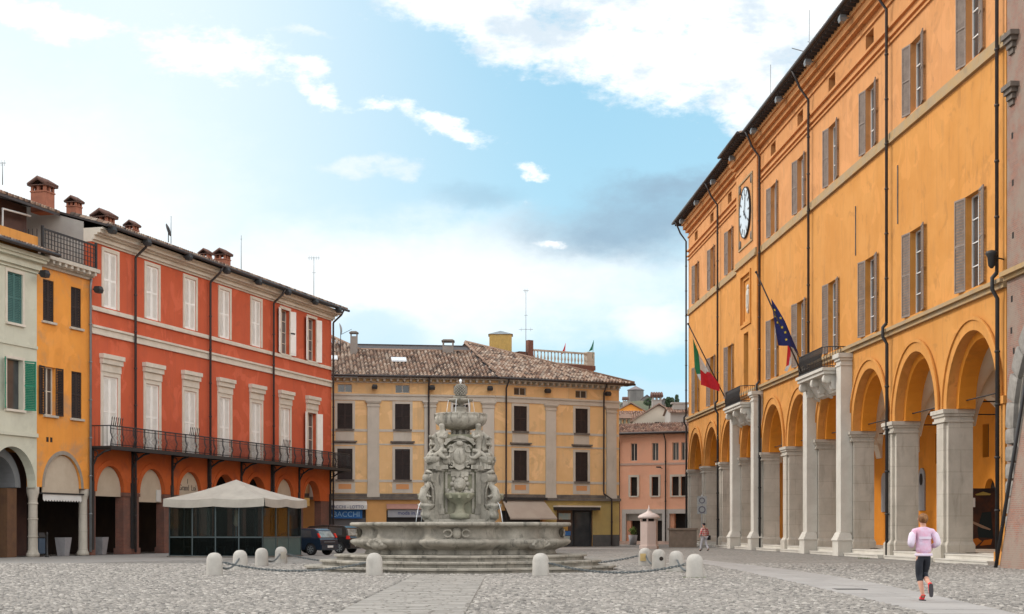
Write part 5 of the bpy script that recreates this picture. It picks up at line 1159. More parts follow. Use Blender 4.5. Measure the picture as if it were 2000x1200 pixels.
# central shaft: plinth, four faces with pilasters, niche bowl, lion mask
part(MB().tbox(-1.25, 1.25, -1.25, 1.25, 1.2, 1.78, .06).box(-.95, .95, -.95, .95, 1.78, 1.95), 'plinth', FSTONE, FT, bevel=.015)
part(MB().box(-.84, .84, -.84, .84, 1.95, 3.5).box(-.72, .72, -.72, .72, 3.5, 4.5).box(-.6, .6, -.6, .6, 4.5, 4.72), 'shaft', FSTONE_G, FT, bevel=.015)
def face_parts():
    out = []
    def pil(x): 
        return MB().box(x-.16, x+.16, -.94, -.70, 2.15, 3.42).box(x-.2, x+.2, -.98, -.70, 1.95, 2.15).box(x-.2, x+.2, -.99, -.7, 3.42, 3.5).box(x-.11, x+.11, -.965, -.94, 2.3, 3.3).box(x-.05, x+.05, -.985, -.965, 2.75, 2.95)
    for x in (-.72, .72): out.append((pil(x), 'pilaster', FSTONE))
    def ped(s):   # half of the broken curved pediment
        m = MB().box(min(s*.36, s*1.0), max(s*.36, s*1.0), -1.06, -.68, 3.5, 3.64)
        pts = [(s*.36, 3.64), (s*1.0, 3.64), (s*1.0, 3.72)] + [(s*(1.0-.62*q), 3.72+.4*math.sin(q*PI/2)) for q in (.15, .35, .6, .85, 1)] 
        m.prism(pts, -.98, -.7)
        c_ = [(s*(1.04-.64*q), 3.70+.44*math.sin(q*PI/2)) for q in [i/8 for i in range(9)]]
        m.tube([(x, -1.0, z) for x, z in c_], .075, 8); m.ball((s*.42, -.98, 3.78), (.13, .1, .13), 10, 8); return m
    for s in (-1, 1):
        pm_ = ped(s); pm_.v = [(x*1.1, y, z) for x, y, z in pm_.v]; out.append((pm_, 'pediment_half', FSTONE_L))
    # shield cartouche with curved hood
    m = MB().prism([(.34, 4.3), (.38, 3.95), (.3, 3.66), (.1, 3.5), (0, 3.46), (-.1, 3.5), (-.3, 3.66), (-.38, 3.95), (-.34, 4.3), (-.15, 4.42), (.15, 4.42)], -1.0, -.7)
    m.ball((0, -1.0, 3.95), (.24, .09, .3), 12, 8)
    for s in (-1, 1):
        m.tube([(s*(.3+.1*math.cos(q)), -1.0, 4.2+.12*math.sin(q)) for q in [i*.7 for i in range(9)]], .04, 6); m.tube([(s*(.28+.08*math.cos(q)), -1.0, 3.66+.1*math.sin(q)) for q in [i*.7 for i in range(9)]], .04, 6)
    m.ball((0, -1.02, 4.38), (.13, .09, .1), 10, 8); out.append((m, 'shield', FSTONE_L))
    m = MB().ring((0, 3.98), .58, .68, -1.05, -.6, R(35), R(145), 14); m.box(-.5, .5, -.98, -.6, 4.46, 4.56); out.append((m, 'hood', FSTONE_L))
    # niche: mask, bowl on baluster
    m = MB().ball((0, -.86, 2.98), (.22, .2, .24), 12, 9).ball((0, -.98, 2.9), (.11, .1, .09), 8, 6).ball((0, -.97, 3.04), (.06, .08, .06), 8, 6)
    for i in range(10): q = 2*PI*i/10; m.ball((.26*math.cos(q), -.78, 2.99+.28*math.sin(q)), (.09, .1, .09), 8, 6)
    m.box(-.3, .3, -.84, -.7, 3.25, 3.42).box(-.4, .4, -.8, -.7, 3.42, 3.5)
    for s in (-1, 1): m.tube([(s*.15, -.86, 2.72), (s*.35, -.9, 2.66), (s*.44, -.86, 2.74), (s*.38, -.84, 2.82)], [.09, .1, .08, .05], 8)
    m.v = [(x, y-.08, z) for x, y, z in m.v]; out.append((m, 'mask', FSTONE_L))
    out.append((MB().box(-.5, -.42, -.9, -.83, 2.0, 3.4).box(.42, .5, -.9, -.83, 2.0, 3.4).box(-.42, .42, -.9, -.83, 3.32, 3.4), 'niche_frame', FSTONE))
    m = MB().lathe([(.2, 1.78), (.34, 1.8), (.34, 1.95), (.2, 2.0), (.13, 2.15), (.17, 2.3), (.34, 2.4), (.46, 2.52), (.5, 2.6), (.52, 2.66), (.48, 2.68), (.4, 2.62), (.05, 2.6)], 24, (0, -1.0))
    for x in (-.3, 0, .3): m.box(x-.05, x+.05, -1.5+abs(x)*.3, -1.44+abs(x)*.3, 2.5, 2.66)
    out.append((m, 'niche_bowl', FSTONE_G))
    return out
fps = [(mb.mesh(nm), nm, mm) for mb, nm, mm in face_parts()]
for k in range(4):
    for me, nm, mm in fps: put(me, nm, mm, FT, None, (0, 0, k*PI/2))
# diagonal scroll consoles, shells and tritons
def console():
    m = MB(); w0 = .17
    p = [(.85, 1.9), (1.32, 1.75)] + [(1.42+.2*math.cos(q), 1.9+.2*math.sin(q)) for q in [-PI*.5+i*PI*.9/6 for i in range(7)]] + [(1.36, 2.2), (1.33, 2.5), (1.36, 2.8), (1.46, 3.05)] + [(1.42+.17*math.cos(q), 3.2+.17*math.sin(q)) for q in [-.6+i*PI*.9/6 for i in range(7)]] + [(1.2, 3.42), (.85, 3.45)]
    m.prism(p, -w0, w0, axis='y')
    for (x, z, r) in ((1.43, 1.9, .2), (1.43, 3.2, .17)): m.tube([(x, -w0-.05, z), (x, w0+.05, z)], r, 14)
    for yy in (-.1, .1): m.tube([(1.44, yy, 2.1), (1.37, yy, 2.4), (1.4, yy, 2.8), (1.52, yy, 3.05)], .04, 6)
    m.box(.7, 1.35, -.3, .3, 3.45, 3.6); return m
def shellpart():
    m = MB().lathe([(.08, 3.6), (.16, 3.66), (.26, 3.78), (.31, 3.9), (.29, 3.92), (.22, 3.84), (.05, 3.78)], 20, (1.3, 0), rf=lambda a, z: 1+.08*math.cos(9*a))
    m.ball((1.3, 0, 3.97), (.15, .15, .1), 10, 8)
    m.tube([(1.22, .02, 4.1), (1.1, .05, 4.3), (1.2, .03, 4.55), (1.22, 0, 4.7)], [.12, .1, .05, .015], 8); return m
def dolphin():
    m = MB().tube([(1.35, 0, 2.35), (1.62, 0, 2.3), (1.78, 0, 2.5), (1.72, 0, 2.78), (1.5, 0, 2.95), (1.42, 0, 3.2), (1.55, 0, 3.4)], [.08, .13, .15, .13, .09, .06, .03], 10)
    m.ball((1.62, 0, 2.28), (.2, .17, .14), 10, 8).tube([(1.66, -.3, 2.55), (1.72, 0, 2.6), (1.66, .3, 2.55)], [.02, .09, .02], 6)
    m.lathe([(.12, 1.8), (.2, 1.95), (.14, 2.1), (.26, 2.2), (.3, 2.3), (.05, 2.28)], 14, (1.62, 0)); m.tube([(1.5, -.22, 3.36), (1.56, 0, 3.42), (1.5, .22, 3.36)], [.02, .07, .02], 6); return m
cm_, sm_, dm_ = console().mesh('console'), shellpart().mesh('shell'), dolphin().mesh('dolphin')
for k in range(4):
    rz = PI/4+k*PI/2
    put(cm_, 'console', FSTONE, FT, None, (0, 0, rz)); put(dm_, 'dolphin', FSTONE_L, FT, None, (0, 0, rz)); put(sm_, 'shell', FSTONE_L, FT, None, (0, 0, rz))

def skin_mesh(name, J, E, sub=1, root=None, smooth=True):
    """J: joint -> ((x,y,z), radius or (rx,ry)); E: list of pairs"""
    names = list(J); ix = {k: i for i, k in enumerate(names)}
    me = bpy.data.meshes.new(name); me.from_pydata([J[k][0] for k in names], [(ix[a], ix[b]) for a, b in E], [])
    o = bpy.data.objects.new('tmp', me); COL.objects.link(o)
    md = o.modifiers.new('s', 'SKIN'); md.use_smooth_shade = True; md.branch_smoothing = .6
    for k in names:
        r = J[k][1]; sv_ = me.skin_vertices[0].data[ix[k]]; sv_.radius = (r, r) if not isinstance(r, tuple) else r
        sv_.use_root = (k == (root or names[0]))
    if sub: ss = o.modifiers.new('u', 'SUBSURF'); ss.levels = sub; ss.render_levels = sub
    dg = bpy.context.evaluated_depsgraph_get(); out = bpy.data.meshes.new_from_object(o.evaluated_get(dg)); out.name = name
    bpy.data.objects.remove(o); bpy.data.meshes.remove(me)
    out.polygons.foreach_set('use_smooth', [smooth]*len(out.polygons)); return out
def triton():
    # seated on the pediment, torso turned outward, fish-tail legs curling down, arms raising a shell
    J = {'pel': ((.86, 0, 4.22), .17), 'wa': ((.88, 0, 4.42), .14), 'ch': ((.86, 0, 4.66), .17), 'nk': ((.86, 0, 4.80), .07), 'hd': ((.88, 0, 4.93), .10), 'ht': ((.88, 0, 5.0), .08),
         'sl': ((.86, .19, 4.7), .08), 'el': ((1.02, .3, 4.52), .06), 'hl': ((1.2, .2, 4.55), .045), 'sr': ((.86, -.19, 4.7), .08), 'er': ((1.02, -.3, 4.52), .06), 'hr': ((1.2, -.2, 4.6), .045),
         'tl': ((1.0, .16, 4.15), .11), 'kl': ((1.18, .2, 4.02), .09), 'fl': ((1.12, .42, 3.86), .06), 'gl': ((1.0, .5, 3.95), .03), 'tr': ((1.0, -.16, 4.15), .11), 'kr': ((1.18, -.2, 4.02), .09), 'fr': ((1.12, -.42, 3.86), .06), 'gr': ((1.0, -.5, 3.95), .03)}
    E = [('pel', 'wa'), ('wa', 'ch'), ('ch', 'nk'), ('nk', 'hd'), ('hd', 'ht'), ('ch', 'sl'), ('sl', 'el'), ('el', 'hl'), ('ch', 'sr'), ('sr', 'er'), ('er', 'hr'), ('pel', 'tl'), ('tl', 'kl'), ('kl', 'fl'), ('fl', 'gl'), ('pel', 'tr'), ('tr', 'kr'), ('kr', 'fr'), ('fr', 'gr')]
    return skin_mesh('triton', J, E, 2)
tri = triton()
for v_ in tri.vertices: v_.co = (.8+(v_.co.x-.8)*1.12, v_.co.y*1.18, 3.98+(v_.co.z-3.98)*1.1)
for k in range(4): put(tri, 'triton', FSTONE_L, FT, None, (0, 0, PI/4+k*PI/2))
# upper tiers
m = MB().lathe([(.42, 4.55), (.42, 4.62), (.26, 4.68), (.2, 4.8), (.2, 4.88), (.36, 4.93)], 24)
for k in range(8): a = k*PI/4; m.tube([(.3*math.cos(a), .3*math.sin(a), 4.58), (.27*math.cos(a), .27*math.sin(a), 4.92)], .06, 8)
part(m, 'pedestal', FSTONE, FT)
part(MB().lathe([(.3, 4.9), (.5, 4.94), (.72, 5.02), (.85, 5.13), (.9, 5.25), (.9, 5.33), (.85, 5.4), (.88, 5.44), (.88, 5.48), (.8, 5.48), (.74, 5.4), (.1, 5.36)], 72, rf=lambda a, z: 1+(.022*math.cos(24*a) if z < 5.4 else 0)), 'upper_bowl', FSTONE_L, FT)
sm2 = MB().box(-.06, .06, -.93, -.82, 5.28, 5.46).mesh('bowl_strap')
for k in range(8): put(sm2, 'bowl_strap', FSTONE_L, FT, None, (0, 0, k*PI/4))
part(MB().lathe([(.3, 5.36), (.3, 5.5), (.25, 5.54), (.26, 5.64), (.29, 5.68), (.18, 5.71), (.1, 5.76), (.1, 5.82), (.3, 5.87), (.43, 5.92), (.44, 5.99), (.4, 6.0), (.2, 5.99), (.24, 6.04), (.26, 6.08), (.12, 6.1)], 24), 'upper_pedestal', FSTONE, FT)
m = MB().lathe([(.08, 6.1), (.16, 6.16), (.2, 6.27), (.18, 6.4), (.1, 6.5), (.04, 6.53)], 24)
for j in range(8):
    for i in range(12):
        a = 2*PI*(i+.5*(j % 2))/12; zz = 6.14+.047*j; rr_ = .2*math.sqrt(max(0.05, 1-((zz-6.29)/.25)**2)); m.ball((rr_*math.cos(a), rr_*math.sin(a), zz), .04, 6, 4)
part(m, 'pine_cone', FSTONE, FT)
WATERJ = mat('water_spray', (.8, .82, .84), None, rough=.3)
part(MB().tube([(0, 0, 6.5), (0, 0, 6.56), (0, 0, 6.6), (0, 0, 6.66), (0, 0, 6.69)], [.015, .02, .05, .05, .01], 8), 'water_jet', WATERJ, FT)
for k in range(6):
    a = k*PI/3+.2; m = MB().tube([((.42+.02*i)*math.cos(a), (.42+.02*i)*math.sin(a), 5.98-.13*i*(.6+.1*i)) for i in range(5)], .009, 4); part(m, 'water_jet', WATERJ, FT)
for k in range(4):
    a = PI/4+k*PI/2; m = MB().tube([((1.85+.06*i)*math.cos(a), (1.85+.06*i)*math.sin(a), 2.35-.045*i*i) for i in range(5)], .012, 4); part(m, 'water_jet', WATERJ, FT)

# ------------------------------------------------------------------ bollards and chains
BP = {'f1': (419, 1125), 'f2': (731, 1126), 'f3': (1056, 1127), 'f4': (1357, 1130), 'l1': (469, 1115), 'l2': (511, 1107), 'l3': (549, 1102), 'r1': (1321, 1118), 'r2': (1287, 1112), 'r3': (1260, 1107)}
BL_ = {'f1': 'front row stone bollard farthest left, chained to two neighbours', 'f2': 'front row stone bollard just left of the fountain centre, chained on its left', 'f3': 'front row stone bollard before the right half of the fountain', 'f4': 'front row stone bollard farthest right with moss at its foot',
       'l1': 'left side stone bollard just behind the front corner one', 'l2': 'left side stone bollard third from the front corner', 'l3': 'left side stone bollard nearest the parked cars, with a small metal plate',
       'r1': 'right side stone bollard just behind the front corner one', 'r2': 'right side stone bollard with a dark round hole', 'r3': 'right side stone bollard nearest the pink kiosk, with a yellow plate'}
def wpos(px, py): Y = 3000*1.45/(py-1033); return Vector(((px-1000)/3000*Y, Y, 0))
bmesh_ = MB().lathe([(.255, -.02), (.255, .06), (.25, .3), (.245, .5), (.225, .58), (.18, .655), (.11, .70), (.03, .715)], 28).mesh('shaft')
ringm = MB()
BPOS = {}
B0 = None
for kx, (px, py) in BP.items():
    P = wpos(px, py); BPOS[kx] = P
    o = thing('bollard', BL_[kx], 'bollard', tuple(P), random.uniform(0, 3), 'stone bollards around the fountain')
    s_ = put(bmesh_, 'shaft', BSTONE, o)
    if kx == 'r2': part(MB().tube([(0, -.24, .38), (0, -.262, .38)], .075, 14), 'hole', DARK, o).rotation_euler = (0, 0, -o.rotation_euler.z+.25)
    if kx in ('l3', 'r3'): part(MB().box(-.11, .11, -.272, -.243, .22, .5).box(-.05, .05, -.28, -.272, .3, .42), 'plate', mat('ochre_plate', (.5, .36, .16)) if kx == 'r3' else STONE, o).rotation_euler = (0, 0, -o.rotation_euler.z-(.4 if kx == 'r3' else -.5))
    if kx in ('f4', 'r1'):
        gt = tag(put(None, 'moss', None), 'moss growing round the foot of a bollard', 'moss', kind='stuff') if False else None
def link_mesh():
    n = 10; vs, fs = [], []
    for i in range(n):
        a = 2*PI*i/n; c = Vector((.055*math.cos(a)+(.03 if math.cos(a) > 0 else -.03), .028*math.sin(a), 0)); out = Vector((math.cos(a), math.sin(a), 0))
        for k in range(5): b = 2*PI*k/5; vs.append(c+out*(.013*math.cos(b))+Vector((0, 0, .013*math.sin(b))))
    for i in range(n): fs += [(i*5+k, i*5+(k+1) % 5, ((i+1) % n)*5+(k+1) % 5, ((i+1) % n)*5+k) for k in range(5)]
    return vs, fs
LV, LF = link_mesh()
def chain(label, a, b, sag, za=.42, zb=.42, group='chains between the bollards'):
    a = Vector(a)+Vector((0, 0, za)); b = Vector(b)+Vector((0, 0, zb)); d = (b-a); d.z = 0; L_ = d.length; dn = d.normalized()
    a += dn*.25; b -= dn*.25; m = MB()
    n = max(6, int(L_/.115)); pts = []
    for i in range(n+1):
        t = i/n; pts.append(a.lerp(b, t)-Vector((0, 0, sag*4*t*(1-t))))
    for i in range(n):
        q = (pts[i+1]-pts[i]); M_ = Matrix.Translation((pts[i]+pts[i+1])/2) @ q.to_track_quat('X', 'Z').to_matrix().to_4x4() @ Matrix.Rotation(PI/2*(i % 2)+.3, 4, 'X')
        m.add(LV, LF, True, M_)
    mid = (a+b)/2; mid.z = 0
    for i in range(len(m.v)): v = m.v[i]; m.v[i] = (v[0]-mid.x, v[1]-mid.y, v[2])
    o = put(m.mesh('chain'), 'chain', CHAINM, None, tuple(mid)); tag(o, label, 'chain', group)
chain('long iron chain sagging between the two left bollards of the front row', BPOS['f1'], BPOS['f2'], .26)
chain('long iron chain sagging between the two right bollards of the front row', BPOS['f3'], BPOS['f4'], .27)
chain('short chain from the front left corner bollard to the one behind it', BPOS['f1'], BPOS['l1'], .27)
chain('short chain between the two rear bollards on the left side', BPOS['l2'], BPOS['l3'], .27)
chain('short chain from the front right corner bollard to the one behind it', BPOS['f4'], BPOS['r1'], .27)
chain('short chain between the two rear bollards on the right side', BPOS['r2'], BPOS['r3'], .27)
b1, b2 = BPOS['l3'].lerp(BPOS['r3'], .335), BPOS['l3'].lerp(BPOS['r3'], .665)
for P, lab in ((b1, 'rear row stone bollard hidden behind the left of the fountain'), (b2, 'rear row stone bollard hidden behind the right of the fountain')):
    pass
chain('rear chain running from the left plate bollard towards the back of the fountain', BPOS['l3'], b1, .3)
chain('rear chain running from the right yellow plate bollard towards the back of the fountain', b2, BPOS['r3'], .3)

# ------------------------------------------------------------------ glass gazebo
GF, d1, d2 = Vector((-12.5, 77, 0)), Vector((-.95, .312, 0)).normalized(), Vector((.312, .95, 0)).normalized()
GZ = thing('gazebo', 'glass walled cafe gazebo with a grey beige canvas roof in front of the red palazzo', 'gazebo', tuple(GF), math.atan2(d2.y, d2.x)-PI/2)
GA, GB = 5.3, 4.3          # local: -x along the front wall to the left, +y to the back
ez_, az = 2.98, 4.0; o_ = .22
m = MB(); c4 = [(-GA-o_, -o_), (o_, -o_), (o_, GB+o_), (-GA-o_, GB+o_)]; ap = Vector((-GA/2, GB/2, az))
def drape(A, B, n=10):
    A, B = Vector((*A, ez_)), Vector((*B, ez_)); vs, fs = [], []
    rows = 6
    for j in range(rows+1):
        for i in range(n+1):
            e = A.lerp(B, i/n); e.z -= .07*math.sin(PI*((i/n*2) % 1)); p = e.lerp(ap, j/rows); p.z -= .10*math.sin(PI*j/rows); vs.append(p)
    for j in range(rows):
        for i in range(n): a = j*(n+1)+i; fs.append((a, a+1, a+n+2, a+n+1))
    return vs, fs
for A, B in zip(c4, c4[1:]+c4[:1]): m.add(*drape(A, B), True)
rf = part(m, 'canopy', CANVAS, GZ)
m = MB()
for A, B in zip(c4, c4[1:]+c4[:1]):
    A, B = Vector((*A, 0)), Vector((*B, 0)); n = 20; vs = []; nrm = Vector(((B-A).y, -(B-A).x, 0)).normalized()
    for i in range(n+1):
        e = A.lerp(B, i/n)+nrm*(.015+.02*math.sin(i*1.9)); zt_ = ez_-.07*math.sin(PI*((i/n*2) % 1)); vs += [(e.x, e.y, zt_+.005), (e.x+nrm.x*.03, e.y+nrm.y*.03, zt_-.40)]
    m.add(vs, [(2*i, 2*i+2, 2*i+3, 2*i+1) for i in range(n)], True)
part(m, 'valance', CANVAS, rf)
fr_ = MB(); gl = MB(); lp_ = MB(); lpt = MB()
def wallseg(P, Q, n, teal=False):
    P, Q = Vector((*P, 0)), Vector((*Q, 0)); t = (Q-P).normalized(); nr = Vector((t.y, -t.x, 0)); L_ = (Q-P).length
    Mw = Matrix.Translation(P) @ Matrix.Rotation(math.atan2(t.y, t.x), 4, 'Z')
    for i in range(n+1): x = L_*i/n; fr_.box(x-.03, x+.03, -.03, .03, .04, 2.95, M=Mw)
    for z in (.06, 1.02, 2.85): fr_.box(0, L_, -.025, .025, z-.03, z+.03, M=Mw)
    for i in range(n):
        x0, x1 = L_*i/n+.03, L_*(i+1)/n-.03
        gl.box(x0, x1, -.006, .006, 1.05, 2.82, M=Mw); (lpt if teal else lp_).box(x0, x1, -.012, .012, .09, .99, M=Mw)
wallseg((-GA, 0), (0, 0), 4); wallseg((0, 0), (0, GB), 3, True); wallseg((0, GB), (-GA, GB), 4); wallseg((-GA, GB), (-GA, 0), 3)
part(fr_, 'frame', mat('dark_aluminium', (.06, .08, .085), (.08, .10, .105), 3, .5), GZ); part(gl, 'glazing', CGLASS, GZ)
part(lp_, 'lower_panel', SMOKED, GZ); part(lpt, 'lower_panel', mat('teal_panel', (.04, .08, .085), (.055, .105, .105), .9, .15), GZ)
part(MB().box(-GA-.1, .1, -.12, GB+.1, 0, .06), 'base', LEDGE, GZ)
part(MB().tube([(-GA/2, GB/2, .06), (-GA/2, GB/2, az-.05)], .05, 8), 'pole', ALU, GZ)
def table(label, x, y, rz=0):
    t = thing('cafe_table', label, 'table', tuple(GZ.matrix_basis @ Vector((x, y, .062))), rz, 'tables inside the gazebo')
    part(MB().lathe([(.38, .72), (.4, .73), (.4, .75), (.38, .76)], 20), 'tabletop', mat('dark_table', (.05, .04, .035), None, rough=.4), t)
    part(MB().lathe([(.22, 0), (.22, .03), (.04, .06), (.035, .7), (.15, .72)], 12), 'pedestal', IRON, t)
def chair(label, x, y, rz):
    t = thing('cafe_chair', label, 'chair', tuple(GZ.matrix_basis @ Vector((x, y, .062))), rz, 'chairs inside the gazebo'); cm = mat('wicker', (.10, .07, .05), (.14, .10, .07), 12, .7)
    part(MB().box(-.22, .22, -.22, .22, .42, .47), 'seat', cm, t, bevel=.01); part(MB().box(-.22, .22, .2, .24, .47, .9), 'backrest', cm, t, bevel=.01)
    for sx in (-.2, .2):
        for sy in (-.2, .2): part(MB().tube([(sx, sy, 0), (sx*.95, sy*.95, .42)], .016, 6), 'leg', ALU, t)
for i, (x, w1) in enumerate(((-4.5, 'leftmost'), (-2.6, 'middle'), (-.9, 'rightmost'))):
    table(f'small round cafe table, {w1} of those inside the gazebo', x, 1.6)
    chair(f'wicker cafe chair left of the {w1} gazebo table', x-.65, 1.6, R(95)); chair(f'wicker cafe chair right of the {w1} gazebo table', x+.62, 1.7, R(-85))
t = thing('folded_parasol', 'folded pale parasol with brown tip standing inside the gazebo behind its front glass', 'parasol', tuple(GZ.matrix_basis @ Vector((-1.85, .7, .062))))
part(MB().tube([(0, 0, 0), (0, 0, 2.4)], .025, 8), 'pole', ALU, t); part(MB().lathe([(.05, 1.5), (.13, 1.62), (.1, 1.9), (.05, 2.3), (.02, 2.35)], 12, rf=lambda a, z: 1+.2*math.cos(6*a)), 'canopy', BLIND, t)

# ------------------------------------------------------------------ cars
def car(label, paint, loc, rz, Lc, H, wd, belt, prof_top, side_win, rear_lamp, group='cars parked by the gazebo'):
    t = thing('parked_car', label, 'car', loc, rz, group); hw = wd/2; r = .31; xf, xr = Lc/2-.78, -Lc/2+.68
    def wa(x): return [(x+.37*math.cos(a), .30+.37*math.sin(a)) for a in [i*PI/10 for i in range(11)]]
    low = [(-Lc/2+.12, .26)] + [(-Lc/2+.02, .45), (-Lc/2, .62), (-Lc/2+.04, belt-.08), (-Lc/2+.12, belt)] + [(Lc/2-1.25, belt), (Lc/2-.35, belt-.17), (Lc/2-.06, belt-.3), (Lc/2, .5), (Lc/2-.08, .26)]
    bot = [p for p in wa(xf)] + [p for p in wa(xr)]
    poly = low + [(a, max(.26, b)) for a, b in bot]
    b = MB().prism(poly, -hw, hw); body = part(b, 'body', paint, t, bevel=.035)
    # cabin with tumblehome
    n = len(prof_top); vs = []
    for s in (-1, 1):
        for (x, z) in prof_top: f = (z-belt)/(H-belt); vs.append((x, s*(hw-.04-.20*max(0, f)), z))
    tri = tessellate_polygon([[Vector((p[0], p[1], 0)) for p in prof_top]])
    fs = [tuple(q) for q in tri] + [tuple(n+i for i in reversed(q)) for q in tri] + [(i, (i+1) % n, n+(i+1) % n, n+i) for i in range(n)]
    part(MB().add(vs, fs), 'cabin', paint, t, bevel=.03)
    def sidepanel(poly, mm, nm, off=.012):
        for s in (-1, 1):
            vs = []
            for k in (off, -.01):
                for (x, z) in poly: f = (z-belt)/(H-belt); vs.append((x, s*(hw-.04-.20*max(0, f)+k), z))
            k = len(poly); part(MB().add(vs, [tuple(range(k)), tuple(k+i for i in reversed(range(k)))] + [(i, (i+1) % k, k+(i+1) % k, k+i) for i in range(k)]), nm, mm, t)
    for w_ in side_win: sidepanel(w_, GLASS, 'side_window')
    # rear window and windscreen
    def cross(i, j, nm, f0=.12, f1=.9, mm=GLASS):
        A, B = prof_top[i], prof_top[j]; d = Vector((B[0]-A[0], 0, B[1]-A[1])); nn = Vector((d.z, 0, -d.x)).normalized()
        if nn.x*(1 if A[0] > 0 else -1) < 0: nn = -nn
        q = []
        for f in (f0, f1):
            x, z = A[0]+(B[0]-A[0])*f, A[1]+(B[1]-A[1])*f; g = (z-belt)/(H-belt); w2 = hw-.04-.20*g-.1
            q += [(x+nn.x*.014, -w2, z+nn.z*.014), (x+nn.x*.014, w2, z+nn.z*.014)]
        part(MB().add(q+[(a-nn.x*.03, b2, c2-nn.z*.03) for a, b2, c2 in q], [(0, 1, 3, 2), (4, 6, 7, 5), (0, 4, 5, 1), (1, 5, 7, 3), (3, 7, 6, 2), (2, 6, 4, 0)]), nm, mm, t)
    cross(0, 1, 'rear_window', .15, .88, mat('car_rear_glass', (.10, .15, .17), (.3, .38, .4), 2.5, .06, spec=.7)); k = len(prof_top)-1; cross(k, k-1, 'windscreen')
    for x in (xf, xr):
        for s in (-1, 1):
            Mw = Matrix.Translation((x, s*(hw-.1), r)) @ Matrix.Rotation(-s*PI/2, 4, 'X')
            wl = part(MB().lathe([(.2, -.09), (r, -.09), (r+.005, 0), (r, .09), (.22, .1)], 24, M=Mw), 'wheel', RUBBER, t)
            rim = MB().lathe([(.2, .085), (.215, .105), (.2, .1), (.05, .07)], 20, M=Mw)
            for q in range(7): a = 2*PI*q/7; rim.box(.03, .2, -.025, .025, .075, .11, M=Mw @ Matrix.Rotation(a, 4, 'Z'))
            part(rim, 'rim', ALU, wl)
    for s in (-1, 1):
        part(MB().prism(rear_lamp, s*(hw-.12) if s > 0 else -hw-.004, hw+.004 if s > 0 else -(hw-.12)), 'tail_light', REDLAMP, t, bevel=.012)
        part(MB().box(Lc/2-.35, Lc/2-.03, s*(hw-.4) if s > 0 else -hw+.02, hw-.02 if s > 0 else -(hw-.4), .6, .74), 'headlight', ALU, t)
        part(MB().box(.55, .72, s*hw if s > 0 else -hw-.17, hw+.17 if s > 0 else -hw, belt-.02, belt+.12), 'wing_mirror', paint, t, bevel=.02)
    part(MB().box(-Lc/2-.05, -Lc/2+.15, -hw+.03, hw-.03, .3, .56), 'rear_bumper', paint, t, bevel=.03); part(MB().box(-Lc/2-.062, -Lc/2-.05, -.26, .26, .42, .53), 'number_plate', WHITEP, t)
    part(MB().box(-Lc/2-.02, -Lc/2+.1, -.5, .5, belt-.22, belt-.18), 'tailgate_strip', ALU, t)
    return t
H1 = 1.48
car('dark blue hatchback with tall tail lights beside the gazebo', CARBLUE, (-11.75, 85.0, 0), R(152), 4.0, H1, 1.68, .93,
    [(-1.9, .9), (-1.62, 1.36), (-1.42, 1.45), (-.4, H1), (.3, 1.42), (1.15, .9)], [[(-1.35, .98), (-1.2, 1.34), (-.45, 1.38), (-.45, .98)], [(-.38, .98), (-.38, 1.38), (.22, 1.34), (.9, .98)]], [(-1.95, .96), (-1.85, .96), (-1.75, 1.2), (-1.82, 1.2)])
car('larger black people carrier with low red tail light, half behind the dark hatchback', CARBLACK, (-11.3, 91.3, 0), R(160), 4.5, 1.68, 1.8, 1.0,
    [(-2.15, .97), (-1.95, 1.5), (-1.8, 1.62), (-.5, 1.68), (.5, 1.6), (1.35, .97)], [[(-1.75, 1.06), (-1.65, 1.5), (-.85, 1.55), (-.85, 1.06)], [(-.78, 1.06), (-.78, 1.55), (.35, 1.5), (1.1, 1.06)]], [(-2.27, .84), (-2.02, .84), (-2.05, 1.04), (-2.2, 1.04)])

# ------------------------------------------------------------------ kiosk, road sign, information panel
t = thing('kiosk', 'small hexagonal pink advertising kiosk with a white finial roof', 'kiosk', (9.9, 111, 0), R(14))
part(MB().lathe([(.74, 0), (.74, .25), (.66, .28), (.66, 1.95), (.68, 1.98)], 6, smooth=False), 'body', PINKSTONE, t)
part(MB().lathe([(.5, 1.98), (.5, 2.2)], 6, smooth=False), 'vent', DARK, t)
m = MB()
for k in range(6): a = k*PI/3; m.box(.5, .66, -.05, .05, 1.96, 2.2, M=Matrix.Rotation(a, 4, 'Z'))
part(m, 'corner_strut', PINKSTONE, t)
part(MB().lathe([(.74, 2.18), (.8, 2.24), (.8, 2.34), (.72, 2.38), (.7, 2.44), (.5, 2.52), (.2, 2.66), (.1, 2.8), (.12, 2.86), (.05, 2.92), (.02, 3.15)], 24), 'roof', mat('kiosk_roof_paint', (.66, .56, .51), (.6, .5, .46), 2, .7), t)
t = thing('road_sign', 'grey road sign post with two square plates before the far arcade', 'sign', (12.98, 105, 0))
part(MB().tube([(0, 0, 0), (0, 0, 3.75)], .035, 8), 'pole', ALU, t)
for z, r_ in ((3.38, .2), (2.75, .24)):
    p_ = part(MB().box(-.32, .32, -.06, -.04, z-.29, z+.29), 'plate', mat('grey_sign_back', (.26, .27, .27), (.3, .31, .31), 3, .6), t)
    part(MB().ring((0, z), r_*.72, r_, -.075, -.062, 0, 2*PI, 24), 'ring', mat('dark_sign_ring', (.10, .09, .12)), p_)
t = thing('planter', 'small grey planter with a green bush by the salmon shop door', 'planter', (10.75, 136.5, 0))
part(MB().lathe([(.3, 0), (.4, .9), (.36, .9), (.34, .8)], 12), 'pot', CONC, t)
m = MB()
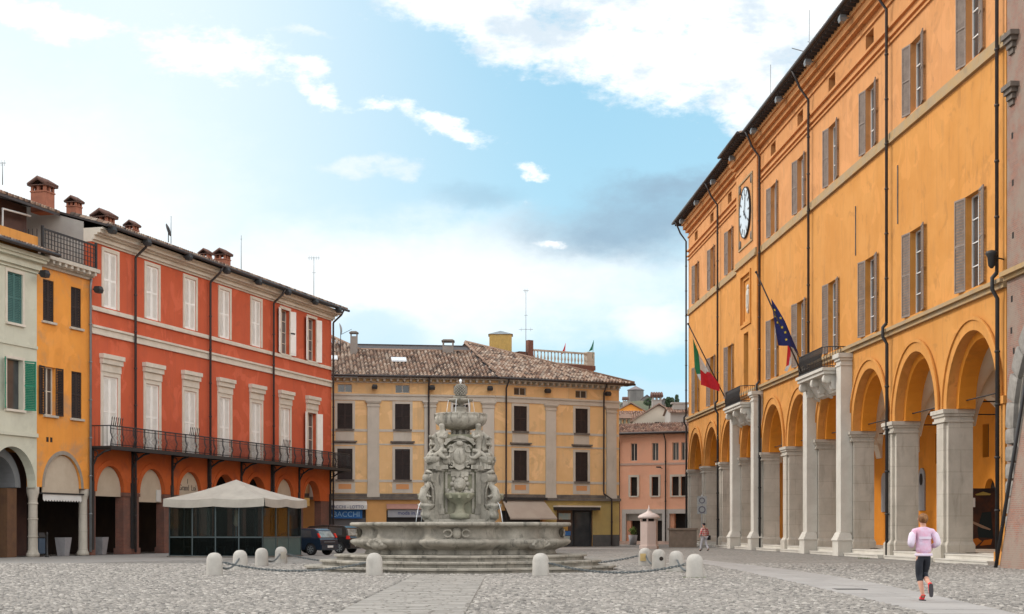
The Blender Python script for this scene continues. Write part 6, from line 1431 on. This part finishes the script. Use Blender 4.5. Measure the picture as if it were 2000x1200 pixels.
for i in range(140):
    d = Vector((random.gauss(0, 1), random.gauss(0, 1), random.gauss(0, 1))).normalized()*random.uniform(.2, .42); c_ = d+Vector((0, 0, 1.25)); e1 = d.orthogonal().normalized()*.09; e2 = d.cross(e1).normalized()*.06; m.add([c_-e1, c_+e2, c_+e1, c_-e2], [(0, 1, 2, 3)])
part(m, 'bush', GRASS, t)
t = thing('low_wall', 'low brown stone block at the foot of the arcade steps by the pedestrian', 'wall', (13.6, 121, 0)); part(MB().box(-1.2, .9, -.5, .5, 0, 1.35).box(-1.3, 1.0, -.6, .6, 1.35, 1.5), 'block', mat('brown_stone', (.26, .20, .155), (.2, .155, .12), 2, .9), t)
IP = Vector((21.98-.04833*69.7+2.6, 69.7, .43))
t = thing('information_panel', 'tall dark information panel with a white i sign under the nearest arch', 'information panel', tuple(IP), R(-6))
part(MB().box(-.62, .68, -.05, .05, .1, 2.85), 'panel', mat('panel_print', (.02, .018, .02), (.09, .035, .02), 1.6, .35), t)
part(MB().box(-.74, -.63, -.08, .08, 0, 2.9), 'post', ALU, t)
i_ = part(MB().box(-.62, -.2, -.07, -.052, 2.0, 2.42), 'sign_plate', WHITEP, t); put(text_mesh('i', .46), 'lettering', NAVYL, i_, (-.41, -.075, 2.2), (PI/2, 0, 0))
part(MB().prism([(-.2, 2.58), (.15, 2.7), (.5, 2.6), (.45, 2.54), (-.15, 2.53)], -.065, -.052), 'emblem', mat('gold_print', (.35, .26, .07)), t)
part(MB().prism([(-.5, 1.45), (.3, 1.1), (.5, 1.0), (.45, .95), (.1, 1.05), (-.52, 1.36)], -.065, -.052), 'printed_hand', mat('pale_print', (.30, .2, .14)), t)
part(MB().prism([(-.1, 1.0), (.1, 1.75), (.5, 1.8), (.6, .6), (-.05, .62)], -.058, -.051), 'printed_figure', mat('dark_print', (.012, .02, .022)), t)
part(MB().prism([(-.55, .2), (-.2, .2), (.1, .45), (-.1, .6), (-.5, .5)], -.065, -.052).prism([(0, .25), (.5, .3), (.55, .55), (.2, .5)], -.065, -.052), 'printed_fruit', mat('orange_print', (.40, .12, .015)), t)

# ------------------------------------------------------------------ left arcade furniture
def planter(label, P):
    t = thing('planter', label, 'planter', P, R(74), 'tall grey planters under the left arcades')
    part(MB().add([(-.22, -.22, 0), (.22, -.22, 0), (.22, .22, 0), (-.22, .22, 0), (-.32, -.32, .98), (.32, -.32, .98), (.32, .32, .98), (-.32, .32, .98), (-.27, -.27, .98), (.27, -.27, .98), (.27, .27, .98), (-.27, .27, .98), (-.26, -.26, .9), (.26, -.26, .9), (.26, .26, .9), (-.26, .26, .9)],
         [(3,2,1,0),(0,1,5,4),(1,2,6,5),(2,3,7,6),(3,0,4,7),(4,5,9,8),(5,6,10,9),(6,7,11,10),(7,4,8,11),(8,9,13,12),(9,10,14,13),(10,11,15,14),(11,8,12,15),(12,13,14,15)]), 'pot', CONC, t)
planter('tapered grey planter under the apricot house arch', tuple(AH.matrix_basis @ Vector((3.75, .75, 0)))); planter('tapered grey planter under the first brick arch of the red palazzo', tuple(RB.matrix_basis @ Vector((2.45, .9, 0))))
t = thing('litter_bin', 'blue grey litter bin beside the banded column', 'litter bin', tuple(AH.matrix_basis @ Vector((.95, .45, 0))), R(74))
part(MB().box(-.28, .28, -.25, .25, .15, .95), 'body', mat('bin_blue', (.06, .09, .13), (.05, .075, .11), 3, .5), t, bevel=.03); part(MB().tbox(-.3, .3, -.27, .27, 1.0, 1.25, .06).box(-.28, -.22, -.25, .25, .95, 1.0).box(.22, .28, -.25, .25, .95, 1.0), 'lid', IRON, t); part(MB().box(-.2, .2, -.18, .18, 0, .15), 'foot', IRON, t)
t = thing('iron_post', 'thin dark iron post standing in front of the banded column', 'post', tuple(AH.matrix_basis @ Vector((.15, -.6, 0)))); part(MB().lathe([(.1, 0), (.1, .08), (.05, .12), (.045, 1.15), (.07, 1.2), (.02, 1.28)], 12), 'shaft', IRON, t)

# ------------------------------------------------------------------ flags
def pxw(px, py, Y): return Vector(((px-1000)/3000*Y, Y, 1.45+(1033-py)/3000*Y))
def cloth(quads, Y, org, ph=0.0):
    """sheets of cloth between four outline points each, with soft folds in depth"""
    m = MB()
    for q in quads:
        A, B, C, D = [pxw(*p, Y) for p in q]; n = 8; vs = []
        for j in range(n+1):
            for i in range(n+1):
                p = A.lerp(B, i/n).lerp(D.lerp(C, i/n), j/n); p = p - org
                p.y += .10*math.sin(p.x*7+p.z*2.2+ph); vs.append(p)
        m.add(vs, [(j*(n+1)+i, j*(n+1)+i+1, (j+1)*(n+1)+i+1, (j+1)*(n+1)+i) for j in range(n) for i in range(n)], True)
    return m
FGR, FWH, FRD = mat('flag_green', (.02, .17, .07), (.015, .13, .055), 4, .8), mat('flag_white', (.6, .59, .57), (.5, .49, .48), 4, .8), mat('flag_red', (.52, .02, .03), (.44, .015, .025), 4, .8)
Y = 110.8; B_ = pxw(1415, 775, Y); T_ = pxw(1344, 633, Y)
t = thing('flag', 'green white and red flag hanging limp from a slanting pole at the far balcony', 'flag', tuple(B_))
part(MB().tube([(0, 0, 0), T_-B_], .045, 8).ball(tuple(T_-B_), .08, 8, 6), 'pole', WOODD, t)
for quads, mm, nm, ph in (([((1353, 661), (1364, 688), (1368, 729), (1357, 718)), ((1357, 718), (1368, 726), (1369, 733), (1361, 731))], FGR, 'green_band', 0), ([((1363, 688), (1384, 725), (1378, 730), (1367.5, 722)), ((1361, 731), (1369, 731), (1369, 745), (1366, 742))], FWH, 'white_band', .3), ([((1367.5, 722), (1387, 728), (1391, 760), (1369, 752)), ((1387, 728), (1406, 752), (1405, 765), (1391, 760))], FRD, 'red_band', .5)):
    part(cloth(quads, Y, B_, ph), nm, mm, t)
Y = 87.6; B_ = pxw(1570, 738, Y); T_ = pxw(1477, 532, Y)
t = thing('flag', 'dark blue flag with yellow stars hanging from a slanting pole at the near balcony', 'flag', tuple(B_))
part(MB().tube([(0, 0, 0), T_-B_], .045, 8).ball(tuple(T_-B_), .08, 8, 6), 'pole', WOODD, t)
part(cloth([((1506, 583), (1533, 628), (1540, 676), (1520, 675)), ((1533, 628), (1562, 694), (1552, 682), (1540, 676))], Y, B_), 'blue_cloth', mat('flag_blue', (.02, .025, .12), (.015, .018, .085), 4, .8), t)
def star(c, r): return [(c[0]+(r if i % 2 == 0 else r*.42)*math.sin(i*PI/5), c[1]+(r if i % 2 == 0 else r*.42)*math.cos(i*PI/5)) for i in range(10)]
for (px, py) in ((1513, 606), (1515, 618), (1519, 630), (1524, 622), (1527, 640), (1533, 650), (1535, 664)):
    q = pxw(px, py, Y)-B_; yy = q.y+.10*math.sin(q.x*7+q.z*2.2); part(MB().prism(star((q.x, q.z), .09), yy-.03, yy-.012), 'star', mat('flag_yellow', (.6, .45, .05)), t)
Y = 91.5; B_ = pxw(1548, 688, Y); T_ = pxw(1536, 655, Y)
t = thing('flag', 'small red and white pennant hanging behind the blue flag', 'flag', tuple(B_))
part(MB().tube([(.55, .3, -.45), T_-B_], .03, 6), 'pole', WOODD, t)
part(cloth([((1538, 668), (1544, 680), (1543, 712), (1536, 716))], Y, B_), 'red_cloth', FRD, t); part(cloth([((1544, 680), (1549, 690), (1544, 714), (1540, 720)), ((1536, 716), (1544, 712), (1538, 726), (1532, 724))], Y, B_, .4), 'white_cloth', FWH, t)

# ------------------------------------------------------------------ aerials and dishes
antenna('thin mast aerial with fishbone bars on the red roof near its right end', -14.9, 115.5, 18.9, 21.9, [(.08, .9, 5), (1.2, .3, 0)])
antenna('plain thin mast aerial in the middle of the red palazzo roof', -18.6, 105.5, 19.1, 21.6, [(.25, .12, 0)])
antenna('thin whip aerial beside the dark satellite dish on the red roof', -21.0, 94.6, 19.0, 20.7, [])
antenna('short forked aerial on the brown house roof at the left edge', -26.6, 80.2, 19.4, 20.6, [(.05, .35, 2)])
antenna('tall mast aerial with crossbars on the yellow building roof', 1.18, 130.6, 15.5, 21.8, [(.1, .5, 2), (3.4, 1.2, 3), (2.2, .3, 1)])
t = antenna('very tall thin aerial with a side boom on the town hall roof', 18.77, 97, 28.9, 34.2, [])
part(MB().tube([(0, 0, 2.6), (-1.1, 0, 2.9)], .03, 6).tube([(0, 0, 3.3), (-.1, 0, 3.3)], .02, 5), 'boom', ALU, t)
t = antenna('slim whip aerial on the town hall roof above the clock', 18.25, 108.4, 28.9, 34.2, [])
t = thing('satellite_dish', 'pale satellite dish at the left end of the yellow roof beside the red palazzo', 'satellite dish', (-14.0, 125.5, 16.4))
part(MB().lathe([(.02, .12), (.25, .08), (.45, 0), (.47, 0), (.45, -.02), (.02, .09)], 18, M=Matrix.Translation((0, 0, 1.4)) @ Matrix.Rotation(R(80), 4, 'Y')), 'dish', mat('dish_grey', (.3, .3, .3)), t); part(MB().tube([(0, 0, -.8), (0, 0, 1.5)], .035, 6).tube([(0, 0, .9), (.9, 0, 1.35)], .02, 5), 'mast', IRON, t)

# ------------------------------------------------------------------ people
def inflate(J, keys, d, only=None):
    out = {}
    for k in keys: p, r = J[k]; out[k] = (p, (r[0]+d, r[1]+d) if isinstance(r, tuple) else r+d)
    return out
def head(t, z, y=0.0, x=0.0, hair=None, bun=False, short=True):
    pass
JX, JY = 8.2, 30.6
t = thing('person', 'jogger running away in a pale pink jacket, black capri leggings and red shoes', 'person', (JX, JY, .02))
J = {'pel': ((0, 0, .95), (.13, .10)), 'wa': ((0, .01, 1.08), (.135, .10)), 'ch': ((0, .02, 1.28), (.165, .11)), 'up': ((0, .02, 1.40), (.10, .085)), 'nk': ((0, .035, 1.48), .052), 'hd0': ((0, .05, 1.56), .075), 'hd1': ((0, .055, 1.63), .092), 'hd2': ((0, .05, 1.69), .06),
     'sl': ((-.175, .02, 1.385), .062), 'el': ((-.265, -.06, 1.12), .045), 'wl': ((-.20, .14, 1.08), .032), 'pl': ((-.165, .22, 1.11), .036),
     'sr': ((.175, .02, 1.385), .062), 'er': ((.27, -.07, 1.13), .045), 'wr': ((.20, .13, 1.07), .032), 'pr': ((.16, .21, 1.10), .036),
     'hl': ((-.085, 0, .88), .10), 'kl': ((-.075, .06, .50), .062), 'ml': ((-.06, .0, .34), .058), 'al': ((-.02, -.04, .10), .036), 'tl': ((-.02, .10, .04), .034),
     'hr': ((.085, 0, .88), .10), 'kr': ((.05, .16, .53), .062), 'mr': ((.055, .0, .43), .055), 'ar': ((.07, -.20, .33), .036), 'tr': ((.075, -.23, .20), .034)}
E = [('pel', 'wa'), ('wa', 'ch'), ('ch', 'up'), ('up', 'nk'), ('nk', 'hd0'), ('hd0', 'hd1'), ('hd1', 'hd2'), ('up', 'sl'), ('sl', 'el'), ('el', 'wl'), ('wl', 'pl'), ('up', 'sr'), ('sr', 'er'), ('er', 'wr'), ('wr', 'pr'),
     ('pel', 'hl'), ('hl', 'kl'), ('kl', 'ml'), ('ml', 'al'), ('al', 'tl'), ('pel', 'hr'), ('hr', 'kr'), ('kr', 'mr'), ('mr', 'ar'), ('ar', 'tr')]
def fingers(m, w_, p, dirv_, s):
    d = (Vector(p)-Vector(w_)).normalized(); side = Vector((0, 0, 1)); inn = d.cross(side).normalized()*s
    for i, l in enumerate((.075, .085, .08, .06)):
        q = Vector(p)+side*(.027-.018*i)+d*.025; m.tube([q, q+d*l*.45, q+d*l*.6+inn*l*.4, q+d*l*.25+inn*l*.7], [.009, .009, .008, .006], 6)
    q = Vector(p)+side*.03-d*.01; m.tube([q, q+side*.025+d*.03, q+side*.02+d*.055+inn*.02], [.01, .009, .007], 6)
body = put(skin_mesh('body', J, E, 2, 'pel'), 'body', SKIN, t)
hm_ = MB(); fingers(hm_, J['wl'][0], J['pl'][0], 0, 1); fingers(hm_, J['wr'][0], J['pr'][0], 0, -1)
fc = MB().tube([(0, .135, 1.645), (0, .165, 1.605), (0, .145, 1.59)], [.012, .018, .014], 6)
for s in (-1, 1): fc.ball((s*.092, .05, 1.62), (.012, .022, .032), 8, 6).ball((s*.033, .138, 1.645), .013, 8, 6)
fc.tube([(-.028, .14, 1.56), (0, .146, 1.558), (.028, .14, 1.56)], .006, 5)
hm_.v += fc.v and [v for v in []]
bm_ = bmesh.new(); bm_.from_mesh(body.data)
for extra in (hm_, fc):
    me = extra.mesh('x'); bm_.from_mesh(me)
bm_.to_mesh(body.data); bm_.free()
JK = mat('pink_jacket', (.62, .33, .44), (.60, .48, .60), 6, .7, 1.0, 8); JW = mat('pale_lilac_jacket', (.66, .58, .68), (.6, .5, .6), 6, .7, .3, 14)
K = inflate(J, ['wa', 'ch', 'up', 'sl', 'el', 'wl', 'sr', 'er', 'wr'], .028); K['wa'] = ((0, .01, 1.06), (.172, .135)); K['hem'] = ((0, 0, .90), (.178, .14)); K['nk'] = ((0, .03, 1.475), .075)
for k_ in ('el', 'er'): K[k_] = (K[k_][0], .072)
for k_ in ('sl', 'sr'): K[k_] = (K[k_][0], .085)
for k_ in ('wl', 'wr'): K[k_] = (K[k_][0], .05)
jk = put(skin_mesh('jacket', K, [('hem', 'wa'), ('wa', 'ch'), ('ch', 'up'), ('up', 'nk'), ('up', 'sl'), ('sl', 'el'), ('el', 'wl'), ('up', 'sr'), ('sr', 'er'), ('er', 'wr')], 2, 'hem'), 'jacket', JK, t)
sv_ = {}
for s in (-1, 1):
    K2 = {'a': ((s*.195, .018, 1.375), .082), 'b': ((s*.24, -.025, 1.25), .081), 'c': ((s*.27, -.065, 1.125), .079), 'd': ((s*.235, .04, 1.095), .062)}
    put(skin_mesh('sleeve', K2, [('a', 'b'), ('b', 'c'), ('c', 'd')], 2), 'sleeve', JW, jk)
put(text_mesh('RUN', .07, .002), 'lettering', mat('grey_lettering', (.38, .34, .42)), jk, (-.02, -.140, 1.245), (PI/2-.05, 0, 0)) if False else None
part(MB().prism(rect(-.12, .12, 1.225, 1.275), -.137, -.128), 'back_stripe', JW, jk)
part(MB().lathe([(.165, .885), (.18, .895), (.18, .93), (.168, .94)], 20, rf=lambda a, z: 1-.2*abs(math.sin(a))), 'hem_band', JW, jk)
LG = mat('black_leggings', (.012, .014, .02), (.018, .02, .028), 6, .6)
K = inflate(J, ['pel', 'hl', 'kl', 'hr', 'kr'], .014); K['ml'] = ((-.058, .0, .345), .058); K['mr'] = ((.057, -.02, .42), .058); K['wst'] = ((0, .005, 1.05), (.14, .11)); K['pel'] = ((0, 0, .93), (.17, .135)); K['hl'] = ((-.085, 0, .84), .095); K['hr'] = ((.085, .01, .84), .095)
put(skin_mesh('leggings', K, [('wst', 'pel'), ('pel', 'hl'), ('hl', 'kl'), ('kl', 'ml'), ('pel', 'hr'), ('hr', 'kr'), ('kr', 'mr')], 2, 'wst'), 'leggings', LG, t)
SH = mat('red_running_shoe', (.65, .03, .035), None, rough=.6)
s1 = put(skin_mesh('shoe', {'h': ((-.02, -.055, .055), .045), 'm': ((-.02, .05, .05), .045), 't': ((-.02, .15, .04), .036), 'u': ((-.02, -.045, .12), .042)}, [('h', 'm'), ('m', 't'), ('h', 'u')], 2, 'h'), 'shoe', SH, t)
part(MB().prism([(-.06, -.1), (-.065, .05), (-.05, .17), (-.01, .195), (.02, .17), (.03, .05), (.02, -.1)], -.005, .018, axis='z'), 'sole', mat('dark_sole', (.05, .045, .05)), s1)
s2 = put(skin_mesh('shoe', {'h': ((.072, -.225, .30), .045), 'm': ((.075, -.235, .215), .046), 't': ((.078, -.22, .13), .036), 'u': ((.07, -.19, .36), .042)}, [('h', 'm'), ('m', 't'), ('h', 'u')], 2, 'h'), 'shoe', SH, t)
part(MB().prism([(.03, .33), (.03, .2), (.045, .09), (.078, .075), (.11, .09), (.12, .2), (.11, .33), (.07, .35)], -.285, -.262, axis='y'), 'sole', mat('dark_sole', (.05, .045, .05)), s2)
HR = mat('auburn_hair', (.11, .045, .017), (.26, .12, .04), 9, .6, .5, 60)
hr = MB().ball((0, .03, 1.635), (.1, .105, .105), 16, 12).ball((.01, -.075, 1.655), (.055, .045, .055), 12, 8).tube([(.0, -.11, 1.68), (.02, -.13, 1.6), (.02, -.10, 1.53)], [.03, .028, .008], 8)
part(hr, 'hair', HR, t)
# pedestrian in a checked shirt
PX_, PY_ = 12.4, 99.0
t = thing('person', 'pedestrian in red checked shirt and pale trousers walking by the arcade', 'person', (PX_, PY_, 0), R(35))
Q = {'pel': ((0, 0, .98), (.16, .12)), 'wa': ((0, 0, 1.12), (.15, .115)), 'ch': ((0, .02, 1.36), (.185, .125)), 'up': ((0, .02, 1.48), (.11, .09)), 'nk': ((0, .04, 1.56), .055), 'hd0': ((0, .06, 1.64), .08), 'hd1': ((0, .07, 1.71), .095), 'hd2': ((0, .06, 1.77), .06),
     'sl': ((-.2, .02, 1.46), .065), 'el': ((-.28, -.02, 1.18), .05), 'wl': ((-.26, .16, 1.0), .036), 'pl': ((-.25, .22, .94), .04), 'sr': ((.2, .02, 1.46), .065), 'er': ((.28, -.06, 1.18), .05), 'wr': ((.27, .02, .95), .036), 'pr': ((.26, .05, .87), .04),
     'hl': ((-.09, 0, .9), .105), 'kl': ((-.1, .17, .5), .07), 'al': ((-.1, .24, .09), .042), 'tl': ((-.1, .38, .05), .036), 'hr': ((.09, 0, .9), .105), 'kr': ((.1, -.05, .5), .07), 'ar': ((.1, -.30, .14), .042), 'tr': ((.1, -.2, .05), .036)}
EQ = [('pel', 'wa'), ('wa', 'ch'), ('ch', 'up'), ('up', 'nk'), ('nk', 'hd0'), ('hd0', 'hd1'), ('hd1', 'hd2'), ('up', 'sl'), ('sl', 'el'), ('el', 'wl'), ('wl', 'pl'), ('up', 'sr'), ('sr', 'er'), ('er', 'wr'), ('wr', 'pr'), ('pel', 'hl'), ('hl', 'kl'), ('kl', 'al'), ('al', 'tl'), ('pel', 'hr'), ('hr', 'kr'), ('kr', 'ar'), ('ar', 'tr')]
body = put(skin_mesh('body', Q, EQ, 2, 'pel'), 'body', SKIN, t)
hm_ = MB(); fingers(hm_, Q['wl'][0], Q['pl'][0], 0, 1); fingers(hm_, Q['wr'][0], Q['pr'][0], 0, -1); fc = MB().tube([(0, .155, 1.725), (0, .185, 1.685), (0, .165, 1.67)], [.012, .018, .014], 6)
for s in (-1, 1): fc.ball((s*.095, .06, 1.70), (.012, .022, .032), 8, 6).ball((s*.033, .16, 1.725), .013, 8, 6)
bm_ = bmesh.new(); bm_.from_mesh(body.data)
for extra in (hm_, fc): bm_.from_mesh(extra.mesh('x'))
bm_.to_mesh(body.data); bm_.free()
def check_mat():
    m = bpy.data.materials.new('checked_shirt'); m.use_nodes = True; n = NT(m.node_tree); b = n.n['Principled BSDF']; oc = n.new('ShaderNodeTexCoord').outputs['Object']; x, y, z = n.sep(oc)
    f = lambda v, s: n.math('GREATER_THAN', n.math('FRACT', n.math('MULTIPLY', v, s)), .5)
    k = n.math('MULTIPLY', n.math('ADD', f(n.math('ADD', x, y), 8), f(z, 8)), .5)
    n.set(b.inputs['Base Color'], n.ramp(k, [(0, (.45, .03, .04)), (.5, (.5, .22, .2)), (1, (.62, .5, .46))])); b.inputs['Roughness'].default_value = .9; return m
K = inflate(Q, ['wa', 'ch', 'up', 'sl', 'el', 'wl', 'sr', 'er', 'wr'], .022); K['hem'] = ((0, 0, .98), (.185, .145))
put(skin_mesh('shirt', K, [('hem', 'wa'), ('wa', 'ch'), ('ch', 'up'), ('up', 'sl'), ('sl', 'el'), ('el', 'wl'), ('up', 'sr'), ('sr', 'er'), ('er', 'wr')], 2, 'hem'), 'shirt', check_mat(), t)
K = inflate(Q, ['pel', 'hl', 'kl', 'hr', 'kr'], .018); K['al'] = (Q['al'][0], .075); K['ar'] = (Q['ar'][0], .075)
put(skin_mesh('trousers', K, [('pel', 'hl'), ('hl', 'kl'), ('kl', 'al'), ('pel', 'hr'), ('hr', 'kr'), ('kr', 'ar')], 2, 'pel'), 'trousers', mat('pale_trousers', (.46, .45, .47), (.4, .39, .42), 5, .9), t)
for (x, y, z, y2) in ((-.1, .22, .06, .38), (.1, -.3, .1, -.14)): put(skin_mesh('shoe', {'h': ((x, y-.03, z), .05), 'm': ((x, y+.06, z-.01), .05), 't': ((x, y2, .05), .04)}, [('h', 'm'), ('m', 't')], 1), 'shoe', RUBBER, t)
part(MB().ball((0, .045, 1.735), (.1, .105, .095), 14, 10), 'hair', mat('dark_hair', (.025, .02, .025)), t)
g_ = thing('shoulder_bag', 'black shoulder bag hanging at the hip of the pedestrian in checked shirt', 'bag', (PX_, PY_, 0), R(35))
part(MB().box(.2, .30, -.28, .02, .72, 1.02), 'pouch', RUBBER, g_, bevel=.02); part(MB().tube([(.25, -.13, 1.0), (.2, -.16, 1.3), (-.06, -.13, 1.5), (-.1, .05, 1.53), (.05, .2, 1.35), (.24, .05, 1.0)], .014, 6), 'strap', RUBBER, g_)
t = thing('drain_cover', 'flat dark iron drain cover set in the smooth stone path', 'drain cover', (wpos(1660, 1153).x, wpos(1660, 1153).y, .0225))
part(MB().box(-.36, .36, -.3, .3, -.01, .004), 'frame', IRON, t)
part(MB().box(-.32, .32, -.26, .26, .003, .010), 'lid', mat('worn_iron', (.09, .088, .085), (.13, .125, .12), 8, .6), t)
# moss tufts at bollard feet and pier foot
m = MB()
for (P, n, rad) in ((BPOS['f4'], 160, .3), (BPOS['r1'], 160, .32), (Vector((20.6, 54.6, 0)), 220, .5), (Vector((17.1, 74.6, 0)), 90, .25)):
    for i in range(n):
        a = random.random()*2*PI; r_ = rad*random.uniform(.75, 1.15); x, y = P.x+r_*math.cos(a), P.y+r_*math.sin(a); h = random.uniform(.02, .07); d = random.uniform(-.03, .03)
        m.add([(x-.008, y, .0), (x+.008, y, .0), (x+d, y+d, h)], [(0, 1, 2)])
tag(put(m.mesh('moss'), 'moss', GRASS), 'thin green moss and grass tufts at the feet of stones', 'moss', kind='stuff')
